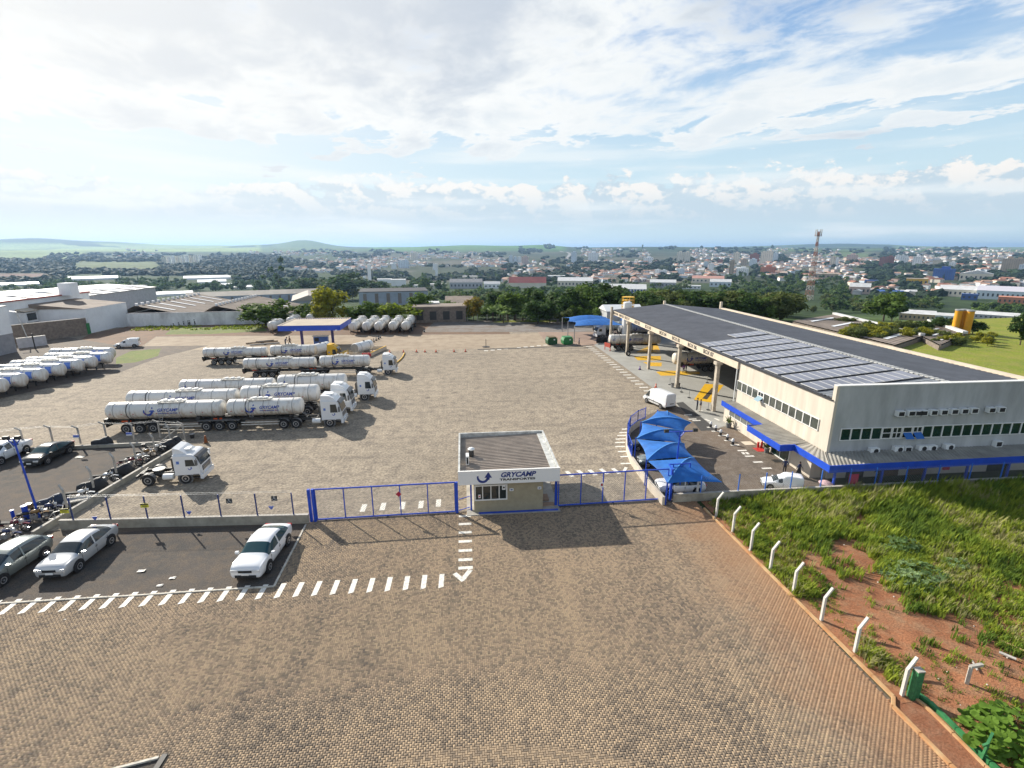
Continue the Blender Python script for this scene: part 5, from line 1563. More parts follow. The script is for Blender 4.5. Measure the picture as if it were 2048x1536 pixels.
 if kind == 'suv':
  for s in (-1, 1):
   b = MB(); b.bar((-.9, s * .55, 1.76), (.4, s * .55, 1.76), .04); b.build('roof_rail', M_chrome, t)
  for s in (-1, 1):
   b = MB(); b.bar((-1.0, s * .6, 1.72), (-1.7, s * .72, 1.2), .06); b.build('sports_bar', M_dark, t)
 return t

M_silver = mat('silver_paint', (0.56, 0.57, 0.58), 0.25, metal=0.35, coat=0.5)
M_greycar = mat('grey_green_paint', (0.24, 0.27, 0.26), 0.25, metal=0.4, coat=0.5)
M_blackcar = mat('black_paint', (0.02, 0.022, 0.024), 0.2, coat=0.6)
M_cargloss = mat('car_white', (0.80, 0.81, 0.82), 0.2, coat=0.6)

def set_(o, x, y, rz, s=1.0):
 o.location = (x, y, 0.008); o.rotation_euler = (0, 0, R(rz)); o.scale = (s,) * 3
 return o

set_(car('sedan', 'white sedan standing alone at the kerb end of the gravel lot', M_cargloss, glass=mat('teal_glass', (.02, .06, .07), .06)), -12.25, 27.85, -93.8, 1.03)
set_(car('sedan', 'silver sedan in the lower gravel lot with its nose to the crossing', M_silver), -23.2, 28.9, -91.7)
set_(car('hatch', 'grey-green car cut by the picture edge beside the silver sedan', M_greycar), -26.35, 27.95, -95)
set_(car('sedan', 'black sedan in the motorcycle lot behind the diagonal fence', M_blackcar, glass=MATS['teal_glass']), -36.65, 45.0, -91, .93)
set_(car('suv', 'white pickup with black sports bar next to the black sedan', M_cargloss), -40.6, 45.3, -90, .95)
set_(car('van', 'tall white delivery van seen from behind by the blue tents', M_cargloss, name='delivery_van', cat='van'), 22.75, 55.2, 107, .78)
set_(car('panel', 'small white panel van in front of the office entrance', M_cargloss, name='panel_van', cat='van'), 24.2, 33.55, 158, .68)
set_(car('panel', 'small white panel van far off on the verge by the grimy wall', M_cargloss, name='panel_van', cat='van'), -62.8, 99.7, 198, .95)
set_(car('sedan', 'pale sedan under the nearest blue tent beside the gate end', M_cargloss), 16.2, 33.9, 176, .80)
set_(car('hatch', 'grey hatchback with its back showing under the second tent', M_greycar), 16.3, 38.6, 172, .78)
set_(car('hatch', 'black hatchback with red tail lights under the third tent', M_blackcar), 16.7, 42.2, 170, .76)

# ------------------------------------------------------------------ motorcycles
def motorcycle(label, m_body, m_seat=M_black, cover=False, box=None, group='motorcycles along the diagonal wall'):
 t = thing('motorcycle', label, 'motorcycle', group=group)
 for x, nm in ((-.62, 'rear'), (.66, 'front')):
  b = MB()
  P = []
  for i in range(18):
   a = 2 * math.pi * i / 18
   P.append([(x + (.27 + .045 * math.cos(k)) * math.cos(a), .045 * math.sin(k), .31 + (.27 + .045 * math.cos(k)) * math.sin(a)) for k in np.linspace(0, 2 * math.pi, 7)])
  P.append(P[0]); b.grid(P); o = b.build('wheel', M_black, t, sm=60)
  b = MB(); b.cyl((x, -.05, .31), (x, .05, .31), .06, n=8)
  for i in range(5):
   a = 2 * math.pi * i / 5; b.bar((x, 0, .31), (x + .24 * math.cos(a), 0, .31 + .24 * math.sin(a)), .03, .02)
  b.build('rim', M_chrome, o)
 if cover:
  b = MB(); P = []
  for x, h, w_ in ((-.98, .42, .05), (-.9, .66, .20), (-.55, .80, .26), (-.1, .82, .27), (.3, 1.02, .34), (.6, 1.06, .36), (.85, .72, .22), (.98, .45, .05)):
   P.append([(x, w_ * 1.15 * math.cos(a) * (1 + .05 * math.sin(5 * x + 3 * a)), .12 + (h - .12) * max(0, math.sin(a)) ** .6) for a in np.linspace(0, math.pi, 9)])
  b.grid(P); b.build('cover', m_body, t, sm=50)
  return t
 b = MB()
 for s in (-.10, .10): b.bar((.66, s, .31), (.42, s, .95), .045)
 b.build('fork', M_chrome, t)
 b = MB(); b.bar((.42, 0, .86), (.05, 0, .55), .07); b.bar((.42, 0, .80), (-.1, 0, .28), .05); b.bar((-.1, 0, .3), (-.62, 0, .31), .06); b.bar((.05, 0, .66), (-.75, 0, .74), .05); b.build('frame', M_dark, t)
 b = MB(); b.lathe([(-.22, .06), (-.15, .13), (.05, .16), (.2, .13), (.26, .05)], 'x', (.14, 0, .80), 12, sy=.95, sz=.85); b.build('fuel_tank', m_body, t, sm=60)
 b = MB(); b.prism([(-.80, .78), (-.72, .86), (-.3, .82), (-.06, .78), (-.06, .72), (-.75, .72)], -.13, .13, 'y'); b.build('seat', m_seat, t)
 b = MB(); b.box((.02, 0, .42), (.34, .26, .28)); b.cyl((.1, -.2, .38), (.1, .2, .38), .1, n=10); b.build('engine', M_rim, t)
 b = MB(); b.cyl((-.15, -.16, .30), (-.85, -.18, .42), .05, n=8); b.build('exhaust', M_chrome, t)
 b = MB(); b.bar((.36, -.36, 1.02), (.42, -.12, .96), .03); b.bar((.42, -.12, .96), (.42, .12, .96), .03); b.bar((.42, .12, .96), (.36, .36, 1.02), .03); b.build('handlebar', M_dark, t)
 b = MB(); b.cyl((.46, 0, .84), (.58, 0, .83), .095, n=12); b.build('headlight', M_lens, t)
 b = MB(); b.prism([(.40, .60), (.66, .68), (.92, .58), (.90, .55), (.66, .63), (.42, .56)], -.07, .07, 'y'); b.build('front_mudguard', m_body, t)
 b = MB(); b.prism([(-.5, .64), (-.75, .72), (-1.0, .60), (-.98, .56), (-.74, .66), (-.5, .6)], -.08, .08, 'y'); b.build('rear_mudguard', m_body, t)
 for s in (-1, 1):
  b = MB(); b.bar((.38, s * .28, 1.0), (.40, s * .34, 1.16), .02); b.box((.40, s * .36, 1.18), (.03, .11, .07)); b.build('mirror', M_dark, t)
 if box:
  b = MB(); b.box((-.86, 0, 1.0), (.36, .38, .30), taper=.9); b.build('top_box', box, t)
 return t

M_bcover = mat('black_cover', (0.018, 0.019, 0.024), 0.6, 0.3, 5, bump=.3, bscale=6)
M_bikered = mat('bike_red', (0.16, 0.012, 0.025), 0.25, coat=.5)
M_bikeblue = mat('bike_blue', (0.02, 0.035, 0.12), 0.3, coat=.5)
M_biketan = mat('bike_orange', (0.26, 0.15, 0.05), 0.35, coat=.3)
S_ = [(162, 1003, 'white and black motorcycle standing second from the white slab', M_white, False, None, 22), (187, 982, 'motorcycle under a black cover between two bare ones', M_bcover, True, None, 22),
      (212, 968, 'pale-fuelled motorcycle next to the lower black cover', M_silver, False, None, 22), (243, 950, 'motorcycle under a large black cover behind the white tractor wheels', M_bcover, True, None, 22),
      (262, 935, 'red-tanked motorcycle close behind the white tractor', M_bikered, False, None, 24), (277, 927, 'white motorcycle between red and orange ones', M_white, False, None, 22),
      (292, 917, 'orange motorcycle in the row by the wall', M_biketan, False, None, 22), (312, 907, 'white motorcycle with dark top box near the wall corner', M_white, False, M_dark, 22), (334, 899, 'motorcycle under a grey-black cover in the wall corner', M_bcover, True, None, 20),
      (206, 893, 'motorcycle under a black cover alone beside the rear fence', M_bcover, True, None, 8), (345, 893, 'second covered motorcycle tight in the wall corner', M_bcover, True, None, 20),
      (30, 1066, 'dark red motorcycle with black box nearest the street wall', M_bikered, False, M_dark, 10), (14, 1084, 'blue motorcycle cut by the picture edge', M_bikeblue, False, None, 8), (70, 1045, 'orange-tan motorcycle beside the thick blue pole', M_biketan, False, None, 30),
      (97, 1032, 'blue-black motorcycle with round box at the lamp pole', M_bikeblue, False, M_biketan, 25), (104, 1017, 'motorcycle under a dark blue cover behind the lamp pole', mat('blue_cover', (.02, .035, .07), .6, .3, 5), True, None, 25)]
for px, py, lab, m_, cov, bx_, rz in S_:
 t = motorcycle(lab, m_, cover=cov, box=bx_)
 x, y = G2(px, py)
 t.location = (x, y, .008); t.rotation_euler = (0, 0, R(rz + rng.uniform(-4, 4))); t.scale = (1.0,) * 3 if py > 960 else (.92,) * 3
t = thing('bicycle', 'grey bicycle leaning at the wall end by the yellow sign', 'bicycle', (*G2(118, 1043), 0), R(30))
for x in (-.5, .52):
 b = MB()
 P = []
 for i in range(20):
  a = 2 * math.pi * i / 20; P.append([(x + (.31 + .022 * math.cos(k)) * math.cos(a), .022 * math.sin(k), .33 + (.31 + .022 * math.cos(k)) * math.sin(a)) for k in np.linspace(0, 2 * math.pi, 6)])
 P.append(P[0]); b.grid(P); b.build('wheel', M_rim, t, sm=60)
b = MB()
for p, q in (((-.5, .33), (-.08, .3)), ((-.08, .3), (.36, .78)), ((-.08, .3), (-.2, .85)), ((-.5, .33), (-.17, .75)), ((-.17, .75), (.36, .78)), ((.52, .33), (.36, .95))):
 b.bar((p[0], 0, p[1]), (q[0], 0, q[1]), .035)
b.build('frame', M_galv, t)
b = MB(); b.box((-.22, 0, .88), (.25, .12, .05)); b.build('saddle', M_black, t); b = MB(); b.bar((.36, -.28, .97), (.36, .28, .97), .03); b.build('handlebar', M_dark, t)

# ------------------------------------------------------------------ people
def person(label, px=None, loc=None, rz=0.0, h=1.5, shirt=(.03, .04, .09), trousers=(.02, .022, .03), pose='stand', hair=(.02, .015, .012), dress=False):
 J = {'pelvis': (0, 0, .95, .135), 'waist': (0, 0, 1.10, .125), 'chest': (0, 0, 1.34, .155), 'neck': (0, 0, 1.50, .055), 'head': (0.015, 0, 1.62, .085), 'crown': (.01, 0, 1.70, .075)}
 E_ = [('pelvis', 'waist'), ('waist', 'chest'), ('chest', 'neck'), ('neck', 'head'), ('head', 'crown')]
 st = {'stand': (.02, -.02, 0, 0), 'walk': (.30, -.28, .25, -.25), 'point': (.04, -.04, .9, 0), 'bend': (.05, -.05, .35, .35)}[pose]
 for s, nm, d, arm in ((1, 'l', st[0], st[2]), (-1, 'r', st[1], st[3])):
  J['hip' + nm] = (0, s * .09, .90, .095); J['knee' + nm] = (d * .55 + .02, s * .10, .50, .065); J['ank' + nm] = (d, s * .11, .09, .045); J['toe' + nm] = (d + .16, s * .12, .045, .04)
  J['sh' + nm] = (0, s * .19, 1.42, .06)
  if arm > .5: J['el' + nm] = (.20, s * .32, 1.40, .042); J['wr' + nm] = (.42, s * .32, 1.48, .032)
  else: J['el' + nm] = (-.02 + arm * .3, s * .26, 1.15, .045); J['wr' + nm] = (.06 + arm * .9, s * .25, .93, .032)
  w = J['wr' + nm]; J['hd' + nm] = (w[0] + .05, w[1], w[2] - .08 if arm <= .5 else w[2] + .02, .036)
  E_ += [('pelvis', 'hip' + nm), ('hip' + nm, 'knee' + nm), ('knee' + nm, 'ank' + nm), ('ank' + nm, 'toe' + nm), ('chest', 'sh' + nm), ('sh' + nm, 'el' + nm), ('el' + nm, 'wr' + nm), ('wr' + nm, 'hd' + nm)]
 if pose == 'bend':
  for k in ('chest', 'neck', 'head', 'crown', 'shl', 'shr', 'ell', 'elr', 'wrl', 'wrr', 'hdl', 'hdr'):
   x, y, z, r_ = J[k]; J[k] = (x + (z - .95) * .45, y, z - (z - .95) * .12, r_)
 ks = list(J)
 me = bpy.data.meshes.new('body')
 me.from_pydata([J[k][:3] for k in ks], [(ks.index(a), ks.index(b)) for a, b in E_], [])
 o = bpy.data.objects.new('person_body', me); COL.objects.link(o)
 sk = o.modifiers.new('skin', 'SKIN'); sub = o.modifiers.new('sub', 'SUBSURF'); sub.levels = 1
 for i, k in enumerate(ks): me.skin_vertices[0].data[i].radius = (J[k][3], J[k][3]); me.skin_vertices[0].data[i].use_root = (k == 'pelvis')
 dg = bpy.context.evaluated_depsgraph_get()
 m2 = bpy.data.meshes.new_from_object(o.evaluated_get(dg))
 bpy.data.objects.remove(o)
 key = f'{shirt}{trousers}'
 ms = [mat('skin_tone', (.36, .20, .13), .6), mat('shirt' + key, shirt, .8), mat('trousers' + key, trousers, .8), M_black]
 m2.materials.clear()
 for m_ in ms: m2.materials.append(m_)
 for p in m2.polygons:
  c = p.center
  near_hand = min((c - Vector(J['hd' + n][:3])).length for n in 'lr') < .10 or min((c - Vector(J['wr' + n][:3])).length for n in 'lr') < .06
  hz = J['neck'][2] + .01
  p.material_index = 0 if (c.z > hz and (c - Vector(J['head'][:3])).length < .26) or near_hand else 3 if c.z < .09 else 2 if c.z < .93 else 1
  p.use_smooth = True
 x, y = (G2(*px) if px else loc[:2]); z = loc[2] if loc else .02
 t = thing('person', label, 'person', (x, y, z), R(rz)); t.scale = (h / 1.74,) * 3
 link('body', m2, t)
 hx, hz_ = J['head'][0], J['head'][2]
 b = MB(); b.lathe([(-.02, .092), (.04, .098), (.09, .085), (.125, .05), (.135, .01)], 'z', (hx - .015, 0, hz_), 12); b.build('hair', mat('hair_dark', hair, .7), t, sm=60)
 b = MB(); b.box((hx + .088, 0, hz_ - .01), (.03, .022, .035)); b.build('nose', ms[0], t)
 b = MB()
 for s in (-1, 1): b.box((hx + .08, s * .033, hz_ + .02), (.016, .022, .012))
 b.build('eyes', M_black, t)
 if dress:
  b = MB(); b.lathe([(.25, .24), (.5, .21), (.8, .17), (1.05, .15), (1.1, .13)], 'z', (0, 0, 0), 14); b.build('skirt', ms[2], t, sm=50)
 return t

z8 = lambda u, v: (1240 + u / 9.309, 690 + v / 9.309)
person('man in dark clothes pointing beside the yellow floor panel', z8(1430, 1222), rz=150, h=1.5, pose='point')
person('man in dark jacket and pale trousers beside the pointing man', z8(1490, 1250), rz=170, h=1.5, shirt=(.035, .035, .05), trousers=(.45, .38, .28))
person('person in dark clothes walking past the green dumpsters', (1158, 692.5), rz=185, h=1.55, pose='walk')
person('person in dark clothes standing at the office glass door', (1568, 947), rz=60, h=1.3, pose='stand')
person('woman in long dark skirt walking away from the office door', (1596, 953), rz=-60, h=1.3, pose='walk', dress=True)
person('person half bent in the shade under the front canopy', loc=(32.6, 33.9, .0), rz=90, h=1.3, pose='bend')
person('mechanic in black beneath the cream tanker, nearest its end', z8(1110, 488), rz=0, h=1.35, pose='bend')
person('mechanic in purple shirt under the middle of the cream tanker', z8(1180, 522), rz=90, h=1.35, shirt=(.14, .03, .22))
person('mechanic in black standing beside the purple-shirted one', z8(1228, 500), rz=180, h=1.35, pose='point')
pT = at(571, 689, 83.3); pT2 = at(580, 688, 83.3)
person('worker stooping on top of the farthest road train', loc=(pT[0], 83.3, 2.70), rz=0, h=1.55, pose='bend')
person('worker standing upright on top of the farthest road train', loc=(pT2[0], 83.3, 2.70), rz=180, h=1.6, pose='walk', shirt=(.16, .10, .07))
# ------------------------------------------------------------------ fuel canopy
t = thing('fuel_canopy', 'flat canopy with bright blue fascia over the fuel point', 'canopy')
cx0, cx1, cy0, cy1, cz = -33.2, -22.4, 93.6, 103.4, 4.5
b = MB()
corrugated(b, (cx0 + .2, cy0 + .2, cz - .10), (cx1 - .2, cy0 + .2, cz - .10), (cx1 - .2, cy1 - .2, cz - .10), (cx0 + .2, cy1 - .2, cz - .10), .45, .06)
b.build('roof_sheet', mat('tan_roof_sheet', (.60, .50, .37), .6, .12, .6), t)
b = MB()
b.box(((cx0 + cx1) / 2, cy0, cz - .48), (cx1 - cx0, .12, .96)); b.box((cx1, (cy0 + cy1) / 2, cz - .48), (.12, cy1 - cy0 - .13, .96))
b.box((cx0, (cy0 + cy1) / 2, cz - .48), (.12, cy1 - cy0 - .13, .96)); b.box(((cx0 + cx1) / 2, cy1, cz - .48), (cx1 - cx0, .12, .96))
b.build('fascia', M_blue, t)
b = MB()
for y, (p, q) in ((cy0, (cx0, cx1)), (cy1, (cx0, cx1))): b.box(((p + q) / 2, y, cz + .02), (q - p + .1, .2, .05))
b.box((cx0 + .05, (cy0 + cy1) / 2, cz + .02), (.2, cy1 - cy0 - .2, .05)); b.box((cx1 - .05, (cy0 + cy1) / 2, cz + .02), (.2, cy1 - cy0 - .2, .05))
b.build('cap', M_beam, t)
for x in (-31.0, -25.25):
 b = MB(); b.box((x, 99.4, 2.05), (.42, .42, 4.1)); b.build('column', mat('purple_blue_paint', (.07, .06, .22), .5), t)
for x in (-30.2, -23.0):
 b = MB(); b.box((x, cy0 - .1, cz - .92), (.28, .2, .25)); b.build('flood_lamp', M_white, t)
t = thing('pump_kiosk', 'small blue and white pump kiosk under the fuel canopy', 'kiosk', (-27.6, 99.9, 0))
b = MB(); b.box((0, 0, .75), (2.6, 1.0, 1.5)); b.build('body', M_panel, t); b = MB(); b.box((0, 0, 1.55), (2.9, 1.3, .12)); b.build('roof', M_white, t)
b = MB(); b.box((-.7, -.51, .9), (.8, .03, .7)); b.build('screen', M_dark, t)

def lying_tank(label, p, az_deg, L, r, z, ends=M_galv):
 t = thing('fuel_tank', label, 'tank', (p[0], p[1], 0), R(az_deg), 'fuel storage tanks')
 b = MB(); b.lathe([(-L / 2, .02), (-L / 2, r * .97), (-L / 2 + .05, r), (L / 2 - .05, r), (L / 2, r * .97), (L / 2, .02)], 'x', (0, 0, z), 22); b.build('shell', M_white, t, sm=40)
 b = MB(); b.lathe([(-.02, .02), (-.02, r * .9), (0, r * .92), (0, .02)], 'x', (-L / 2 - .015, 0, z), 22); b.build('end_plate', ends, t, sm=40)
 for x in (-L * .28, L * .28):
  b = MB(); b.lathe([(-.04, r + .01), (-.04, r + .03), (.04, r + .03), (.04, r + .01)], 'x', (x, 0, z), 22); b.build('hoop', M_galv, t, sm=40)
  b = MB(); b.box((x, 0, (z - r) / 2 + .05), (.25, r * 1.4, z - r + .25)); b.build('saddle', M_conc, t)
 b = MB(); b.cyl((L * .1, 0, z + r - .03), (L * .1, 0, z + r + .16), .16, n=12); b.build('filler_cap', M_dark, t)
 return t

lying_tank('white fuel tank close behind the yellow tractor cab', (-24.9, 88.0), 62, 4.4, .85, 1.35)
lying_tank('white fuel tank standing in the walled bund beside the canopy', (-17.9, 90.0), 62, 4.2, .85, 1.2)
t = thing('bund_wall', 'low tan wall round the second fuel tank', 'wall')
for a, c in (((-20.4, 87.4), (-16.0, 87.0)), ((-16.0, 87.0), (-14.3, 93.2)), ((-20.4, 87.4), (-18.8, 93.4)), ((-18.8, 93.4), (-14.3, 93.2))):
 b = MB(); b.bar((*a, .3), (*c, .3), .16, .6); b.build('wall_side', M_beam, t)
b = MB(); b.bar((-16.0, 87.0, .62), (-14.3, 93.2, .62), .18, .05); b.build('yellow_cap', M_yellow, t)
t = thing('fuel_hose_reel', 'red fuel pump with hose reel at the bund', 'pump', (-16.9, 86.3, 0))
b = MB(); b.box((0, 0, .35), (.9, .4, .7)); b.build('housing', M_red, t); b = MB(); b.cyl((.7, -.2, .4), (.7, .2, .4), .35, n=14); b.build('reel', M_red, t)
t = thing('yellow_post', 'yellow bollard post beside the fuel tank', 'bollard', (-19.8, 87.0, 0))
b = MB(); b.cyl((0, 0, 0), (0, 0, 1.2), .08, n=8); b.build('shaft', M_yellow, t); b = MB(); b.cyl((0, 0, .9), (0, 0, 1.05), .085, n=8); b.build('stripe', M_black, t)
sheet('yellow_spill_mat', pxs((682, 706), (690, 700.5), (712, 703), (708, 711), (690, 711)), 0.012, M_yellow)
t = thing('hose', 'yellow hose snaking over the yard from the fourth tractor', 'hose')
b = MB(); pts = [G(*p) for p in ((809, 707), (806, 714), (801, 720), (794, 726), (790, 733))]
for a, c in zip(pts[:-1], pts[1:]): b.cyl((a[0], a[1], .1), (c[0], c[1], .1), .11, n=8)
b.build('hose_line', M_yellow, t, sm=60); b = MB(); b.cyl((pts[-1][0], pts[-1][1], .1), (pts[-1][0] - .3, pts[-1][1] - .4, .1), .14, n=8); b.build('coupling', M_dark, t)
for k, (p, q) in enumerate((((492, 689), (556, 684)), ((500, 692), (560, 688)), ((512, 686), (548, 682.5)))):
 a, c = G(*p), G(*q)
 t = thing('pipe_bundle', ['longest rusty pipe length', 'middle pale pipe length', 'short dark pipe length'][k] + ' lying by the farthest road train', 'pipe')
 b = MB(); b.cyl((a[0], a[1], .2), (c[0], c[1], .2), .14, n=8); b.build('pipe_run', [M_wood, M_conc, M_dark][k], t, sm=60)
 b = MB(); m_ = (a + c) / 2; b.box((m_[0], m_[1], .06), (.3, .5, .12)); b.build('bearer', M_wood, t)

# ------------------------------------------------------------------ cones and little posts
def cone(px, label, m=M_orange, h=.62, group='traffic cones'):
 x, y = G2(*px)
 t = thing('traffic_cone', label, 'traffic cone', (x, y, .02), 0, group)
 b = MB(); b.lathe([(.03, .17), (h, .035), (h + .01, .01)], n=12); b.build('shell', m, t, sm=60)
 b = MB(); b.box((0, 0, .02), (.42, .42, .04)); b.build('foot', M_black, t)
 b = MB(); b.lathe([(h * .45, .115), (h * .66, .08)], n=12); b.build('band', M_white, t, sm=60)
 return t

c_lab = ['nearest the bund', 'second from the bund', 'by the yellow hose end', 'fourth from the bund', 'fifth from the bund', 'sixth from the bund', 'seventh from the bund', 'last and farthest from the bund']
for k, px in enumerate(((745.5, 705.5), (779.5, 705.5), (807, 705), (833, 704.5), (850, 704.5), (872, 704.5), (908, 704), (931, 703.5))):
 cone(px, 'traffic cone in the row across the yard, ' + c_lab[k], h=.5)
for k, px in enumerate(((744, 687), (748, 684.5), (752.5, 681.5), (757, 679), (760.5, 676.5))):
 cone(px, ['nearest', 'second', 'third', 'fourth', 'farthest'][k] + ' dark cone of the line towards the backed tankers', m=M_dark, h=.85)
cone((1279.5, 739.5), 'purple cone alone on the workshop floor edge', mat('purple_plastic', (.10, .02, .25), .5))
cone((1311.5, 776), 'red cone at the workshop floor edge before the delivery van', M_orange)
cone((848.5, 664.5), 'dark cone on the soil right of the backed tankers', M_dark, .8)
st_lab = ['by the second pillar foot', 'beyond the van, first of two', 'beyond the van, second of two', 'beside the nearest pillar foot', 'behind the nearest pillar']
for k, (u, v) in enumerate(((925, 742), (1142, 880), (1285, 985), (1637, 1212), (1620, 705))):
 x, y = G2(*z8(u, v))
 t = thing('barrier_stand', 'thin grey barrier stand ' + st_lab[k], 'barrier stand', (x, y, .02), 0, 'barrier stands in the workshop')
 b = MB(); b.cyl((0, 0, 0), (0, 0, .95), .035, n=8); b.build('shaft', M_galv, t); b = MB(); b.cyl((0, 0, 0), (0, 0, .06), .19, n=12); b.build('foot', M_dark, t)
t = thing('sign_stand', 'small post on a round base alone at the back of the yard', 'post', (*G2(972, 694), 0))
b = MB(); b.cyl((0, 0, 0), (0, 0, 1.5), .05, n=8); b.build('shaft', M_dark, t); b = MB(); b.cyl((0, 0, 0), (0, 0, .08), .7, n=14); b.build('foot', M_dark, t)
t = thing('traffic_marker', 'rust-brown wooden marker with a pail near the wall corner', 'marker', (*G2(412, 886), 0), R(20))
b = MB(); b.prism([(-.16, 0), (.16, 0), (.05, .75), (-.05, .75)], -.1, .1, 'y'); b.build('board', mat('rust', (.25, .08, .025), .8), t); b = MB(); b.box((0, 0, .03), (.5, .4, .06)); b.build('foot', M_wood, t)
t = thing('pail', 'small dark pail on the ground by the nearest road train', 'pail', (*G2(385, 876), 0))
b = MB(); b.lathe([(0, .16), (.4, .21)], n=12); b.build('tub', M_dark, t); b = MB(); b.lathe([(.4, .22), (.44, .22)], n=12); b.build('brim', M_galv, t)
for k, (u, v) in enumerate(((972, 790), (1085, 785))):
 x, y = G2(*z8(u, v))
 t = thing('bin', ('black bin' if k else 'grey bin') + ' at the foot of the second pillar', 'bin', (x, y, .02)); b = MB(); b.lathe([(0, .18), (.5, .22)], n=12); b.build('tub', M_dark if k else M_rim, t); b = MB(); b.cyl((0, 0, .5), (0, 0, .54), .23, n=12); b.build('lid', M_black, t)

M_dump = mat('dark_green_steel', (.012, .085, .03), .6, .3, 2)
# ------------------------------------------------------------------ dumpsters, tyres, back tents and what stands there
for k, px in enumerate(((1104, 690), (1135.5, 690))):
 x, y = G2(*px)
 t = thing('dumpster', ('left dumpster of two, dark green with worn end' if k == 0 else 'right dumpster of two, brighter green') + ' at the back of the yard', 'dumpster', (x, y + .9, 0), R(8))
 hex_ = [(-.95, .15), (-.55, .05), (.55, .05), (.95, .15), (1.05, .85), (.75, 1.45), (-.75, 1.45), (-1.05, .85)]
 b = MB(); b.prism([(p[0] * .95, p[1]) for p in hex_], -.85, .85, 'y'); b.build('body', M_dump if k == 0 else M_green, t)
 b = MB(); b.box((0, 0, 1.48), (1.55, 1.75, .06)); b.build('lid', mat('rusty_lid', (.16, .12, .06), .8, .4, 3) if k == 0 else M_green, t)
 b = MB(); b.box((.35, -.87, 1.0), (.28, .03, .24)); b.build('notice', M_sign, t)
 b = MB()
 for s in (-.9, .9): b.bar((s, -.88, .2), (s, -.88, 1.4), .07)
 b.build('rib', MATS['green_paint'], t)

def tyre(parent, loc, rot, r=.5):
 b = MB(); P = []
 for i in range(20):
  a = 2 * math.pi * i / 20; P.append([((r * .76 + r * .24 * math.cos(k)) * math.cos(a), r * .26 * math.sin(k), (r * .76 + r * .24 * math.cos(k)) * math.sin(a)) for k in np.linspace(0, 2 * math.pi, 9)])
 P.append(P[0]); b.grid(P)
 return b

tb = tyre(None, None, None)
me_t = tb.mesh('tyre', M_black, 50)
a, c = G(1194, 686), G(1213, 685)
for k in range(8):
 p = a + (c - a) * k / 7
 t = link('tyre', me_t, None, (p[0], p[1], .5), (0, 0, R(68)), 1.0)
 tag(t, ['first', 'second', 'third', 'fourth', 'fifth', 'sixth', 'seventh', 'last'][k] + ' black truck tyre from the dumpsters in the packed row', 'tyre', 'row of truck tyres')
t = link('tyre', me_t, None, (28.1, 83.0, .48), (0, 0, R(8)), .95); tag(t, 'single worn tyre leaning on the third pillar foot', 'tyre')
t['label'] = 'single worn tyre propped at a pillar foot under the red-ended tanker'

M_sail = mat('blue_shade_cloth', (0.022, 0.17, 0.56), 0.75, 0.22, 1.5)
thin(M_sail, .22)

def sail_patch(b, A, B, C, D, sag=.35, rise=.6, n=10):
 """cloth stretched between four corners: edges curve in, the middle is lifted by a ridge"""
 A, B, C, D = map(Vector, (A, B, C, D))
 cen = (A + B + C + D) / 4
 P = []
 for i in range(n + 1):
  u = i / n; row = []
  for j in range(n + 1):
   v = j / n
   p = (A * (1 - u) + B * u) * (1 - v) + (D * (1 - u) + C * u) * v
   ed = 1 - (4 * u * (1 - u)) * 1.0, 1 - (4 * v * (1 - v))
   inn = max(4 * u * (1 - u) * abs(2 * v - 1) ** 2, 4 * v * (1 - v) * abs(2 * u - 1) ** 2)
   p = p.lerp(cen, sag * inn * .34)
   p.z += rise * (1 - abs(2 * v - 1)) ** 1.0 * (0.35 + .65 * 4 * u * (1 - u))
   row.append(p)
  P.append(row)
 b.grid(P)

def back_tent(label, x0, x1, y0, y1, zc_, ze):
 t = thing('shade_tent', label, 'shade tent', group='blue tents at the back of the yard')
 xm = (x0 + x1) / 2
 for ya, yb in ((y0, (y0 + y1) / 2), ((y0 + y1) / 2, y1)):
  b = MB()
  sail_patch(b, (x0, ya, ze), (x1, ya, ze), (x1, yb, ze), (x0, yb, ze), .5, zc_ - ze, 12)
  b.build('canopy_cloth', M_sail, t, sm=50)
 for x in (x0, x1):
  for y in (y0, (y0 + y1) / 2, y1):
   b = MB(); b.cyl((x, y, 0), (x, y, ze), .09, n=8); b.build('pole', M_galv, t)
 return t

back_tent('blue shade tent nearest the dumpsters', 21.8, 31.6, 97.5, 110, 4.0, 3.15)
back_tent('blue shade tent half hidden behind the workshop pillars', 33.0, 45, 98, 110, 4.1, 3.2)
backT = tank_trailer(8.0, [1.2, 2.4, 3.6], 'x', r=.9, zc=1.95, emblem=None, walk=(3, 5), chassis=(.2, 7.4), m=mat('pale_green_tank', (.46, .55, .56), .45, .15, 1.5))
KIDS.clear(); refresh_kids()
put(backT, (27.8, 105.5, 0), 0, 'pale green tank trailer under the first back tent', 'trailers behind the workshop', .95)
put(rearP, (32.0, 101.6, 0), R(2), 'white emblem tank trailer between the back tent and the workshop', 'trailers behind the workshop', .8)
put(backT, (36.0, 107.0, 0), 0, 'pale green tank trailer under the farther back tent', 'trailers behind the workshop', .95)
put(cabS, (27.0, 101.2, 0), R(188), 'white tractor unit facing the dumpsters in front of the pale green tank', 'tractor units without trailers', .9)
put(rearP, (32.5, 116.5, 0.6), 0, 'white tank lying behind the back tents', 'trailers behind the workshop', .85)
M_tankc = tank_paint('tank_cream', (0.66, 0.62, 0.54), (0.36, 0.27, 0.18), 0.7)
bayA = tank_trailer(10.0, [1.7, 2.9, 4.1], 'x', r=.92, zc=2.05, emblem=(3.6, 5.4), walk=(4.2, 6.6), chassis=(.2, 9.4), m=M_tankd, badge=True)
bayB = tank_trailer(7.6, [4.9, 6.0], 'x', r=.92, zc=2.0, emblem=(2.4, 4.1), walk=(2.6, 4.8), chassis=(1.2, 7.4), m=M_tankc)
KIDS.clear(); refresh_kids()
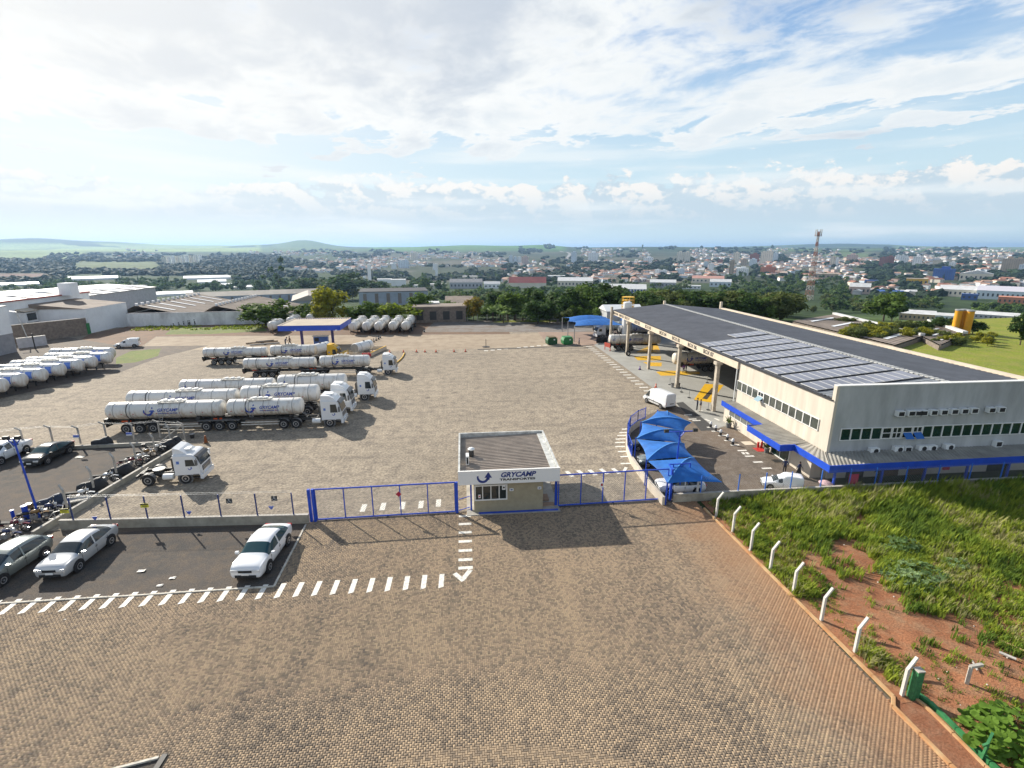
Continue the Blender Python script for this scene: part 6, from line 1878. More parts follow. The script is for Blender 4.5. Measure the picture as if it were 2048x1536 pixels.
PA = at(1213, 684, 90.0)
put(bayA, (PA[0], 88.6, 0), R(-3), 'grimy tanker with a red tail frame standing in the far workshop bay', 'tankers in the workshop', .95)
PB = at(1325, 719, 75.0)
put(bayB, (PB[0] + .3, 71.8, 0), R(-1), 'cream tanker raised on stands in the middle workshop bay', 'tankers in the workshop', .95)
put(frontD, (41.5, 88.0, 0), 0, 'second grimy tanker behind the red-tailed one in the far bay', 'tankers in the workshop', .9)
t = thing('tail_frame', 'red steel panel propped at the tail of the workshop tanker', 'panel', (PA[0] - .35, 88.1, 0), R(20))
b = MB(); b.box((0, 0, 1.0), (.12, 1.7, .75)); b.build('panel_face', mat('tail_red', (.42, .06, .035), .6), t); b = MB(); b.box((.05, -.8, .4), (.1, .1, .8)); b.box((.05, .8, .4), (.1, .1, .8)); b.build('prop', M_red, t)
px_c = at(1251, 680, 97.5)
t = thing('column_tank', 'tall white cylinder tank behind the workshop corner', 'tank', (px_c[0], 97.5, 0))
top = at(1251, 604, 97.5)[2]
b = MB(); b.lathe([(0, .78), (top - 1.9, .78), (top - 1.9, .80), (top - .12, .82), (top, .7), (top + .01, .02)], n=24); b.build('shell', M_white, t, sm=40)
b = MB(); b.cyl((.3, 0, top), (.3, 0, top + .25), .12, n=10); b.build('vent', M_white, t)
b = MB(); b.lathe([(0, 1.1), (.25, 1.1)], n=24); b.build('base_ring', M_conc, t)
t = thing('yellow_cage', 'yellow railed platform cage behind the white column tank', 'platform', (px_c[0] + .9, 100.0, 0))
zb = at(1251, 622, 100)[2]
b = MB()
for z in np.linspace(zb - .4, at(1251, 594, 100)[2], 6): b.lathe([(z - .05, 1.25), (z + .05, 1.25)], n=12)
b.build('rail_hoop', M_yellow, t)
b = MB()
for i in range(6):
 a = 2 * math.pi * i / 6; b.bar((1.25 * math.cos(a), 1.25 * math.sin(a), zb - .8), (1.25 * math.cos(a), 1.25 * math.sin(a), at(1251, 594, 100)[2]), .08)
b.build('upright', M_yellow, t); b = MB(); b.box((0, 0, zb / 2 - .4), (1.6, 1.6, zb - .8)); b.build('tower_base', M_conc, t)
s0, s1 = at(1214, 626, 112), at(1285, 621, 112)
t = thing('white_shed', 'white-roofed shed behind the column tank', 'shed')
b = MB(); b.box(((s0[0] + s1[0]) / 2, 115, 2.0), (s1[0] - s0[0], 6, 4.0)); b.build('wall', M_greywall, t)
b = MB(); zt = at(1214, 620, 112)[2]
b.prism([(111.6, zt - .3), (115, zt + .9), (118.4, zt - .3)], s0[0] - .3, s1[0] + .3, 'x'); b.build('roof', M_white, t)
zc5 = lambda u, v: (1340 + u / 5.69, 780 + v / 5.69)
for k, (u, v) in enumerate(((462, 424), (518, 466), (574, 517), (650, 571), (712, 624))):
 x, y = G2(*zc5(u, v))
 t = thing('bollard', ['first', 'second', 'third', 'fourth', 'fifth'][k] + ' white-topped bollard from the workshop floor', 'bollard', (x, y, .01), 0, 'bollards along the walkway')
 b = MB(); b.cyl((0, 0, 0), (0, 0, .34), .13, n=12); b.build('base', M_dark, t); b = MB(); b.lathe([(.34, .12), (.52, .13), (.6, .09), (.63, .02)], n=12); b.build('top', M_white, t, sm=50)

def pot_plant(px, label, s=1.0):
 x, y = G2(*px)
 t = thing('potted_plant', label, 'potted plant', (x, y, .01)); t.scale = (s,) * 3
 b = MB(); b.lathe([(0, .19), (.38, .25), (.42, .25)], n=14); b.build('pot', mat('grey_pot', (.16, .17, .17), .6), t)
 b = MB()
 for i in range(26):
  a, el = rng.uniform(0, 6.28), rng.uniform(.5, 1.45); l = rng.uniform(.45, .9)
  d = Vector((math.cos(a) * math.cos(el), math.sin(a) * math.cos(el), math.sin(el))); s_ = Vector((-d.y, d.x, 0)).normalized() * .06
  p = Vector((0, 0, .4)); m_ = p + d * l * .6; q = p + d * l - Vector((0, 0, .12))
  b.add([p, m_ - s_, q, m_ + s_], [(0, 1, 2, 3)])
 b.build('leaves', mat('pot_leaf', (.12, .16, .03), .6, .3, 4), t, fix=False)
 return t

pot_plant(zc5(665, 428), 'tall potted plant at the end of the office block', 1.15)
pot_plant(zc5(1098, 712), 'leafy potted plant beside the red extinguisher', 1.0)
pot_plant((1590, 932), 'small potted plant behind the woman at the office door', .7)
x, y = G2(*zc5(1040, 655))
t = thing('fire_extinguisher', 'red fire extinguisher standing on a red square by the wall', 'extinguisher', (x, y, .01)); b = MB(); b.lathe([(0, .11), (.5, .11), (.58, .05), (.66, .04)], n=12); b.build('cylinder', M_red, t, sm=50); b = MB(); b.box((0, 0, .7), (.16, .05, .08)); b.build('handle', M_dark, t)
b = MB(); b.cyl((-.28, .1, 0), (-.28, .1, .5), .1, n=10); b.build('side_bottle', M_red, t)
for nm, u, v, w_, d, m_ in (('red_square', 1020, 680, .95, .9, M_red), ('pale_slab', 885, 607, 1.0, .9, M_beam), ('door_mat', 1240, 808, 1.1, .6, M_dark)):
 x, y = G2(*zc5(u, v))
 sheet(nm, [(x - w_ / 2, y - d / 2), (x + w_ / 2, y - d / 2), (x + w_ / 2, y + d / 2), (x - w_ / 2, y + d / 2)], .024, m_, parent=None)
t = thing('hanging_towel', 'red towel hung at the end of the front canopy', 'towel', (29.3, 32.6, .9)); b = MB(); b.box((0, 0, .1), (.75, .05, .8)); b.build('cloth', mat('towel_red', (.45, .02, .07), .8), t); b = MB(); b.bar((-.5, 0, .52), (.5, 0, .52), .04); b.build('rail', M_dark, t)
t = thing('hanging_towel', 'small red cloth hung farther along under the front canopy', 'towel', (38.0, 33.6, .95)); b = MB(); b.box((0, 0, .2), (.6, .05, .5)); b.build('cloth', MATS['towel_red'], t); b = MB(); b.bar((-.4, 0, .47), (.4, 0, .47), .04); b.build('rail', M_dark, t)
t = thing('parasol', 'closed pink and white parasol lying at the low office wall', 'parasol', (27.4, 33.0, .55)); b = MB(); b.lathe([(0, .5), (.12, .3), (.2, .04)], n=10); b.build('canopy', mat('parasol_pink', (.6, .4, .42), .7), t); b = MB(); b.cyl((0, 0, -.5), (0, 0, 0), .03, n=6); b.build('pole', M_galv, t)

# ------------------------------------------------------------------ blue sails over the parking court
zt5 = lambda u, v: (1240 + u / 7.314, 800 + v / 7.314)

def V3(u, v, z): return tuple(G(*zt5(u, v), z))

SG = 'blue shade sails over the parking court'
def sail(label, A, B, C, D, rise, posts):
 """A, B on the wall side, C, D on the court side; a cable arch runs from B up and over to D"""
 t = thing('shade_sail', label, 'shade sail', group=SG)
 A, B, C, D = map(Vector, (A, B, C, D))
 n = 12
 rid = [B.lerp(D, i / n) + Vector((0, 0, rise * 4 * (i / n) * (1 - i / n))) for i in range(n + 1)]
 for ap, nm in ((A, 'cloth'), (C, 'cloth')):
  P = []
  for k in range(7):
   v = k / 6; row = []
   for i, q in enumerate(rid):
    u = i / n
    e = (1 - 4 * u * (1 - u)) * 4 * v * (1 - v) * .10
    p = q.lerp(ap, v); row.append(p.lerp((A + B + C + D) / 4, e))
   P.append(row)
  b = MB(); b.grid(P); b.build(nm, M_sail, t, sm=40)
 b = MB()
 for p, q in zip(rid[:-1], rid[1:]): b.bar(p + Vector((0, 0, .02)), q + Vector((0, 0, .02)), .07, .04)
 b.build('arch_cable', mat('pale_blue_trim', (.08, .30, .68), .5), t)
 for p in posts:
  b = MB(); b.cyl((p[0], p[1], 0), (p[0], p[1], p[2] + .1), .05, n=8); b.build('mast', M_blue, t)
 return t

c1, c2, c3, c4, c5 = V3(550, 160, 2.3), V3(306, 330, 2.1), V3(232, 568, 2.1), V3(388, 886, 2.1), V3(690, 1220, 1.7)
r1, r2, r3, r4, r5 = V3(1045, 335, 2.0), V3(935, 460, 1.8), V3(945, 640, 1.8), V3(1085, 845, 1.9), V3(1500, 1205, 1.5)
sail('farthest blue sail next to the delivery van', c1, c2, r2, r1, .55, (c1, c2))
sail('second blue sail from the delivery van', V3(322, 335, 2.1), c3, V3(905, 632, 1.8), r2, .5, (c3,))
sail('third blue sail from the delivery van, middle of the court', V3(244, 572, 2.1), c4, V3(1075, 836, 1.8), r3, .6, (c4,))
sail('nearest and largest blue sail, drawn out to a long point', V3(400, 890, 2.1), c5, r5, r4, .6, (c5,))
sail('narrow dark blue sail edge behind the farthest one', V3(560, 160, 2.3), V3(700, 240, 2.1), V3(1040, 330, 1.9), V3(690, 160, 2.4), .1, ())

def lamp_mast(label, base, H, arm, m, dx=0.0, lamp_az=0, rlamp=.5):
 t = thing('lamp_mast', label, 'floodlight mast', (base[0], base[1], 0))
 b = MB(); b.cyl((0, 0, 0), (dx, 0, H), .075, .05, n=10); b.build('mast', m, t)
 b = MB(); b.bar((dx - arm, 0, H), (dx + arm, 0, H), .07); b.bar((dx, 0, H - .5), (dx - .4, 0, H), .05); b.bar((dx, 0, H - .5), (dx + .4, 0, H), .05); b.build('cross_arm', m, t)
 for s in (-1, 1):
  b = MB(); b.box((dx + s * arm, -.1, H + .12), (.34, .18, .24)); b.build('floodlight', M_dark, t)
 b = MB(); b.box((0, 0, .06), (.4, .4, .12)); b.build('base', M_conc, t)
 return t

pb = G(1349, 965)
ht = at(1360.5, 863, pb[1])
lamp_mast('slim blue mast with two floodlights among the shade sails', pb, ht[2], 1.15, M_blue, dx=ht[0] - pb[0])
pb = G(80, 1038); ht = at(27, 878, pb[1])
lamp_mast('blue mast with two floodlights beside the motorcycles', pb, ht[2], .35, M_blue, dx=ht[0] - pb[0])
for px, h, w_, lab in (((56, 1043), 1.15, .32, 'thick blue stub pole beside the lamp mast'), ((29, 1041), .75, .2, 'short blue stub pole nearest the picture edge')):
 x, y = G2(*px)
 t = thing('blue_bollard', lab, 'bollard', (x, y, 0)); b = MB(); b.cyl((0, 0, 0), (0, 0, h), w_ / 2, n=14); b.build('shaft', M_blue, t, sm=50); b = MB(); b.cyl((0, 0, h), (0, 0, h + .04), w_ / 2 + .02, n=14); b.build('top', M_blue, t)
x, y = G2(152, 1013)
t = thing('stone_slab', 'pale slab laid over the diagonal wall near the bicycle', 'slab', (x, y + .2, .45), R(28)); b = MB(); b.box((0, 0, 0), (1.5, .8, .09)); b.build('slab_top', M_post, t); b = MB(); b.box((0, 0, -.23), (.9, .5, .38)); b.build('support', M_dark, t)
for k, (px, s) in enumerate((((283, 1143), .20), ((345, 1157), .16), ((320, 1172), .15), ((160, 915), .3), ((100, 1005), .12), ((130, 1240), .05))):
 x, y = G2(*px)
 t = thing('paper_scrap', ['crumpled paper in the middle of the lower lot', 'small pale scrap in the lower lot nearer the white sedan', 'torn scrap by the crossing kerb', 'pale cardboard sheet near the black sedan', 'white scrap on the motorcycle lot gravel', 'white speck of litter on the crossing pavers'][k], 'litter', (x, y, .03))
 b = MB(); P = [[((i - 1.5) * s * .7, (j - 1) * s * .6, rng.uniform(0, s * .25)) for j in range(3)] for i in range(4)]; b.grid(P); b.build('sheet', M_paint, t, fix=False)
# ------------------------------------------------------------------ neighbouring works on the left
def atX(px, py, X):
 d = ray(px, py); t = X / d[0]
 return np.array([X, d[1] * t, CAM_H + d[2] * t])

M_w1 = mat('white_render', (0.80, 0.82, 0.84), 0.85, 0.08, .5)
M_w2 = mat('stained_white_wall', (0.76, 0.77, 0.78), 0.9, 0.32, .45, stretch=(1, 1, .5))
M_w3 = mat('grey_block', (0.46, 0.46, 0.49), 0.9, 0.15, 1.5)
M_w3b = mat('grey_base', (0.30, 0.30, 0.32), 0.9, 0.15, 1.5)
M_block = mat('bare_block_wall', (0.22, 0.18, 0.15), 0.95, 0.3, 2.0, bump=.3)
M_oldroof = mat('old_fibre_roof', (0.235, 0.19, 0.155), 0.9, 0.3, .3)
M_palesheet = mat('pale_roof_sheet', (0.62, 0.62, 0.61), 0.6, 0.15, .3)
M_tile = mat('clay_tile', (0.34, 0.15, 0.095), 0.85, 0.35, .4)
M_graywall = mat('pale_blue_grey_wall', (0.34, 0.38, 0.45), 0.85, 0.15, .2)
M_dkwin = mat('far_window', (0.05, 0.06, 0.07), 0.3)

def slab(parent, name, m, x0, x1, y0, y1, z0, z1):
 b = MB(); b.box(((x0 + x1) / 2, (y0 + y1) / 2, (z0 + z1) / 2), (x1 - x0, y1 - y0, z1 - z0)); return b.build(name, m, parent)

t = thing('white_block', 'white rendered block over grey base cut by the picture edge', 'building')
slab(t, 'base_wall', M_w3b, -100, -79.8, 60, 97.0, -1, 3.4); slab(t, 'upper_wall', M_w1, -100, -79.76, 60, 97.02, 3.4, 8.1); slab(t, 'coping', M_palesheet, -100.1, -79.7, 60, 97.1, 8.1, 8.25)
t = thing('long_white_works', 'long white works wall with three hooded window boxes', 'building')
slab(t, 'wall', M_w1, -118, -92, 88, 135.6, -3, 7.35);
b = MB(); b.prism([(-92, 7.36), (-105, 8.3), (-118, 7.36)], 88, 135.6, 'y'); b.build('roof', M_palesheet, t)
b = MB(); b.box((-92.0, 111.8, 7.5), (.5, 48, .25)); b.build('red_edge', mat('red_edge_tile', (.35, .07, .06), .8), t)
for k in range(5):
 b = MB(); y = 94 + k * 9; b.box((-98, y, 8.0), (9, 1.2, .25)); b.build('skylight', mat('skylight_white', (.75, .76, .77), .4), t)
for (px, py) in ((50, 634), (86, 628), (119, 624)):
 p = atX(px, py, -92)
 b = MB(); b.box((-91.4, p[1], p[2]), (1.5, 3.0, 2.1)); o = b.build('window_box', M_w1, t)
 b = MB(); b.box((-90.63, p[1], p[2] + .1), (.06, 2.3, 1.5)); b.build('pane', M_glass, o)
 if px < 110:
  b = MB(); b.prism([(-92, 1.9), (-90.2, 1.45), (-90.2, 1.35), (-92, 1.75)], p[1] - 2.1, p[1] + 2.1, 'y'); h = b.build('hood', M_beam, o); h.location = (0, 0, p[2] - .1)
p = atX(107, 642, -92); slab(t, 'door', M_dark, -92, -91.9, p[1] - 1.2, p[1] + 1.2, p[2] - 1.0, p[2] + 1.3)
p = at(137, 578, 128)
b = MB(); b.box((p[0], 128, p[2]), (2.6, 2.6, 2.8)); b.build('roof_cabin', M_w1, t)
t = thing('long_grey_works', 'long blank grey works with white skylight ribs behind the white one', 'building')
a0, a1 = at(312, 600, 172), at(180, 606, 150)
b = MB(); b.prism([(-96, 136.2), (-96, 170.6), (-124, 170.6), (-124, 136.2)], -6, 6.2); b.build('wall', M_w3, t)
b = MB(); b.prism([(-95.6, 6.2), (-110, 7.2), (-124.4, 6.2)], 136, 171, 'y'); b.build('roof', M_palesheet, t)
for k in range(5):
 b = MB(); b.box((-102, 139.5 + k * 6.8, 6.85), (11, 2.0, .25)); b.build('skylight', MATS['skylight_white'], t)
t = thing('white_annex', 'plain white annex wall at the corner of the dirt bank', 'building')
slab(t, 'wall', M_w1, -92, -81.0, 117.4, 131, -1, 5.3); b = MB(); b.prism([(-81, 5.31), (-92, 6.4), (-92.5, 5.31)], 117.2, 131.2, 'y'); b.build('roof', M_oldroof, t)
t = thing('retaining_wall', 'bare block retaining wall below the long white works', 'wall')
b = MB(); b.bar((-90, 100, 1.6), (-80.2, 115.6, 1.6), .3, 3.9); b.build('wall_face', M_block, t); b = MB(); b.bar((-90, 100, 3.6), (-80.2, 115.6, 3.6), .4, .12); b.build('coping', M_post, t)
b = MB(); b.box((-80.1, 115.8, 1.3), (.12, .9, 2.3)); b.build('steel_door', M_green, t)
t = thing('yard_wall', 'low pale wall with a thin post in front of the retaining wall', 'wall')
q0, q1 = G(37, 697), G(95, 690)
b = MB(); b.bar((q0[0], q0[1], .9), (q1[0], q1[1], .9), .25, 1.8); b.build('wall_face', M_w3, t); b = MB(); b.bar((q0[0], q0[1], 1.85), (q1[0], q1[1], 1.85), .35, .12); b.build('coping', M_paint, t)
b = MB(); p = G(71, 698); b.cyl((p[0], p[1], 0), (p[0], p[1], 2.9), .1, n=8); b.build('post', M_dark, t)
t = thing('street_lamp', 'thin street lamp standing before the retaining wall', 'street lamp', tuple(G(61, 690)))
b = MB(); b.cyl((0, 0, 0), (-1.0, 0, 6.3), .09, n=8); b.build('mast', M_galv, t); b = MB(); b.bar((-1.0, 0, 6.3), (-2.2, 0, 6.5), .25, .1); b.build('lamp_head', M_white, t)
t = thing('boundary_wall', 'long stained white boundary wall with small dark figures painted on it', 'wall')
b = MB(); b.bar((-79.0, 127.2, 1.5), (-44.0, 129.2, 1.5), .3, 3.1); b.build('wall_face', M_w2, t)
b = MB(); b.bar((-79.0, 127.2, 3.08), (-44.0, 129.2, 3.08), .4, .1); b.build('coping', M_w3, t)
for k, (u, h) in enumerate(((690, .35), (757, .55), (818, .75), (875, .95), (893, 1.0), (955, 1.2))):
 p = at(240 + u / 6.4, 650.5, 127.75); x = p[0]; y = 127.2 + (x + 79) * 2 / 35 - .16
 b = MB(); b.cyl((x, y, h * .95 + .15), (x, y - .02, h * .95 + .15), .13, n=8)
 b.prism([(x - .1, .15), (x + .02, .15), (x + .06, h * .5), (x + .2, .15), (x + .3, .15), (x + .16, h * .55), (x + .18, h * .85), (x - .06, h * .85)], y - .02, y, 'y'); b.build('painted_figure', M_dark, t)
for nm, lab, x0, x1, y0, y1, ze, zr, strips in (('tiled_shed', 'old brown shed roof with white skylight strips behind the boundary wall', -84, -67, 131, 163, 2.0, 4.4, 6), ('tiled_shed', 'second old brown shed roof with white ridge cowls behind the boundary wall', -66.5, -46, 131, 158, 1.2, 4.2, 2)):
 t = thing(nm, lab, 'shed')
 slab(t, 'wall', M_w3, x0 + .3, x1 - .3, y0 + .3, y1 - .3, -5, ze)
 xm = x0 + (x1 - x0) * .28
 for s in (0, 1):
  b = MB()
  if s == 0: corrugated(b, (x0, y0, ze), (x0, y1, ze), (xm, y1, zr), (xm, y0, zr), .9, .05)
  else: corrugated(b, (xm, y0, zr), (xm, y1, zr), (x1, y1, ze), (x1, y0, ze), .9, .05)
  b.build('roof', M_oldroof, t)
 for k in range(strips):
  y = y0 + 2.5 + k * (y1 - y0 - 4) / max(1, strips - .5); f0, f1 = (.12, .62) if strips > 3 else (.5, .95)
  zz = lambda f: zr + (ze - zr) * f + .14
  b = MB(); b.add([(xm + (x1 - xm) * f0, y, zz(f0)), (xm + (x1 - xm) * f1, y, zz(f1)), (xm + (x1 - xm) * f1, y + .9, zz(f1)), (xm + (x1 - xm) * f0, y + .9, zz(f0))], [(0, 1, 2, 3)]); b.build('skylight', MATS['skylight_white'], t)
 for k in range(14):
  y = y0 + 1 + k * (y1 - y0 - 2) / 13
  b = MB(); b.cyl((xm, y, zr), (xm, y, zr + .55), .35, n=8); b.build('ridge_cowl', MATS['skylight_white'], t)

# ------------------------------------------------------------------ buildings placed farther off, facing the camera
def fac(name, label, x0, x1, yt, yb, wall, roof=None, depth=None, kind='gable', n=0, rows=1, wm=None, cat='building', group=None, roofh=.25, sink=6, win=(.55, .55), side=None):
 xc = (x0 + x1) / 2
 P = FT(xc, yb); m_ = mpp(P)
 w, h = (x1 - x0) * m_, (yb - yt) * m_
 d = depth or max(6, w * .6)
 dirv = np.array([P[0], P[1]]) / np.hypot(P[0], P[1])
 rz = math.atan2(-dirv[0], dirv[1])
 t = thing(name, label, cat, tuple(P), rz, group)
 b = MB(); b.box((0, d / 2, (h - sink) / 2), (w, d, h + sink)); b.build('wall', wall, t)
 if kind == 'gable':
  rh = h * roofh; b = MB(); b.prism([(-.4, h), (d / 2, h + rh), (d + .4, h)], -w / 2 - .4, w / 2 + .4, 'x'); b.build('roof', roof or M_oldroof, t)
 elif kind == 'front':
  rh = h * roofh; b = MB(); b.prism([(-w / 2 - .4, h), (0, h + rh), (w / 2 + .4, h)], -.4, d + .4, 'y'); b.build('roof', roof or M_oldroof, t)
 else:
  b = MB(); b.box((0, d / 2, h + .25), (w + .4, d + .4, .5)); b.build('roof', roof or wall, t)
  if kind == 'tower':
   b = MB(); b.box((w * .05, d / 2, h + .5 + w * .07), (w * .4, d * .4, w * .14)); b.build('tank_house', wall, t)
 if n:
  b = MB()
  for j in range(rows):
   for i in range(n):
    x = -w / 2 + w * (i + .5) / n; z = h * (j + .5) / rows
    b.box((x, -.06, z), (w / n * win[0], .14, h / rows * win[1]))
  o = b.build('windows' if False else 'window', wm or M_dkwin, t)
  if n * rows > 3: o['kind'] = 'stuff'
 return t

M_tower = [mat('tower_cream', (.78, .70, .58), .8, .08, .1), mat('tower_white', (.84, .85, .85), .8, .06, .1), mat('tower_pink', (.62, .46, .39), .8, .08, .1), mat('tower_brick', (.30, .12, .09), .8, .1, .1),
           mat('tower_bluewhite', (.64, .71, .78), .8, .06, .1), mat('tower_tan', (.45, .36, .27), .8, .1, .1), mat('tower_orange', (.55, .22, .13), .8, .1, .1), mat('tower_blue', (.05, .13, .42), .7, .1, .1)]
M_blueroof = mat('blue_steel', (.05, .12, .36), .5, .1, .2)
fac('factory', 'long low factory with blue-grey panels and tan roof behind the dense bush', 395, 634, 590, 606, M_graywall, mat('tan_fibre_roof', (.34, .30, .25), .8, .2, .1), 26, 'gable', 14, 1, M_block, win=(.25, .7), roofh=.45)
fac('tank_tower', 'short white water tower on the long factory roof', 609, 617.5, 563, 590, M_tower[1], M_dark, 4, 'flat')
fac('factory', 'blue-walled factory with flat dark roof behind the lime bush', 722, 856, 584, 610, M_graywall, mat('black_roof', (.035, .035, .04), .9), 40, 'flat', 6, 1, M_block, win=(.3, .8))
fac('warehouse', 'barrel-fronted pale warehouse left of the yellow-green tree', 590, 650, 601, 622, M_graywall, mat('tan_fibre_roof2', (.38, .34, .30), .8, .2, .1), 22, 'front', roofh=.5)
fac('shed', 'lean-to block shed with pale roof beside the backed tankers', 828, 932, 617, 645, M_block, M_oldroof, 7, 'flat', 4, 1, M_dark, win=(.5, .6))
fac('shed', 'small tin-roofed hut on top of the bank behind the block shed', 832, 878, 609, 618, M_wood, M_palesheet, 6, 'flat')
fac('house', 'brown tiled house between the shed and the yellow tree', 893, 945, 606, 622, M_conc, M_oldroof, 14, 'gable', roofh=.6)
fac('factory', 'blue and white column-fronted works above the tree belt', 1206, 1290, 578, 596, M_tower[1], M_palesheet, 30, 'gable', 14, 1, mat('deep_blue_panel', (.03, .07, .3), .5), win=(.5, .9), roofh=.45)
fac('works', 'red-roofed works in the middle distance', 1018, 1092, 566, 576, M_tower[0], mat('red_roof', (.28, .07, .06), .8, .2, .1), 30, 'gable', roofh=1.1)
fac('warehouse', 'white flat warehouse left of the twin white chimneys', 783, 812, 560, 572, M_tower[1], M_palesheet, 24, 'flat')
fac('warehouse', 'long white warehouse below the first chimney', 755, 784, 559, 566, M_tower[1], M_palesheet, 24, 'flat')
for x0, x1, yt, yb, lab in ((736.5, 743, 530, 562, 'tall white square chimney tower in the middle distance'), (727, 732.5, 553, 567, 'short white chimney beside the tall chimney tower'), (871, 876, 528, 557, 'second tall white chimney tower with a pale flue'), (866, 870, 528, 540, 'pale stub tower beside the second chimney')):
 fac('chimney_tower', lab, x0, x1, yt, yb, M_tower[1], None, None, 'flat', cat='tower')
p = FT(945, 516); t = thing('church', 'pale church with a pointed spire in the far town', 'church', tuple(p)); k = mpp(p)
b = MB(); b.box((0, 0, 3 * k), (5 * k, 5 * k, 6 * k)); b.build('nave', M_tower[0], t); b = MB(); b.cyl((0, 0, 5 * k), (0, 0, 13 * k), 1.7 * k, .05, 8); b.build('spire', M_tower[0], t)
TW = [(822, 836, 506, 521, 0, 'tan tower on the town ridge'), (805, 818, 521, 536, 4, 'white slab block below the town ridge'), (783, 793, 528, 538, 1, 'low white block below the town ridge'), (797, 805, 523, 536, 4, 'bluish narrow block next to the white slab'),
      (1018, 1026, 512, 529, 4, 'leftmost of three pale blue towers'), (1027, 1034, 514, 529, 4, 'middle one of three pale blue towers'), (1035, 1042, 514, 529, 1, 'white tower of three beside the pink one'), (1043, 1057, 514, 529, 2, 'pinkish twin tower near the green hill'),
      (1142, 1153, 505, 525, 4, 'slim bluish tower beside the valley road'), (1176, 1196, 506, 522, 1, 'broad white block beside the valley road'), (1287, 1306, 516, 524, 1, 'low white cluster before the dark wood'),
      (1353, 1365, 505, 525, 0, 'left cream tower of a tall pair'), (1367, 1379, 505, 525, 0, 'right cream tower of a tall pair'), (1466, 1477, 506, 526, 0, 'slim cream tower behind the brown one'), (1456.5, 1466, 522, 555, 5, 'slender brown and white tower nearest the town centre'),
      (1499, 1516, 509, 526, 3, 'brick-red tower in the town centre'), (1498, 1512, 519, 532, 4, 'pale blue block below the brick-red tower'), (1520, 1530, 505, 529, 0, 'left cream tower of the central group'), (1531, 1543, 503, 527, 0, 'highest cream tower of the central group'), (1544, 1554, 507, 524, 4, 'bluish tower at the end of the central group'),
      (1521, 1548, 535, 550, 6, 'orange-red block in the near town'), (1473, 1495, 537, 551, 1, 'wide white block in the near town'), (1309, 1320, 540, 552, 1, 'left white block of a low pair'), (1321, 1333, 541, 552, 1, 'right white block of a low pair'), (1355, 1368, 539, 553, 4, 'pale block with a dark stripe in the near town'),
      (1407, 1415, 525, 538, 4, 'greenish-white left block above the road'), (1416, 1426, 528, 543, 1, 'white right block above the road'), (1481, 1492, 519, 530, 5, 'tan block among small houses'), (1435, 1445, 520, 528, 3, 'small red block among small houses'),
      (1659, 1668, 514, 534, 0, 'left cream tower by the radio mast'), (1668, 1675, 516, 534, 1, 'right white tower by the radio mast'), (1694, 1713, 510, 521, 2, 'pinkish low block on the green slope'), (1758, 1769, 516, 532, 3, 'brick tower of a dark pair'), (1770, 1785, 514, 531, 3, 'brown tower of a dark pair'),
      (1790, 1798, 511, 523, 1, 'left white tower of three on the far slope'), (1799, 1807, 511, 527, 1, 'middle white tower of three on the far slope'), (1808, 1814, 513, 529, 1, 'right white tower of three on the far slope'), (1825, 1840, 514, 533, 1, 'bright white tower standing alone on the far slope'), (1898, 1909, 525, 536, 1, 'small white tower above the blue block'),
      (2003, 2023, 518, 544, 5, 'tan-grey tower near the picture edge'), (2025, 2043, 518, 540, 5, 'second tan-grey tower near the picture edge'), (2038, 2052, 530, 545, 4, 'pale block cut by the picture edge'), (1868, 1902, 539, 560, 7, 'blue block with a white upper floor')]
for x0, x1, yt, yb, c_, lab in TW:
 fl = max(3, int((yb - yt) / 2.4)); n = max(2, int((x1 - x0) / 3.2))
 t = fac('apartment_tower', lab, x0, x1, yt, yb, M_tower[c_], None, None, 'tower', n, fl, M_dkwin, group='towers of the far town', win=(.28, .30))
for i in range(9):
 x = 326 + i * 9
 fac('apartment_block', ['first', 'second', 'third', 'fourth', 'fifth', 'sixth', 'seventh', 'eighth', 'ninth'][i] + ' white block from the edge in the distant estate row', x, x + 6.5, 514 - i * .4, 528 - i * .5, M_tower[1] if i % 3 else M_tower[0], None, None, 'flat', 2, 5, M_dkwin, group='white blocks of the distant estate', win=(.4, .4))
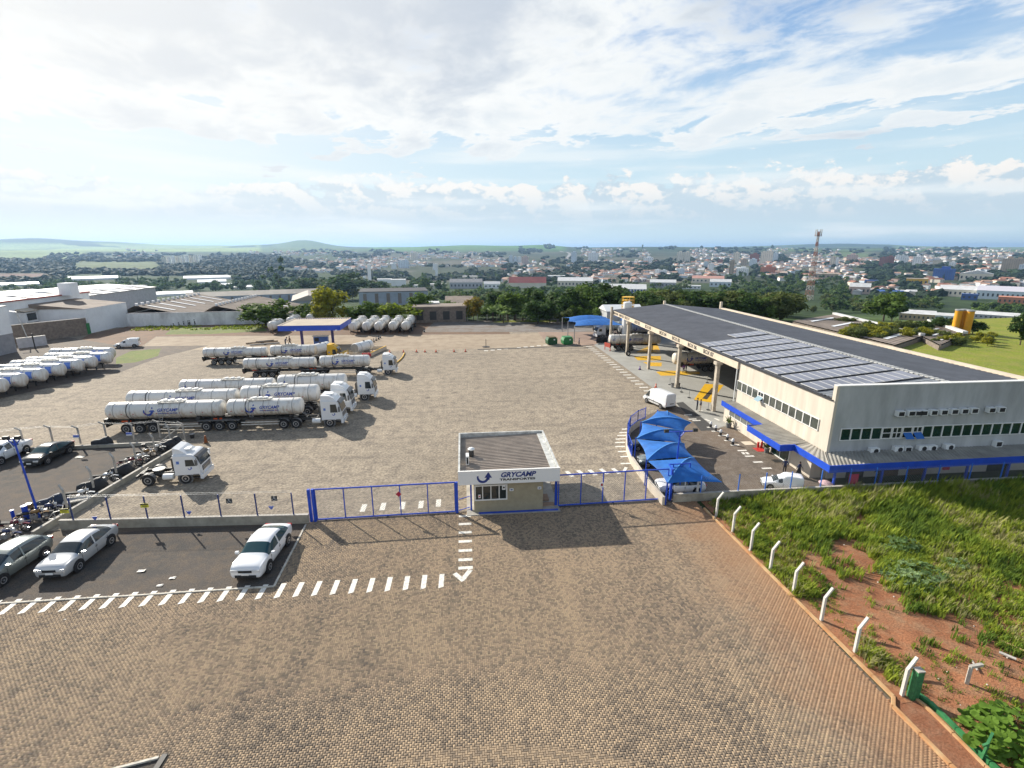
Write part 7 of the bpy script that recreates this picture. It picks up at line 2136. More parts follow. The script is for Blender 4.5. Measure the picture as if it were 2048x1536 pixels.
NEAR = [(1888, 1968, 580, 594, M_tower[0], M_palesheet, 'white ribbed warehouse with long pitched roof right of the town', 'gable'), (1966, 2060, 583, 600, M_tower[4], mat('purple_white_roof', (.55, .53, .58), .6), 'purple-white industrial hall cut by the picture edge', 'gable'),
  (2004, 2060, 596, 609, M_tower[6], M_tower[6], 'orange hall in front of the purple-white one', 'flat'), (1804, 1860, 628, 641, mat('beige_wall', (.45, .34, .22), .85, .15, .3), M_palesheet, 'beige block hall among trees before the yellow silos', 'gable'), (1862, 1902, 631, 640, M_tower[4], M_palesheet, 'long white-roofed shed behind the yellow silos', 'gable'),
  (1960, 2040, 631, 640, M_w3, M_palesheet, 'grey-roofed depot right of the yellow silos', 'gable'), (1925, 1975, 548, 562, M_tower[0], M_palesheet, 'white folded-roof hall above the industrial area', 'front'), (1630, 1672, 548, 558, M_tower[5], M_tower[5], 'tan warehouse behind the radio mast', 'flat'),
  (1700, 1735, 574, 588, M_tower[2], M_palesheet, 'pink house group beside dark trees', 'gable'), (1730, 1753, 561, 570, M_blueroof, M_blueroof, 'small blue-roofed hall in the industrial area', 'flat'), (1815, 1850, 558, 570, M_yellow, M_tower[5], 'ochre-sided hall in the industrial area', 'flat'),
  (1925, 1950, 589, 600, M_blueroof, M_blueroof, 'dark blue shed before the ribbed warehouse', 'flat'), (1756, 1800, 585, 593, M_tower[4], M_blueroof, 'pale shed with bluish roof among low houses', 'gable'), (1385, 1445, 557, 566, M_tower[0], mat('pink_roof', (.45, .24, .19), .8), 'long pink-roofed hall in the near town', 'gable'), (1420, 1460, 564, 574, M_tower[4], M_palesheet, 'grey-white depot below the pink hall', 'gable'),
  (1300, 1350, 565, 575, M_w3, M_palesheet, 'pale grey roof among the tree belt', 'gable'), (1365, 1400, 572, 578, M_tower[1], M_palesheet, 'small white roof deep in the tree belt', 'flat'), (1115, 1185, 562, 574, M_tower[0], M_palesheet, 'long cream shed right of the red roof', 'gable'), (1095, 1130, 552, 560, M_tower[1], M_palesheet, 'white flat hall above the red roof', 'flat'),
  (900, 965, 565, 577, M_w3, mat('grey_sawtooth', (.22, .22, .23), .8, .3, .3), 'grey saw-roofed works with white gables', 'gable'), (925, 955, 553, 561, M_tower[0], M_palesheet, 'cream hall with white roof in the middle distance', 'flat'), (968, 1000, 568, 577, M_tower[1], M_palesheet, 'white-roofed houses beside the grey works', 'gable'),
  (820, 846, 571, 577, M_tower[1], M_palesheet, 'low white hall behind the blue factory', 'flat'), (860, 893, 569, 577, M_tower[0], M_palesheet, 'cream-fronted hall below the second chimney', 'flat')]
for x0, x1, yt, yb, wm_, rm, lab, kd in NEAR:
 fac('hall', lab, x0, x1, yt, yb, wm_, rm, None, kd, max(3, int((x1 - x0) / 7)), 1, M_dkwin, win=(.4, .35), roofh=.5)
for x0, x1, yt, yb, lab in ((150, 232, 552, 560, 'bright white greenhouse roof beyond the tree row, nearest the conifers'), (-10, 66, 565, 572, 'white roof at the picture edge beyond the tree row'), (375, 458, 551, 559, 'long white greenhouse roof above the tree row'), (400, 450, 558, 568, 'white works roof among trees behind the grey works'), (106, 124, 562, 566, 'tiny white roof among the dark tree row'), (60, 82, 574, 578, 'small white roof by the picture edge trees'), (440, 480, 566, 573, 'pale roof by the palm behind the old sheds'), (300, 380, 583, 592, 'low pale wall and roof behind the grey works'), (470, 520, 570, 577, 'white roof beneath the tall dark tree')):
 fac('greenhouse' if 'greenhouse' in lab else 'low_hall', lab, x0, x1, yt + (yb - yt) * .55, yb, M_tower[1], mat('bright_sheet', (.82, .82, .80), .5), None, 'gable', roofh=.9)
P = FT(1920, 668); k = mpp(P); rzS = math.atan2(-P[0], P[1])
t = thing('yellow_silo_pair', 'pair of tall yellow steel silos with railed tops', 'silo', tuple(P), rzS)
for s, x in ((-1, -9.0), (0, -1.0), (1, 8.5)):
 b = MB(); b.cyl((x * k, (11 if s == 0 else 0) * k, 2 * k), (x * k, (11 if s == 0 else 0) * k, 46 * k), 6.3 * k, n=20); b.build('silo_shell', mat('silo_yellow', (.72, .33, .012), .5, .08, .3), t, sm=40)
 b = MB(); b.lathe([(46 * k, 6.9 * k), (48.5 * k, 6.9 * k), (48.6 * k, 6 * k)], n=16, c=(x * k, (11 if s == 0 else 0) * k, 0)); b.build('railed_top', M_galv, t)
 b = MB()
 for a in range(4): b.box((x * k + 4 * k * math.cos(a * 1.57 + .78), (11 if s == 0 else 0) * k + 4 * k * math.sin(a * 1.57 + .78), 0), (.9 * k, .9 * k, 5 * k))
 b.build('leg', M_galv, t)
for lab, c0, c1, c2_, c3_, st in (('long grey shed roof with pale strips just behind the workshop', (1585, 642), (1668, 629), (1845, 672), (1790, 690), 4), ('grey shed roof with white strips reaching towards the silos', (1800, 650), (1858, 643), (1930, 668), (1880, 690), 5)):
 t = thing('long_shed', lab, 'shed')
 z = 1.0
 A, B_, C_, D_ = [G(*q, z) for q in (c0, c1, c2_, c3_)]
 b = MB(); corrugated(b, tuple(A), tuple(D_), tuple(C_ + np.array([0, 0, .0])), tuple(B_), 1.0, .06); b.build('roof', M_oldroof, t)
 b = MB()
 for p, q in ((A, D_), (D_, C_), (C_, B_), (B_, A)): b.bar((p[0], p[1], -1.4), (q[0], q[1], -1.4), .2, 4.4)
 b.build('wall', M_block, t)
 for i in range(st):
  f = (i + .5) / st
  p, q = A + (D_ - A) * f, B_ + (C_ - B_) * f
  p2, q2 = p + (q - p) * .2, p + (q - p) * .75
  u = (D_ - A) / np.linalg.norm(D_ - A) * .55
  b = MB(); b.add([tuple(p2 - u + (0, 0, .14)), tuple(p2 + u + (0, 0, .14)), tuple(q2 + u + (0, 0, .14)), tuple(q2 - u + (0, 0, .14))], [(0, 1, 2, 3)]); b.build('skylight', MATS['skylight_white'], t)
 b = MB(); p, q = B_, C_; b.bar((p[0], p[1], z + .3), (q[0], q[1], z + .3), .9, .5); b.build('gutter_wall', M_palesheet, t)
P = FT(1617, 600); k = mpp(P)
t = thing('radio_mast', 'red and white lattice radio mast rising above the trees', 'radio mast', tuple(P), .4)
M_mr, M_mw = mat('mast_red', (.30, .13, .08), .7), mat('mast_white', (.46, .43, .40), .7)
Hm = 131 * k; w0, w1 = 11.5 * k, 2.6 * k
N_ = 14; lv = [Hm * (1 - (1 - i / N_) ** 1.0) for i in range(N_ + 1)]
for i in range(N_):
 z0, z1 = lv[i], lv[i + 1]; a0 = w0 + (w1 - w0) * min(1, z0 / Hm * 1.15); a1 = w0 + (w1 - w0) * min(1, z1 / Hm * 1.15)
 b = MB(); th = .55 * k
 cs = [(1, 1), (-1, 1), (-1, -1), (1, -1)]
 for c_ in range(4):
  p0 = (cs[c_][0] * a0 / 2, cs[c_][1] * a0 / 2, z0); p1 = (cs[c_][0] * a1 / 2, cs[c_][1] * a1 / 2, z1)
  d_ = cs[(c_ + 1) % 4]; q0 = (d_[0] * a0 / 2, d_[1] * a0 / 2, z0); q1 = (d_[0] * a1 / 2, d_[1] * a1 / 2, z1)
  b.bar(p0, p1, th * 1.2); b.bar(p0, q1, th * .7); b.bar(q0, p1, th * .7); b.bar(p1, q1, th * .8)
 b.build('lattice_section', M_mr if i % 2 else M_mw, t)
b = MB(); b.box((0, 0, Hm * .95), (9 * k, 9 * k, .8 * k)); b.build('platform', M_mr, t)
for i in range(6):
 a = i * 1.05; b = MB(); b.bar((5 * k * math.cos(a), 5 * k * math.sin(a), Hm * .93), (5 * k * math.cos(a), 5 * k * math.sin(a), Hm * 1.03), 1.0 * k); b.build('antenna', M_mw, t)
P = FT(1554, 604); k = mpp(P); t = thing('water_tank_tower', 'white round water tank tower deep in the wood', 'water tower', tuple(P))
b = MB(); b.cyl((0, 0, 6 * k), (0, 0, 17 * k), 3.3 * k, n=14); b.build('tank', M_white, t); b = MB()
for a in range(4): b.bar((2.6 * k * math.cos(a * 1.57), 2.6 * k * math.sin(a * 1.57), -3), (2.6 * k * math.cos(a * 1.57), 2.6 * k * math.sin(a * 1.57), 6 * k), .6 * k)
b.build('leg', M_white, t)
pts = [(-14, 128.3), (-4, 128.6), (8, 129.0), (22, 129.4), (40, 130)]
t = thing('back_fence', 'line of thin concrete posts along the back of the yard', 'fence')
for i in range(22):
 x = -14 + i * 2.5; b = MB(); b.box((x, 128.3 + (x + 14) * .03, .8), (.16, .16, 1.7)); b.build('post', M_post, t)
b = MB()
for z in (.4, .9, 1.4): b.bar((-14, 128.3, z), (40, 130, z), .02)
b.build('wire', M_galv, t)

# ------------------------------------------------------------------ houses of the town
def house_mesh(wm_, rm, w, d, h, flat=False):
 b = MB(); b.box((0, 0, h / 2 - 2), (w, d, h + 4), mi=0)
 if flat: b.box((0, 0, h + .15), (w + .3, d + .3, .3), mi=1)
 else: b.prism([(-d / 2 - .4, h), (0, h + d * .22), (d / 2 + .4, h)], -w / 2 - .3, w / 2 + .3, 'x', mi=1)
 for s in (-.25, .22): b.box((w * s, -d / 2 - .03, h * .55), (w * .16, .06, h * .35), mi=2)
 return b

walls = [M_tower[1], M_tower[0], M_tower[4], M_tower[2], M_w3]
roofs = [M_tile, mat('faded_tile', (.42, .26, .19), .85, .3, .4), mat('pale_tile', (.48, .37, .30), .85, .2, .4), M_palesheet, mat('grey_tile', (.30, .28, .27), .85, .2, .4)]
HV = []
for i in range(12):
 mb = house_mesh(walls[i % 5], roofs[(i * 3 + i // 4) % 5], 9 + (i % 4) * 2, 8 + (i % 3) * 1.5, 3.4 + (i % 3) * 1.4, i % 5 == 3)
 HV.append((mb, [walls[i % 5], roofs[(i * 3 + i // 4) % 5], M_dkwin]))
HM = [mb.mesh('house', ms) for mb, ms in HV]
BANDS = [(595, 770, 518, 546, 120), (690, 760, 522, 540, 45), (740, 1010, 505, 533, 300), (560, 720, 500, 512, 60), (880, 1110, 524, 534, 110), (1000, 1330, 540, 566, 190), (1090, 1300, 523, 542, 150), (1160, 1300, 498, 515, 130), (1270, 1480, 522, 556, 230), (1380, 1520, 497, 520, 220),
         (1480, 1680, 498, 530, 280), (1520, 1700, 528, 556, 150), (1560, 1640, 550, 566, 40), (1680, 1860, 519, 534, 110), (1690, 1960, 548, 592, 150), (1790, 2060, 497, 520, 260), (1880, 2060, 522, 548, 70), (230, 345, 500, 516, 36), (500, 620, 503, 512, 40), (1960, 2060, 560, 580, 30)]
cand = []
for x0, x1, y0, y1, n in BANDS:
 for _ in range(n):
  cand.append((rng.uniform(x0, x1), rng.uniform(y0, y1)))
recs = []
for px, py in cand:
 if vnoise(np.array([px / 38.]), np.array([py / 9.]), 21)[0] < .38: continue
 P = FT(px, py); r = math.hypot(P[0], P[1])
 if r > 9000 or r < 250: continue
 recs.append((r, P, rng.uniform(0, 3.14), rng.randrange(12)))
recs.sort(key=lambda q: q[0])
for r, P, a, v in recs[:290]:
 o = link('house', HM[v], None, tuple(P), (0, 0, a), 1.0 + r / 9000)
 wn, rn = ('white', 'cream', 'pale blue', 'pink', 'grey')[v % 5], ('red tiled', 'faded tiled', 'pale tiled', 'white sheet', 'grey tiled')[(v * 3 + v // 4) % 5]
 tag(o, f'{wn} house with {rn} roof among trees in the far town, size {"small" if v % 4 < 2 else "broad"}', 'house', f'{wn} {rn} houses of the far town, {"small" if v % 4 < 2 else "broad"}')
b = MB()
V_, F_, Mi = [], [], []
allm = walls + roofs + [M_dkwin]
for r, P, a, v in recs[290:]:
 mb, ms = HV[v]; s = 1.0 + r / 9000; cs, sn = math.cos(a) * s, math.sin(a) * s; o = len(V_)
 V_ += [(P[0] + x * cs - y * sn, P[1] + x * sn + y * cs, P[2] + z * s) for x, y, z in mb.v]
 F_ += [tuple(i + o for i in f) for f in mb.f]; Mi += [allm.index(ms[m_]) for m_ in mb.m]
me = bpy.data.meshes.new('distant_houses'); me.from_pydata(V_, [], F_)
for m_ in allm: me.materials.append(m_)
me.polygons.foreach_set('material_index', Mi)
o = bpy.data.objects.new('distant_houses', me); COL.objects.link(o); tag(o, 'roofs of the distant town merging into the hillsides', 'town', kind='stuff')
rp = [(1335, 566), (1240, 548), (1185, 538), (1150, 530), (1132, 520), (1140, 508), (1120, 502)]
W_ = [FT(*p) for p in rp]
b = MB()
for p, q in zip(W_[:-1], W_[1:]):
 d = (q - p)[:2]; d = d / np.linalg.norm(d); nrm = np.array([-d[1], d[0]]) * 9
 n = 12
 for i in range(n):
  A, C_ = p + (q - p) * i / n, p + (q - p) * (i + 1) / n
  za, zc_ = float(terrain(A[0], A[1])) + .6, float(terrain(C_[0], C_[1])) + .6
  b.add([(A[0] - nrm[0], A[1] - nrm[1], za), (A[0] + nrm[0], A[1] + nrm[1], za), (C_[0] + nrm[0], C_[1] + nrm[1], zc_), (C_[0] - nrm[0], C_[1] - nrm[1], zc_)], [(0, 1, 2, 3)])
o = b.build('valley_road', mat('far_asphalt', (.24, .23, .22), .8), fix=False); tag(o, kind='structure')
# ------------------------------------------------------------------ vegetation
def leaf_mat(name, c, v=.35, c2=None):
 m = mat(name, c, 0.75, 0.0, 0.55, col2=c2 or tuple(.62 * x for x in c), isl=v, detail=3, spec=.25)
 return m

L_dark = leaf_mat('leaf_dark', (.075, .135, .033))
L_mid = leaf_mat('leaf_mid', (.125, .20, .038))
L_olive = leaf_mat('leaf_olive', (.14, .175, .05))
L_lime = leaf_mat('leaf_lime', (.23, .30, .030))
L_gold = leaf_mat('leaf_gold', (.33, .31, .025), c2=(.20, .22, .025))
L_yellow = leaf_mat('leaf_yellow', (.30, .19, .02), c2=(.14, .15, .03))
L_ban = leaf_mat('leaf_banana', (.24, .34, .10), .3)
M_bark = mat('bark', (.10, .075, .055), .9, .35, 3, bump=.3)

def crown_arrays(seed, nl, nq, q, flat=.75, spread=.62, base=.32, core=True):
 """leaf clumps on overlapping lobes; crown about 1 across each way, its middle at height 1"""
 r_ = np.random.RandomState(seed)
 V, F = [], []
 lobes = []
 for i in range(nl):
  a = r_.uniform(0, 6.283); rr = spread * math.sqrt(r_.uniform(0, 1)); z = r_.uniform(-.78, .58) * flat * (1.22 - rr * .9)
  lobes.append((rr * math.cos(a), rr * math.sin(a), 1 + z + .12, base * r_.uniform(.75, 1.25)))
 per = nq // nl
 for (x, y, z, R_) in lobes:
  for k in range(per):
   d = r_.normal(0, 1, 3); d /= np.linalg.norm(d)
   if d[2] < -.55: d[2] *= -.6
   c = np.array([x, y, z]) + d * R_ * r_.uniform(.72, 1.08) * np.array([1, 1, .85])
   n = d + r_.normal(0, .45, 3); n /= np.linalg.norm(n)
   u = np.cross(n, [0, 0, 1.0]); u /= max(1e-3, np.linalg.norm(u)); w = np.cross(n, u)
   s1, s2 = q * r_.uniform(.6, 1.3), q * r_.uniform(.5, 1.0)
   o = len(V)
   V += [c - u * s1 - w * s2 * .4, c + u * s1 * .3 - w * s2, c + u * s1 + w * s2 * .3, c - u * s1 * .2 + w * s2]
   F.append((o, o + 1, o + 2, o + 3))
  if core:
   o = len(V); n6 = 6
   V += [np.array([x, y, z + R_ * .62])] + [np.array([x + R_ * .68 * math.cos(i * 1.047), y + R_ * .68 * math.sin(i * 1.047), z + .1 * R_]) for i in range(n6)] + [np.array([x, y, z - R_ * .5])]
   F += [(o, o + 1 + i, o + 1 + (i + 1) % n6) for i in range(n6)] + [(o + n6 + 1, o + 1 + (i + 1) % n6, o + 1 + i) for i in range(n6)]
 return np.array(V), F

def mk_mesh(name, V, F, m):
 me = bpy.data.meshes.new(name); me.from_pydata([tuple(v) for v in V], [], F); me.materials.append(m); return me

def trunk_mesh(seed, h=.75):
 r_ = random.Random(seed); b = MB()
 b.cyl((0, 0, -.15), (.03, .02, h * .7), .075, .05, 7)
 for i in range(4):
  a = i * 1.57 + r_.uniform(-.4, .4); b.cyl((.02, .02, h * .55 + .05 * i), (.38 * math.cos(a), .38 * math.sin(a), h + .25), .036, .014, 5)
 return b.mesh('trunk', M_bark)

CR = {}
for nm, m_ in (('dark', L_dark), ('mid', L_mid), ('olive', L_olive), ('lime', L_lime), ('gold', L_gold), ('yellow', L_yellow)):
 CR[nm] = []
 for s in range(3 if nm in ('dark', 'mid', 'olive') else 2):
  V, F = crown_arrays(s * 7 + len(nm), 19 if nm != 'gold' else 14, 1500, .064, spread=.62)
  CR[nm].append(mk_mesh('crown', V, F, m_))
V, F = crown_arrays(77, 13, 900, .06, flat=1.5, spread=.5, base=.22)
CR['open'] = [mk_mesh('crown', V, F, L_dark)]
TRK = [trunk_mesh(i) for i in range(3)]

def tree(label, P, w, h, kind, group, rot=None, name='tree'):
 t = thing(name, label, 'tree', tuple(P), rng.uniform(0, 6.28) if rot is None else rot, group)
 i = rng.randrange(len(CR[kind]))
 k = h / 1.72
 link('crown', CR[kind][i], t, (0, 0, -.26 * k), None, (w / 1.62, w / 1.62, k * 1.12))
 link('trunk', TRK[rng.randrange(3)], t, (0, 0, 0), None, (max(.7, w / 3.0), max(.7, w / 3.0), k))
 return t

def ptree(x, yt, yb, wpx, kind, label, group='trees round the yard', name='tree'):
 P = FT(x, yb); m_ = mpp(P)
 return tree(label, P, wpx * m_, (yb - yt) * m_, kind, group, name=name)

G1 = 'trees along the back of the yard'
for x, yt, yb, w, kd, lab in (
  (532, 598, 653, 98, 'mid', 'big round green tree at the end of the boundary wall'), (606, 607, 645, 66, 'mid', 'lower rounded tree right of the big round one'),
  (668, 566, 645, 84, 'gold', 'tall yellow-green tree behind the fuel canopy'), (706, 575, 600, 30, 'gold', 'yellow-green side branch tree beside the tall one'), (650, 600, 648, 50, 'gold', 'lower yellow-green clump at the foot of the tall tree'),
  (742, 603, 646, 62, 'mid', 'bright green bushy tree behind the backed tankers'), (795, 602, 648, 92, 'lime', 'wide lime-green bush behind the backed tankers'), (845, 586, 636, 66, 'mid', 'green tree behind the lime bush'),
  (712, 612, 648, 50, 'mid', 'small green tree right of the yellow-green one'), (690, 545, 600, 100, 'dark', 'large dark tree mass behind the blue factory'), (560, 525, 590, 48, 'open', 'tall dark open-crowned tree rising over the others'), (590, 558, 596, 60, 'dark', 'dark broad tree under the open-crowned one'),
  (630, 555, 598, 70, 'dark', 'dark tree left of the large dark mass'), (520, 556, 592, 50, 'open', 'flat-topped dark tree left of the tall one'), (755, 560, 592, 60, 'dark', 'dark tree behind the factory roof'), (810, 566, 596, 55, 'dark', 'dark tree above the flat factory roof'), (848, 555, 585, 24, 'mid', 'slim green tree by the chimney flue'),
  (947, 592, 642, 40, 'yellow', 'autumn yellow tree beside the block shed'), (905, 600, 630, 44, 'mid', 'green tree over the brown tiled house'), (930, 612, 640, 30, 'lime', 'lime bush by the yellow tree'), (1000, 583, 626, 60, 'dark', 'dark round tree above the banana plants'), (1028, 580, 640, 66, 'mid', 'rounded mid-green tree above the bananas'),
  (1075, 600, 648, 62, 'dark', 'dark bush tree right of the banana plants'), (1100, 598, 646, 50, 'dark', 'second dark bush tree right of the bananas'), (1070, 574, 634, 74, 'dark', 'dark tree behind the bananas'), (1128, 577, 640, 80, 'dark', 'big dark tree in the middle of the belt'), (1165, 570, 640, 84, 'mid', 'domed tree left of the biggest dark one'),
  (1200, 566, 634, 110, 'dark', 'biggest dark domed tree behind the back tents'), (1128, 612, 648, 46, 'olive', 'olive bush with thin sprays behind the dumpsters'), (1150, 604, 646, 44, 'mid', 'mid-green rounded bush behind the first back tent'), (1170, 620, 648, 34, 'mid', 'small round bright bush over the back tent'), (1205, 612, 650, 44, 'mid', 'round bush beside the white shed'),
  (1240, 590, 640, 50, 'dark', 'dark tree behind the yellow cage'), (1302, 582, 632, 76, 'dark', 'dark tree right of the yellow cage'), (1350, 588, 628, 70, 'mid', 'green tree over the workshop roof ridge'), (1395, 590, 630, 66, 'mid', 'low green tree over the far roof end'), (1440, 586, 630, 76, 'lime', 'lighter green tree over the roof'),
  (1728, 641, 668, 30, 'olive', 'small dark-topped tree before the long shed'), (1800, 640, 670, 34, 'olive', 'small tree at the middle of the long shed'), (1690, 634, 650, 40, 'olive', 'bush between the shed roofs'), (1760, 655, 676, 60, 'gold', 'yellowish scrub at the meadow edge'),
  (1945, 640, 668, 40, 'dark', 'dark tree right of the yellow silos'), (2040, 625, 690, 44, 'dark', 'dark tree cut by the picture edge over the meadow'), (1880, 632, 662, 36, 'dark', 'dark tree left of the yellow silos'), (1845, 640, 664, 34, 'dark', 'dark tree behind the beige hall')):
 ptree(x, yt, yb, w, kd, lab, G1)
def conifer(x, yt, yb, w, label):
 P = FT(x, yb); m_ = mpp(P); h = (yb - yt) * m_; r0 = w * m_ / 2
 t = thing('conifer', label, 'tree', tuple(P)); b = MB()
 for i in range(9):
  z0 = h * (.08 + .1 * i); r_ = r0 * (1 - i / 9.5)
  for k in range(9):
   a = k * .698 + i * .4; q = rng.uniform(.75, 1.15)
   b.add([(0, 0, z0 + h * .14), (r_ * q * math.cos(a - .3), r_ * q * math.sin(a - .3), z0), (r_ * q * 1.1 * math.cos(a), r_ * q * 1.1 * math.sin(a), z0 - h * .03), (r_ * q * math.cos(a + .3), r_ * q * math.sin(a + .3), z0)], [(0, 1, 2, 3)])
 b.build('crown', L_dark, t, fix=False); b = MB(); b.cyl((0, 0, -1), (0, 0, h * .9), r0 * .12, r0 * .03, 6); b.build('trunk', M_bark, t)

conifer(240.5, 539, 563, 9, 'taller conifer beyond the tree row on the left')
conifer(277, 551, 565, 7, 'shorter conifer beyond the tree row on the left')
conifer(1886, 0 + 545, 560, 5, 'thin dark conifer by the blue block')

def palm(P, h, n, lw, m, label, name, cat, group=None, droop=.8, trunk=True, up=(.5, 1.3)):
 t = thing(name, label, cat, tuple(P), rng.uniform(0, 6.28), group)
 for i in range(n):
  a = 6.283 * i / n + rng.uniform(-.3, .3); el = rng.uniform(*up); l = h * rng.uniform(.45, .62)
  b = MB(); Lp, Rp = [], []
  for k in range(7):
   s = k / 6; x = math.cos(el) * l * s; z = (h * .42 if trunk else h * .1) + math.sin(el) * l * s - droop * l * s * s * .55
   w = lw * math.sin(math.pi * min(1, .08 + s * .92)) * (1 if k < 6 else .1)
   c = Vector((x * math.cos(a), x * math.sin(a), z)); sd = Vector((-math.sin(a), math.cos(a), 0)) * w
   Lp.append(c + sd + Vector((0, 0, -w * .4))); Rp.append(c - sd + Vector((0, 0, -w * .4)))
  M_ = [(p + q) / 2 + Vector((0, 0, lw * .35)) for p, q in zip(Lp, Rp)]
  b.grid([Lp, M_, Rp]); b.build('leaf', m, t, fix=False)
 b = MB(); b.cyl((0, 0, -.2), (0, 0, h * .45), h * .035, h * .025, 8); b.build('stem', M_bark, t)
 return t

for k, (x, yt, yb) in enumerate(((986, 603, 643), (1001, 598, 642), (1016, 604, 643), (1030, 599, 641), (1046, 600, 642), (1060, 604, 643), (1077, 622, 645), (1007, 612, 646))):
 P = FT(x, yb); palm(P, (yb - yt) * mpp(P) * 1.15, 10, .62, L_ban, ['leftmost banana plant of the clump at the back fence', 'tall banana plant second from the yellow tree', 'third banana plant from the yellow tree', 'fourth banana plant in the clump', 'fifth banana plant with upright pale leaves', 'rightmost banana plant of the clump', 'small stray banana plant before the dark bushes', 'low banana plant in front of the clump'][k], 'banana_plant', 'banana plant', 'banana plants along the back fence', .9)
P = FT(1243, 592); palm(P, 24 * mpp(P), 14, .5, L_olive, 'date palm before the blue and white works', 'palm_tree', 'palm', None, 1.1)
P = FT(380, 596); palm(P, 17 * mpp(P), 14, .6, L_dark, 'dark palm behind the old brown sheds', 'palm_tree', 'palm', None, 1.1)

def blobs(px_list, size, kinds):
 return [(FT(*p), size, kinds) for p in px_list]

REG = [
 (1690, 1850, 664, 686, 46, ('gold', 'olive', 'olive'), (1.6, 2.8)), (1850, 1985, 674, 692, 26, ('olive', 'gold'), (1.2, 2.2)),
 (925, 1260, 632, 649, 75, ('dark', 'mid', 'mid', 'olive'), (2.2, 3.8)),  # x0, x1, y0 (tops hidden), y1 base rows, count, kinds, height range in metres
 (1255, 1760, 600, 642, 330, ('dark', 'dark', 'mid', 'olive', 'olive'), (5.0, 7.5)), (1250, 1720, 568, 602, 330, ('dark', 'mid', 'olive'), (5.5, 8.5)), (1440, 1720, 552, 600, 170, ('dark', 'mid'), (8, 13)),
 (1640, 1880, 590, 642, 240, ('dark', 'mid', 'olive'), (6, 9)), (1850, 2060, 598, 634, 150, ('dark', 'dark', 'mid'), (6, 9)), (960, 1260, 566, 600, 190, ('dark', 'mid'), (7, 11)), (860, 1010, 576, 610, 90, ('dark', 'mid', 'olive'), (6, 9)),
 (400, 880, 566, 590, 170, ('dark',), (9, 15)), (90, 410, 564, 586, 190, ('dark', 'mid'), (8, 12)), (-20, 140, 578, 606, 80, ('mid', 'olive'), (6, 10)), (720, 1000, 552, 578, 130, ('dark', 'mid'), (8, 12)), (690, 900, 592, 606, 20, ('dark',), (6, 9))]
spots = []
for x0, x1, y0, y1, n, kd, hr in REG:
 for _ in range(n):
  px, py = rng.uniform(x0, x1), rng.uniform(y0, y1)
  if any(a - 4 < px < b_ + 4 and c - 2 < py < d + 9 for a, b_, c, d in ((395, 634, 590, 610), (722, 856, 584, 612), (1206, 1290, 575, 598), (1018, 1092, 562, 577), (727, 745, 548, 570), (868, 878, 545, 566), (1595, 1640, 590, 612), (1804, 1905, 625, 646), (1885, 1945, 618, 672), (1885, 2060, 578, 609), (1700, 1880, 560, 596), (1545, 1562, 590, 610), (1115, 1185, 560, 576), (755, 815, 558, 573), (150, 232, 550, 562), (375, 460, 549, 570), (1385, 1460, 555, 577), (1590, 1760, 628, 655), (900, 1000, 564, 579))): continue
  P = FT(px, py)
  if 25 < P[0] < 54 and 30 < P[1] < 100 or py > 630 and px < 1260 and (P[1] < 130 or 826 < px < 945): continue
  spots.append((math.hypot(P[0], P[1]), P, kd[rng.randrange(len(kd))], rng.uniform(*hr)))
spots.sort(key=lambda q: q[0])
for r, P, kd, h in spots[:235]:
 tree({'dark': 'dark green tree in the wooded belt between yard and town', 'mid': 'fresh green tree in the wooded belt between yard and town', 'olive': 'dull olive tree in the wooded belt between yard and town', 'gold': 'yellowish scrub bush at the edge of the meadow behind the workshop'}[kd], P, h * rng.uniform(.9, 1.35), h, kd, 'trees of the wooded belt ' + kd)
small = [crown_arrays(100 + i, 7, 130, .15, spread=.55, base=.38) for i in range(4)]
ico = []
def icos(seed):
 r_ = np.random.RandomState(seed)
 import bmesh
 bm = bmesh.new(); bmesh.ops.create_icosphere(bm, subdivisions=2, radius=.5)
 V = np.array([v.co[:] for v in bm.verts]); F = [tuple(v.index for v in f.verts) for f in bm.faces]; bm.free()
 V = V * (1 + .22 * r_.normal(0, 1, (len(V), 1)).clip(-1.2, 1.6)); V[:, 2] = V[:, 2] * .85 + .35
 return V, F
ico = [icos(i) for i in range(5)]

def mass(name, items, protos, mats, label, seed=0):
 """items: (P, w, h, kind index)"""
 VV, FF, MM = [], [], []
 o = 0
 r_ = np.random.RandomState(seed)
 for P, w, h, mi in items:
  V, F = protos[r_.randint(len(protos))]
  a = r_.uniform(0, 6.28); c, s = math.cos(a), math.sin(a)
  X = (V[:, 0] * c - V[:, 1] * s) * w + P[0]; Y = (V[:, 0] * s + V[:, 1] * c) * w + P[1]; Z = V[:, 2] * h + P[2]
  VV.append(np.stack([X, Y, Z], -1)); FF += [tuple(i + o for i in f) for f in F]; MM += [mi] * len(F); o += len(V)
 me = bpy.data.meshes.new(name); me.from_pydata(np.concatenate(VV).tolist(), [], FF)
 for m_ in mats: me.materials.append(m_)
 me.polygons.foreach_set('material_index', MM)
 ob = bpy.data.objects.new(name, me); COL.objects.link(ob)
 tag(ob, label, 'wood', kind='stuff')
 return ob

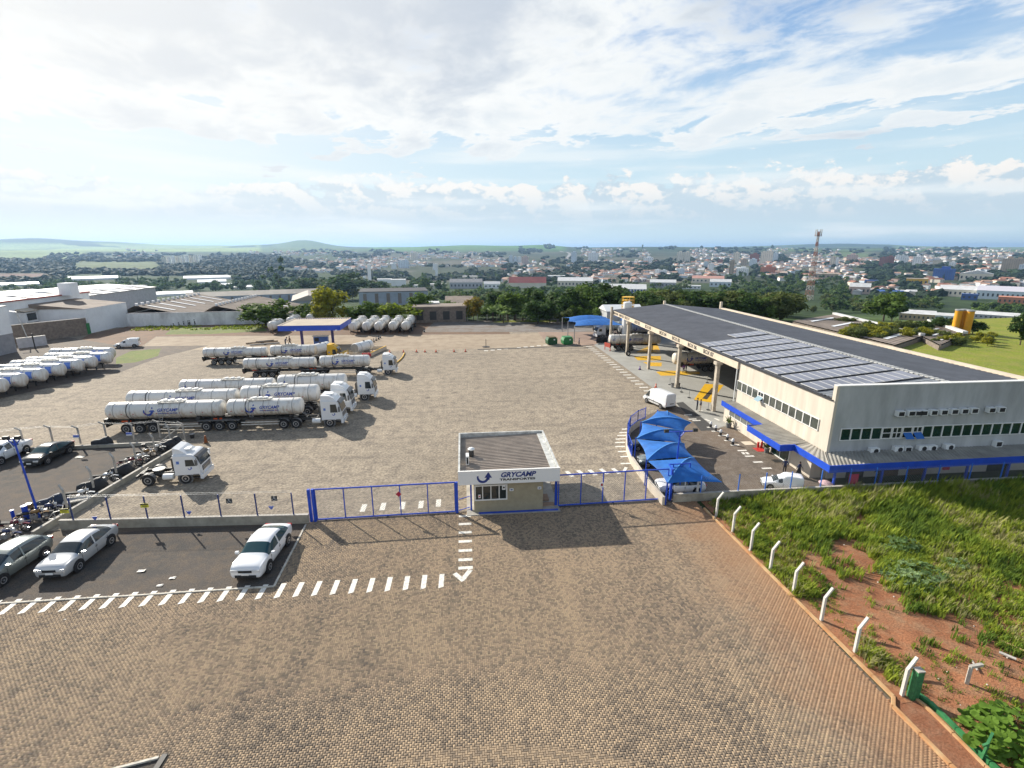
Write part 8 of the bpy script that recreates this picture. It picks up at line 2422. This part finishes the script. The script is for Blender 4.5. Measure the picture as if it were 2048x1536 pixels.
km = {'dark': 0, 'mid': 1, 'olive': 2, 'gold': 2}
mass('tree_belt', [(P, h * rng.uniform(.62, .85), h * .66, km[kd]) for r, P, kd, h in spots[235:]], small, [L_dark, L_mid, L_olive], 'far tree belt before the town reading as one mass', 3)
L_far = leaf_mat('leaf_far', (.030, .064, .028), .3)
L_far2 = leaf_mat('leaf_far_lighter', (.048, .086, .032), .3)
it = []
FREG = [(-20, 560, 520, 552, 1000), (90, 600, 508, 530, 300), (400, 760, 510, 560, 560), (560, 760, 500, 520, 120), (740, 1020, 500, 512, 90), (700, 1010, 532, 562, 420), (860, 1060, 504, 516, 110), (1010, 1330, 498, 562, 560), (1040, 1110, 488, 505, 90), (1300, 1560, 492, 562, 520), (1540, 1780, 494, 560, 380), (1640, 2060, 520, 560, 460), (1740, 2060, 555, 604, 220), (1760, 2060, 494, 522, 260), (1150, 1400, 492, 500, 120), (1040, 1220, 540, 570, 120), (-20, 130, 556, 570, 60), (1700, 1850, 500, 520, 100)]
noveg = ((-400, 95, 546, 560), (745, 1035, 484, 500), (905, 1035, 498, 506), (-400, 330, 484, 501), (150, 320, 524, 542), (395, 634, 590, 607), (1018, 1092, 560, 577), (150, 232, 550, 561), (375, 458, 549, 560), (325, 405, 512, 531), (1700, 1740, 572, 590), (1885, 2060, 576, 610))
for x0, x1, y0, y1, n in FREG:
 for _ in range(n):
  px, py = rng.uniform(x0, x1), rng.uniform(y0, y1)
  if any(a < px < b_ and c < py < d for a, b_, c, d in noveg): continue
  v_ = vnoise(np.array([px / 38.]), np.array([py / 9.]), 21)[0]
  if v_ > (.52 if px > 560 else .93): continue
  P = FT(px, py); r = math.hypot(P[0], P[1])
  if r > 9500 or r < 420: continue
  s = 1 + min(r, 6000) / 3000
  it.append((P, rng.uniform(9, 16) * s, rng.uniform(7, 11) * (1 + min(r, 6000) / 5000), 0 if rng.random() < .65 else 1))
mass('distant_woods', it, ico, [L_far, L_far2], 'woods and street trees of the far town reading as one mass', 5)
for k, (x, yt, yb, w) in enumerate(((1545, 489, 499, 7), (1524, 493, 500, 16), (1285, 489, 498, 3))):
 ptree(x, yt, yb, w, 'dark', ['lone leaning tree on the skyline', 'small clump of trees on the skyline', 'thin spire-like tree on the skyline'][k], 'skyline trees')

# ------------------------------------------------------------------ the red soil plot with its grass
def inpoly(x, y, P):
 c = np.zeros(len(x), bool); j = len(P) - 1
 for i in range(len(P)):
  xi, yi = P[i]; xj, yj = P[j]
  c ^= ((yi > y) != (yj > y)) & (x < (xj - xi) * (y - yi) / (yj - yi + 1e-9) + xi); j = i
 return c

def plot_z(x, y):
 e = smooth(x, 17.3, 20.5) * (1 - smooth(y, 30.8, 32.0) * .3)
 return .05 + e * (.22 * (vnoise(x / 3.1, y / 3.1, 5) - .3) + .10 * (vnoise(x / .9, y / .9, 6) - .5)) + .05 * (vnoise(x / .35, y / .35, 7) - .5)

gx = np.concatenate([np.arange(17.0, 46, .3), np.arange(46, 90, 1.5)]); gy = np.arange(8.0, 32.3, .3)
X, Y = np.meshgrid(gx, gy)
kx = 16.85 + (31 - Y) * .03 + .1
X = np.maximum(X, kx + (X - 17.0))
Z = plot_z(X, Y)
low = smooth(np.hypot(X - 20, 15.0 - Y), 0, 1)
n_, k_ = X.shape
V = np.stack([X, Y, Z], -1).reshape(-1, 3); idx = np.arange(n_ * k_).reshape(n_, k_)
F = np.stack([idx[:-1, :-1], idx[:-1, 1:], idx[1:, 1:], idx[1:, :-1]], -1).reshape(-1, 4)
ga, gb = np.array(G2(1850, 1405)), np.array(G2(2075, 1615))
cx_, cy_ = V[F].mean(1)[:, 0], V[F].mean(1)[:, 1]
side = (gb[0] - ga[0]) * (cy_ - ga[1]) - (gb[1] - ga[1]) * (cx_ - ga[0])
F = F[~((cy_ < ga[1] + .1) & (side < 0))]
me = bpy.data.meshes.new('soil_plot'); me.from_pydata(V.tolist(), [], F.tolist())
M_plot = gmat('plot_soil', (0.36, 0.155, 0.075), (0.27, 0.112, 0.055), (0.31, 0.185, 0.105), 0.25, 1.3, 12, bump=0.8, bdist=0.06, m3=0.35)
me.materials.append(M_plot); me.polygons.foreach_set('use_smooth', [True] * len(me.polygons))
o = bpy.data.objects.new('soil_plot', me); COL.objects.link(o); tag(o, kind='structure')

DIRT = [(1600, 1100), (1640, 1085), (1715, 1090), (1750, 1125), (1770, 1170), (1830, 1222), (1890, 1256), (1950, 1295), (2010, 1318), (2070, 1322), (2070, 1405), (1960, 1400), (1880, 1385), (1845, 1360), (1800, 1320), (1765, 1300), (1720, 1250), (1680, 1200), (1640, 1150), (1600, 1120)]

def tufts(name, n, region, hfun, mats, wts, label, blades=9, seed=1, lean=.35, width=.016, mask=None):
 r_ = np.random.RandomState(seed)
 x0, x1, y0, y1 = region
 x = r_.uniform(x0, x1, n); y = r_.uniform(y0, y1, n)
 keep = mask(x, y)
 x, y = x[keep], y[keep]; n = len(x)
 h = hfun(x, y) * r_.uniform(.6, 1.25, n)
 B = blades
 ang = r_.uniform(0, 6.283, (n, B)); ln = r_.uniform(.15, 1.0, (n, B)) * lean; hh = h[:, None] * r_.uniform(.55, 1.1, (n, B))
 w = width * (1 + 3 * h[:, None]) * r_.uniform(.7, 1.3, (n, B))
 bx = x[:, None] + r_.normal(0, .07, (n, B)) * (1 + h[:, None]); by = y[:, None] + r_.normal(0, .07, (n, B)) * (1 + h[:, None]); bz = plot_z(bx, by) - .02
 dx, dy = np.cos(ang), np.sin(ang); sx, sy = -dy * w, dx * w
 wind = .22 * hh
 mx, my = bx + dx * ln * hh * .4 + wind * .35, by + dy * ln * hh * .4
 tx, ty = bx + dx * ln * hh * 1.1 + wind, by + dy * ln * hh * 1.1
 V = np.stack([np.stack([bx - sx, by - sy, bz], -1), np.stack([bx + sx, by + sy, bz], -1), np.stack([mx + sx * .9, my + sy * .9, bz + hh * .6], -1), np.stack([mx - sx * .9, my - sy * .9, bz + hh * .6], -1), np.stack([tx, ty, bz + hh * r_.uniform(.82, 1.0, (n, B))], -1)], 2)
 V = V.reshape(-1, 3); q = np.arange(n * B) * 5
 me = bpy.data.meshes.new(name)
 quads = np.stack([q, q + 1, q + 2, q + 3], -1); tris = np.stack([q + 3, q + 2, q + 4], -1)
 loops = np.concatenate([quads.ravel(), tris.ravel()])
 me.vertices.add(len(V)); me.vertices.foreach_set('co', V.ravel())
 me.loops.add(len(loops)); me.loops.foreach_set('vertex_index', loops)
 nf = len(quads) + len(tris)
 me.polygons.add(nf); me.polygons.foreach_set('loop_start', np.concatenate([np.arange(len(quads)) * 4, len(quads) * 4 + np.arange(len(tris)) * 3]))
 me.update(calc_edges=True)
 for m_ in mats: me.materials.append(m_)
 patch = vnoise(x / 2.2, y / 2.2, seed + 40) * .75 + r_.uniform(0, .5, n)
 mi = np.digitize(patch, wts)
 mi = np.repeat(mi, B)
 me.polygons.foreach_set('material_index', np.concatenate([mi, mi]).astype(np.int32))
 ob = bpy.data.objects.new(name, me); COL.objects.link(ob); tag(ob, label, 'grass', kind='stuff')
 return ob

DW = [G2(*p) for p in DIRT]

def grass_mask(x, y):
 kx_ = 16.85 + (31 - y) * .03
 rel = np.stack([x, y, -CAM_H + 0 * x], -1); d = np.maximum(rel @ FWD, .1)
 px, py = 1024 + F_PX * (rel @ RGT) / d, 768 - F_PX * (rel @ UPV) / d
 near = (px < 3100) & (py < 1750)
 nz = vnoise(x / 1.1, y / 1.1, 15)
 wob = (vnoise(x / .8, y / .8, 16) - .5) * 1.4
 dirt = inpoly(x + wob, y + wob * .7, DW)
 kerbside = x < kx_ + .25 + nz * .5
 lowr = (py > 1230) & (px < 1960)
 side_ = (gb[0] - ga[0]) * (y - ga[1]) - (gb[1] - ga[1]) * (x - ga[0])
 gut = (y < ga[1] + .3) & (side_ < .6)
 r_ = np.random.RandomState(5).uniform(0, 1, len(x))
 p = np.where(dirt, .035 + .25 * (nz > .75), np.where(lowr, .18 + .5 * (nz > .55), np.where(nz < .2, .45, 1.0)))
 return near & ~kerbside & ~gut & (r_ < p) & (y < 32.0 + .0 * x)

def grass_h(x, y):
 rel = np.stack([x, y, -CAM_H + 0 * x], -1); d = np.maximum(rel @ FWD, .1)
 px, py = 1024 + F_PX * (rel @ RGT) / d, 768 - F_PX * (rel @ UPV) / d
 tall = np.interp(y, [12, 18, 24, 29, 32], [.34, .42, .58, .80, .86])
 lowk = np.interp(x - (16.85 + (31 - y) * .03), [0, 3, 6], [.35, .6, 1.0])
 return tall * lowk * (.65 + .7 * vnoise(x / 1.7, y / 1.7, 17))

Gm = [mat('grass_dark', (.115, .185, .03), .8, .3, 1.5, spec=.2), mat('grass_green', (.20, .28, .036), .8, .3, 1.5, spec=.2), mat('grass_bright', (.31, .37, .045), .8, .3, 1.5, spec=.2), mat('grass_straw', (.42, .40, .17), .85, .3, 1.5, spec=.2), mat('grass_lime', (.27, .31, .03), .8, .2, .5, spec=.2)]
for m_ in Gm + [L_dark, L_mid, L_olive, L_lime, L_gold, L_yellow, L_ban, L_far, L_far2]: thin(m_)
tufts('tall_grass', 32000, (16.9, 74, 9.5, 32.0), grass_h, Gm, [.40, .66, .92], 'tall uneven grass and weeds over the red soil plot', 12, 1, width=.0095, mask=grass_mask)

def strip_mask(x, y):
 return np.random.RandomState(9).uniform(0, 1, len(x)) < .9

tufts('kerb_weeds', 900, (17.2, 18.6, 12, 31.0), lambda x, y: .30 + .25 * vnoise(x, y / 1.2, 3), Gm, [.30, .62, .98], 'straggling weeds behind the plot kerb', 12, 4, lean=.7, width=.010, mask=lambda x, y: (vnoise(x / 1.3, y / 1.3, 33) > .42) & (y > 15.6))
tufts('verge_grass', 900, (-75, -40, 120, 127), lambda x, y: .35 + 0 * x, Gm, [.2, .45, .9], 'thin grass below the boundary wall', 6, 7, lean=.6, width=.03, mask=lambda x, y: vnoise(x / 4, y / 4, 2) > .4)

def leaf_mesh(kind):
 b = MB()
 if kind == 'round':
  P = [(.5 * math.cos(a) * (1 if math.cos(a) > -.8 else .8) + .45, .46 * math.sin(a), .06 * math.cos(2 * a)) for a in np.linspace(-2.8, 2.8, 12)]
  b.add([(0, 0, 0), (.45, 0, -.05)] + P, [(1, 2 + i, 3 + i) for i in range(11)] + [(0, 1, 13), (0, 2, 1)])
 else:
  for k in range(7):
   a = (k - 3) * .62; c, s = math.cos(a), math.sin(a)
   l = .55 - .05 * abs(k - 3)
   q = lambda u, v, z: (u * c - v * s, u * s + v * c, z)
   b.add([q(0, 0, 0), q(l * .55, -.11, .03), q(l, 0, -.06), q(l * .55, .11, .03)], [(0, 1, 2, 3)])
 return b

M_bushleaf = leaf_mat('bush_leaf', (.17, .30, .035), .3, c2=(.10, .20, .025))
M_lobed = leaf_mat('lobed_leaf', (.30, .40, .19), .35, c2=(.15, .24, .08))

for m_ in (M_bushleaf, M_lobed): thin(m_)

def leafy(label, name, cpx, radx, rady, h, n, kind, m, size):
 c = G(*cpx); t = thing(name, label, 'plant', (c[0], c[1], .1))
 me = leaf_mesh(kind).mesh('leaf', m)
 for i in range(n):
  a = rng.uniform(0, 6.283); rr = math.sqrt(rng.random()); x, y = rr * radx * math.cos(a), rr * rady * math.sin(a)
  z = h * (1 - rr ** 2 * .75) * rng.uniform(.62, 1.0)
  link('leaf', me, t, (x, y, z), (rng.uniform(-.5, .5), rng.uniform(-.1, .55), a + rng.uniform(-.8, .8)), size * rng.uniform(.7, 1.25))
 b = MB()
 for i in range(14):
  a = rng.uniform(0, 6.283); b.cyl((0, 0, -.1), (radx * .6 * math.cos(a), rady * .6 * math.sin(a), h * .7), .02, .01, 5)
 b.build('stem', M_bark, t)
 return t

leafy('dense bush with large round bright leaves at the lower corner', 'leafy_bush', (2020, 1490), 1.55, 1.2, 1.25, 250, 'round', M_bushleaf, .36)
leafy('spreading weed with pale lobed leaves in the middle of the plot', 'lobed_weed', (1832, 1158), 1.9, 1.5, .7, 290, 'lobed', M_lobed, .36)
leafy('small clump of lobed weed higher in the plot', 'lobed_weed', (1800, 1098), 1.3, .9, .7, 90, 'lobed', M_lobed, .34)
leafy('few lobed weed leaves near the picture edge of the plot', 'lobed_weed', (1915, 1135), .8, .6, .5, 40, 'lobed', M_lobed, .34)
for k, (a, c, w) in enumerate((((2000, 1286), (2060, 1316), .12), ((1996, 1312), (2030, 1326), .16), ((1942, 1330), (1952, 1350), .05))):
 p, q = G(*a), G(*c); za, zb_ = float(plot_z(p[0], p[1])) + .1, float(plot_z(q[0], q[1])) + .1
 t = thing('plank', ['long weathered plank lying on the red soil', 'short broad board lying below the long plank', 'thin stick on the red soil'][k], 'plank')
 b = MB(); b.bar((p[0], p[1], za), (q[0], q[1], zb_), w, .05); b.build('board', M_kerb_o if k == 0 else M_post, t); b = MB(); b.box(((p[0] + q[0]) / 2, (p[1] + q[1]) / 2, za - .05), (w, w, .08)); b.build('stone_prop', M_post, t)
b = MB()
for i in range(55):
 px, py = (rng.uniform(1480, 2040), rng.uniform(1080, 1500))
 if 1.0 * (py - 1010) < (px - 1400) * .98 - 20 or i % 4 == 0:
  p = G(px, py)
  if p[0] < 17.2 or p[1] < 12 or p[0] > 40: continue
  s = rng.uniform(.015, .05); z = float(plot_z(p[0], p[1]))
  b.lathe([(-s, s * .3), (0, s), (s * .6, s * .5)], c=(p[0], p[1], z), n=6)
o = b.build('plot_rubble', M_paint, None); tag(o, 'scattered pale stones and rubble on the red soil', 'rubble', kind='stuff')
# ------------------------------------------------------------------ air between here and the hills
b = MB(); b.box((0, 0, 0), (2, 2, 1))
m = bpy.data.materials.new('haze_air'); m.use_nodes = True
nt = m.node_tree; nt.nodes.clear()
v = nt.nodes.new('ShaderNodeVolumePrincipled'); v.inputs['Color'].default_value = (0.42, 0.66, 1.0, 1); v.inputs['Density'].default_value = 0.000075; v.inputs['Anisotropy'].default_value = 0.3
out = nt.nodes.new('ShaderNodeOutputMaterial'); nt.links.new(v.outputs[0], out.inputs['Volume'])
b = MB(); b.box((0, 6000, 35), (44000, 44000, 230)); o = b.build('haze', m)
tag(o, kind='stuff')
o.display_type = 'WIRE'
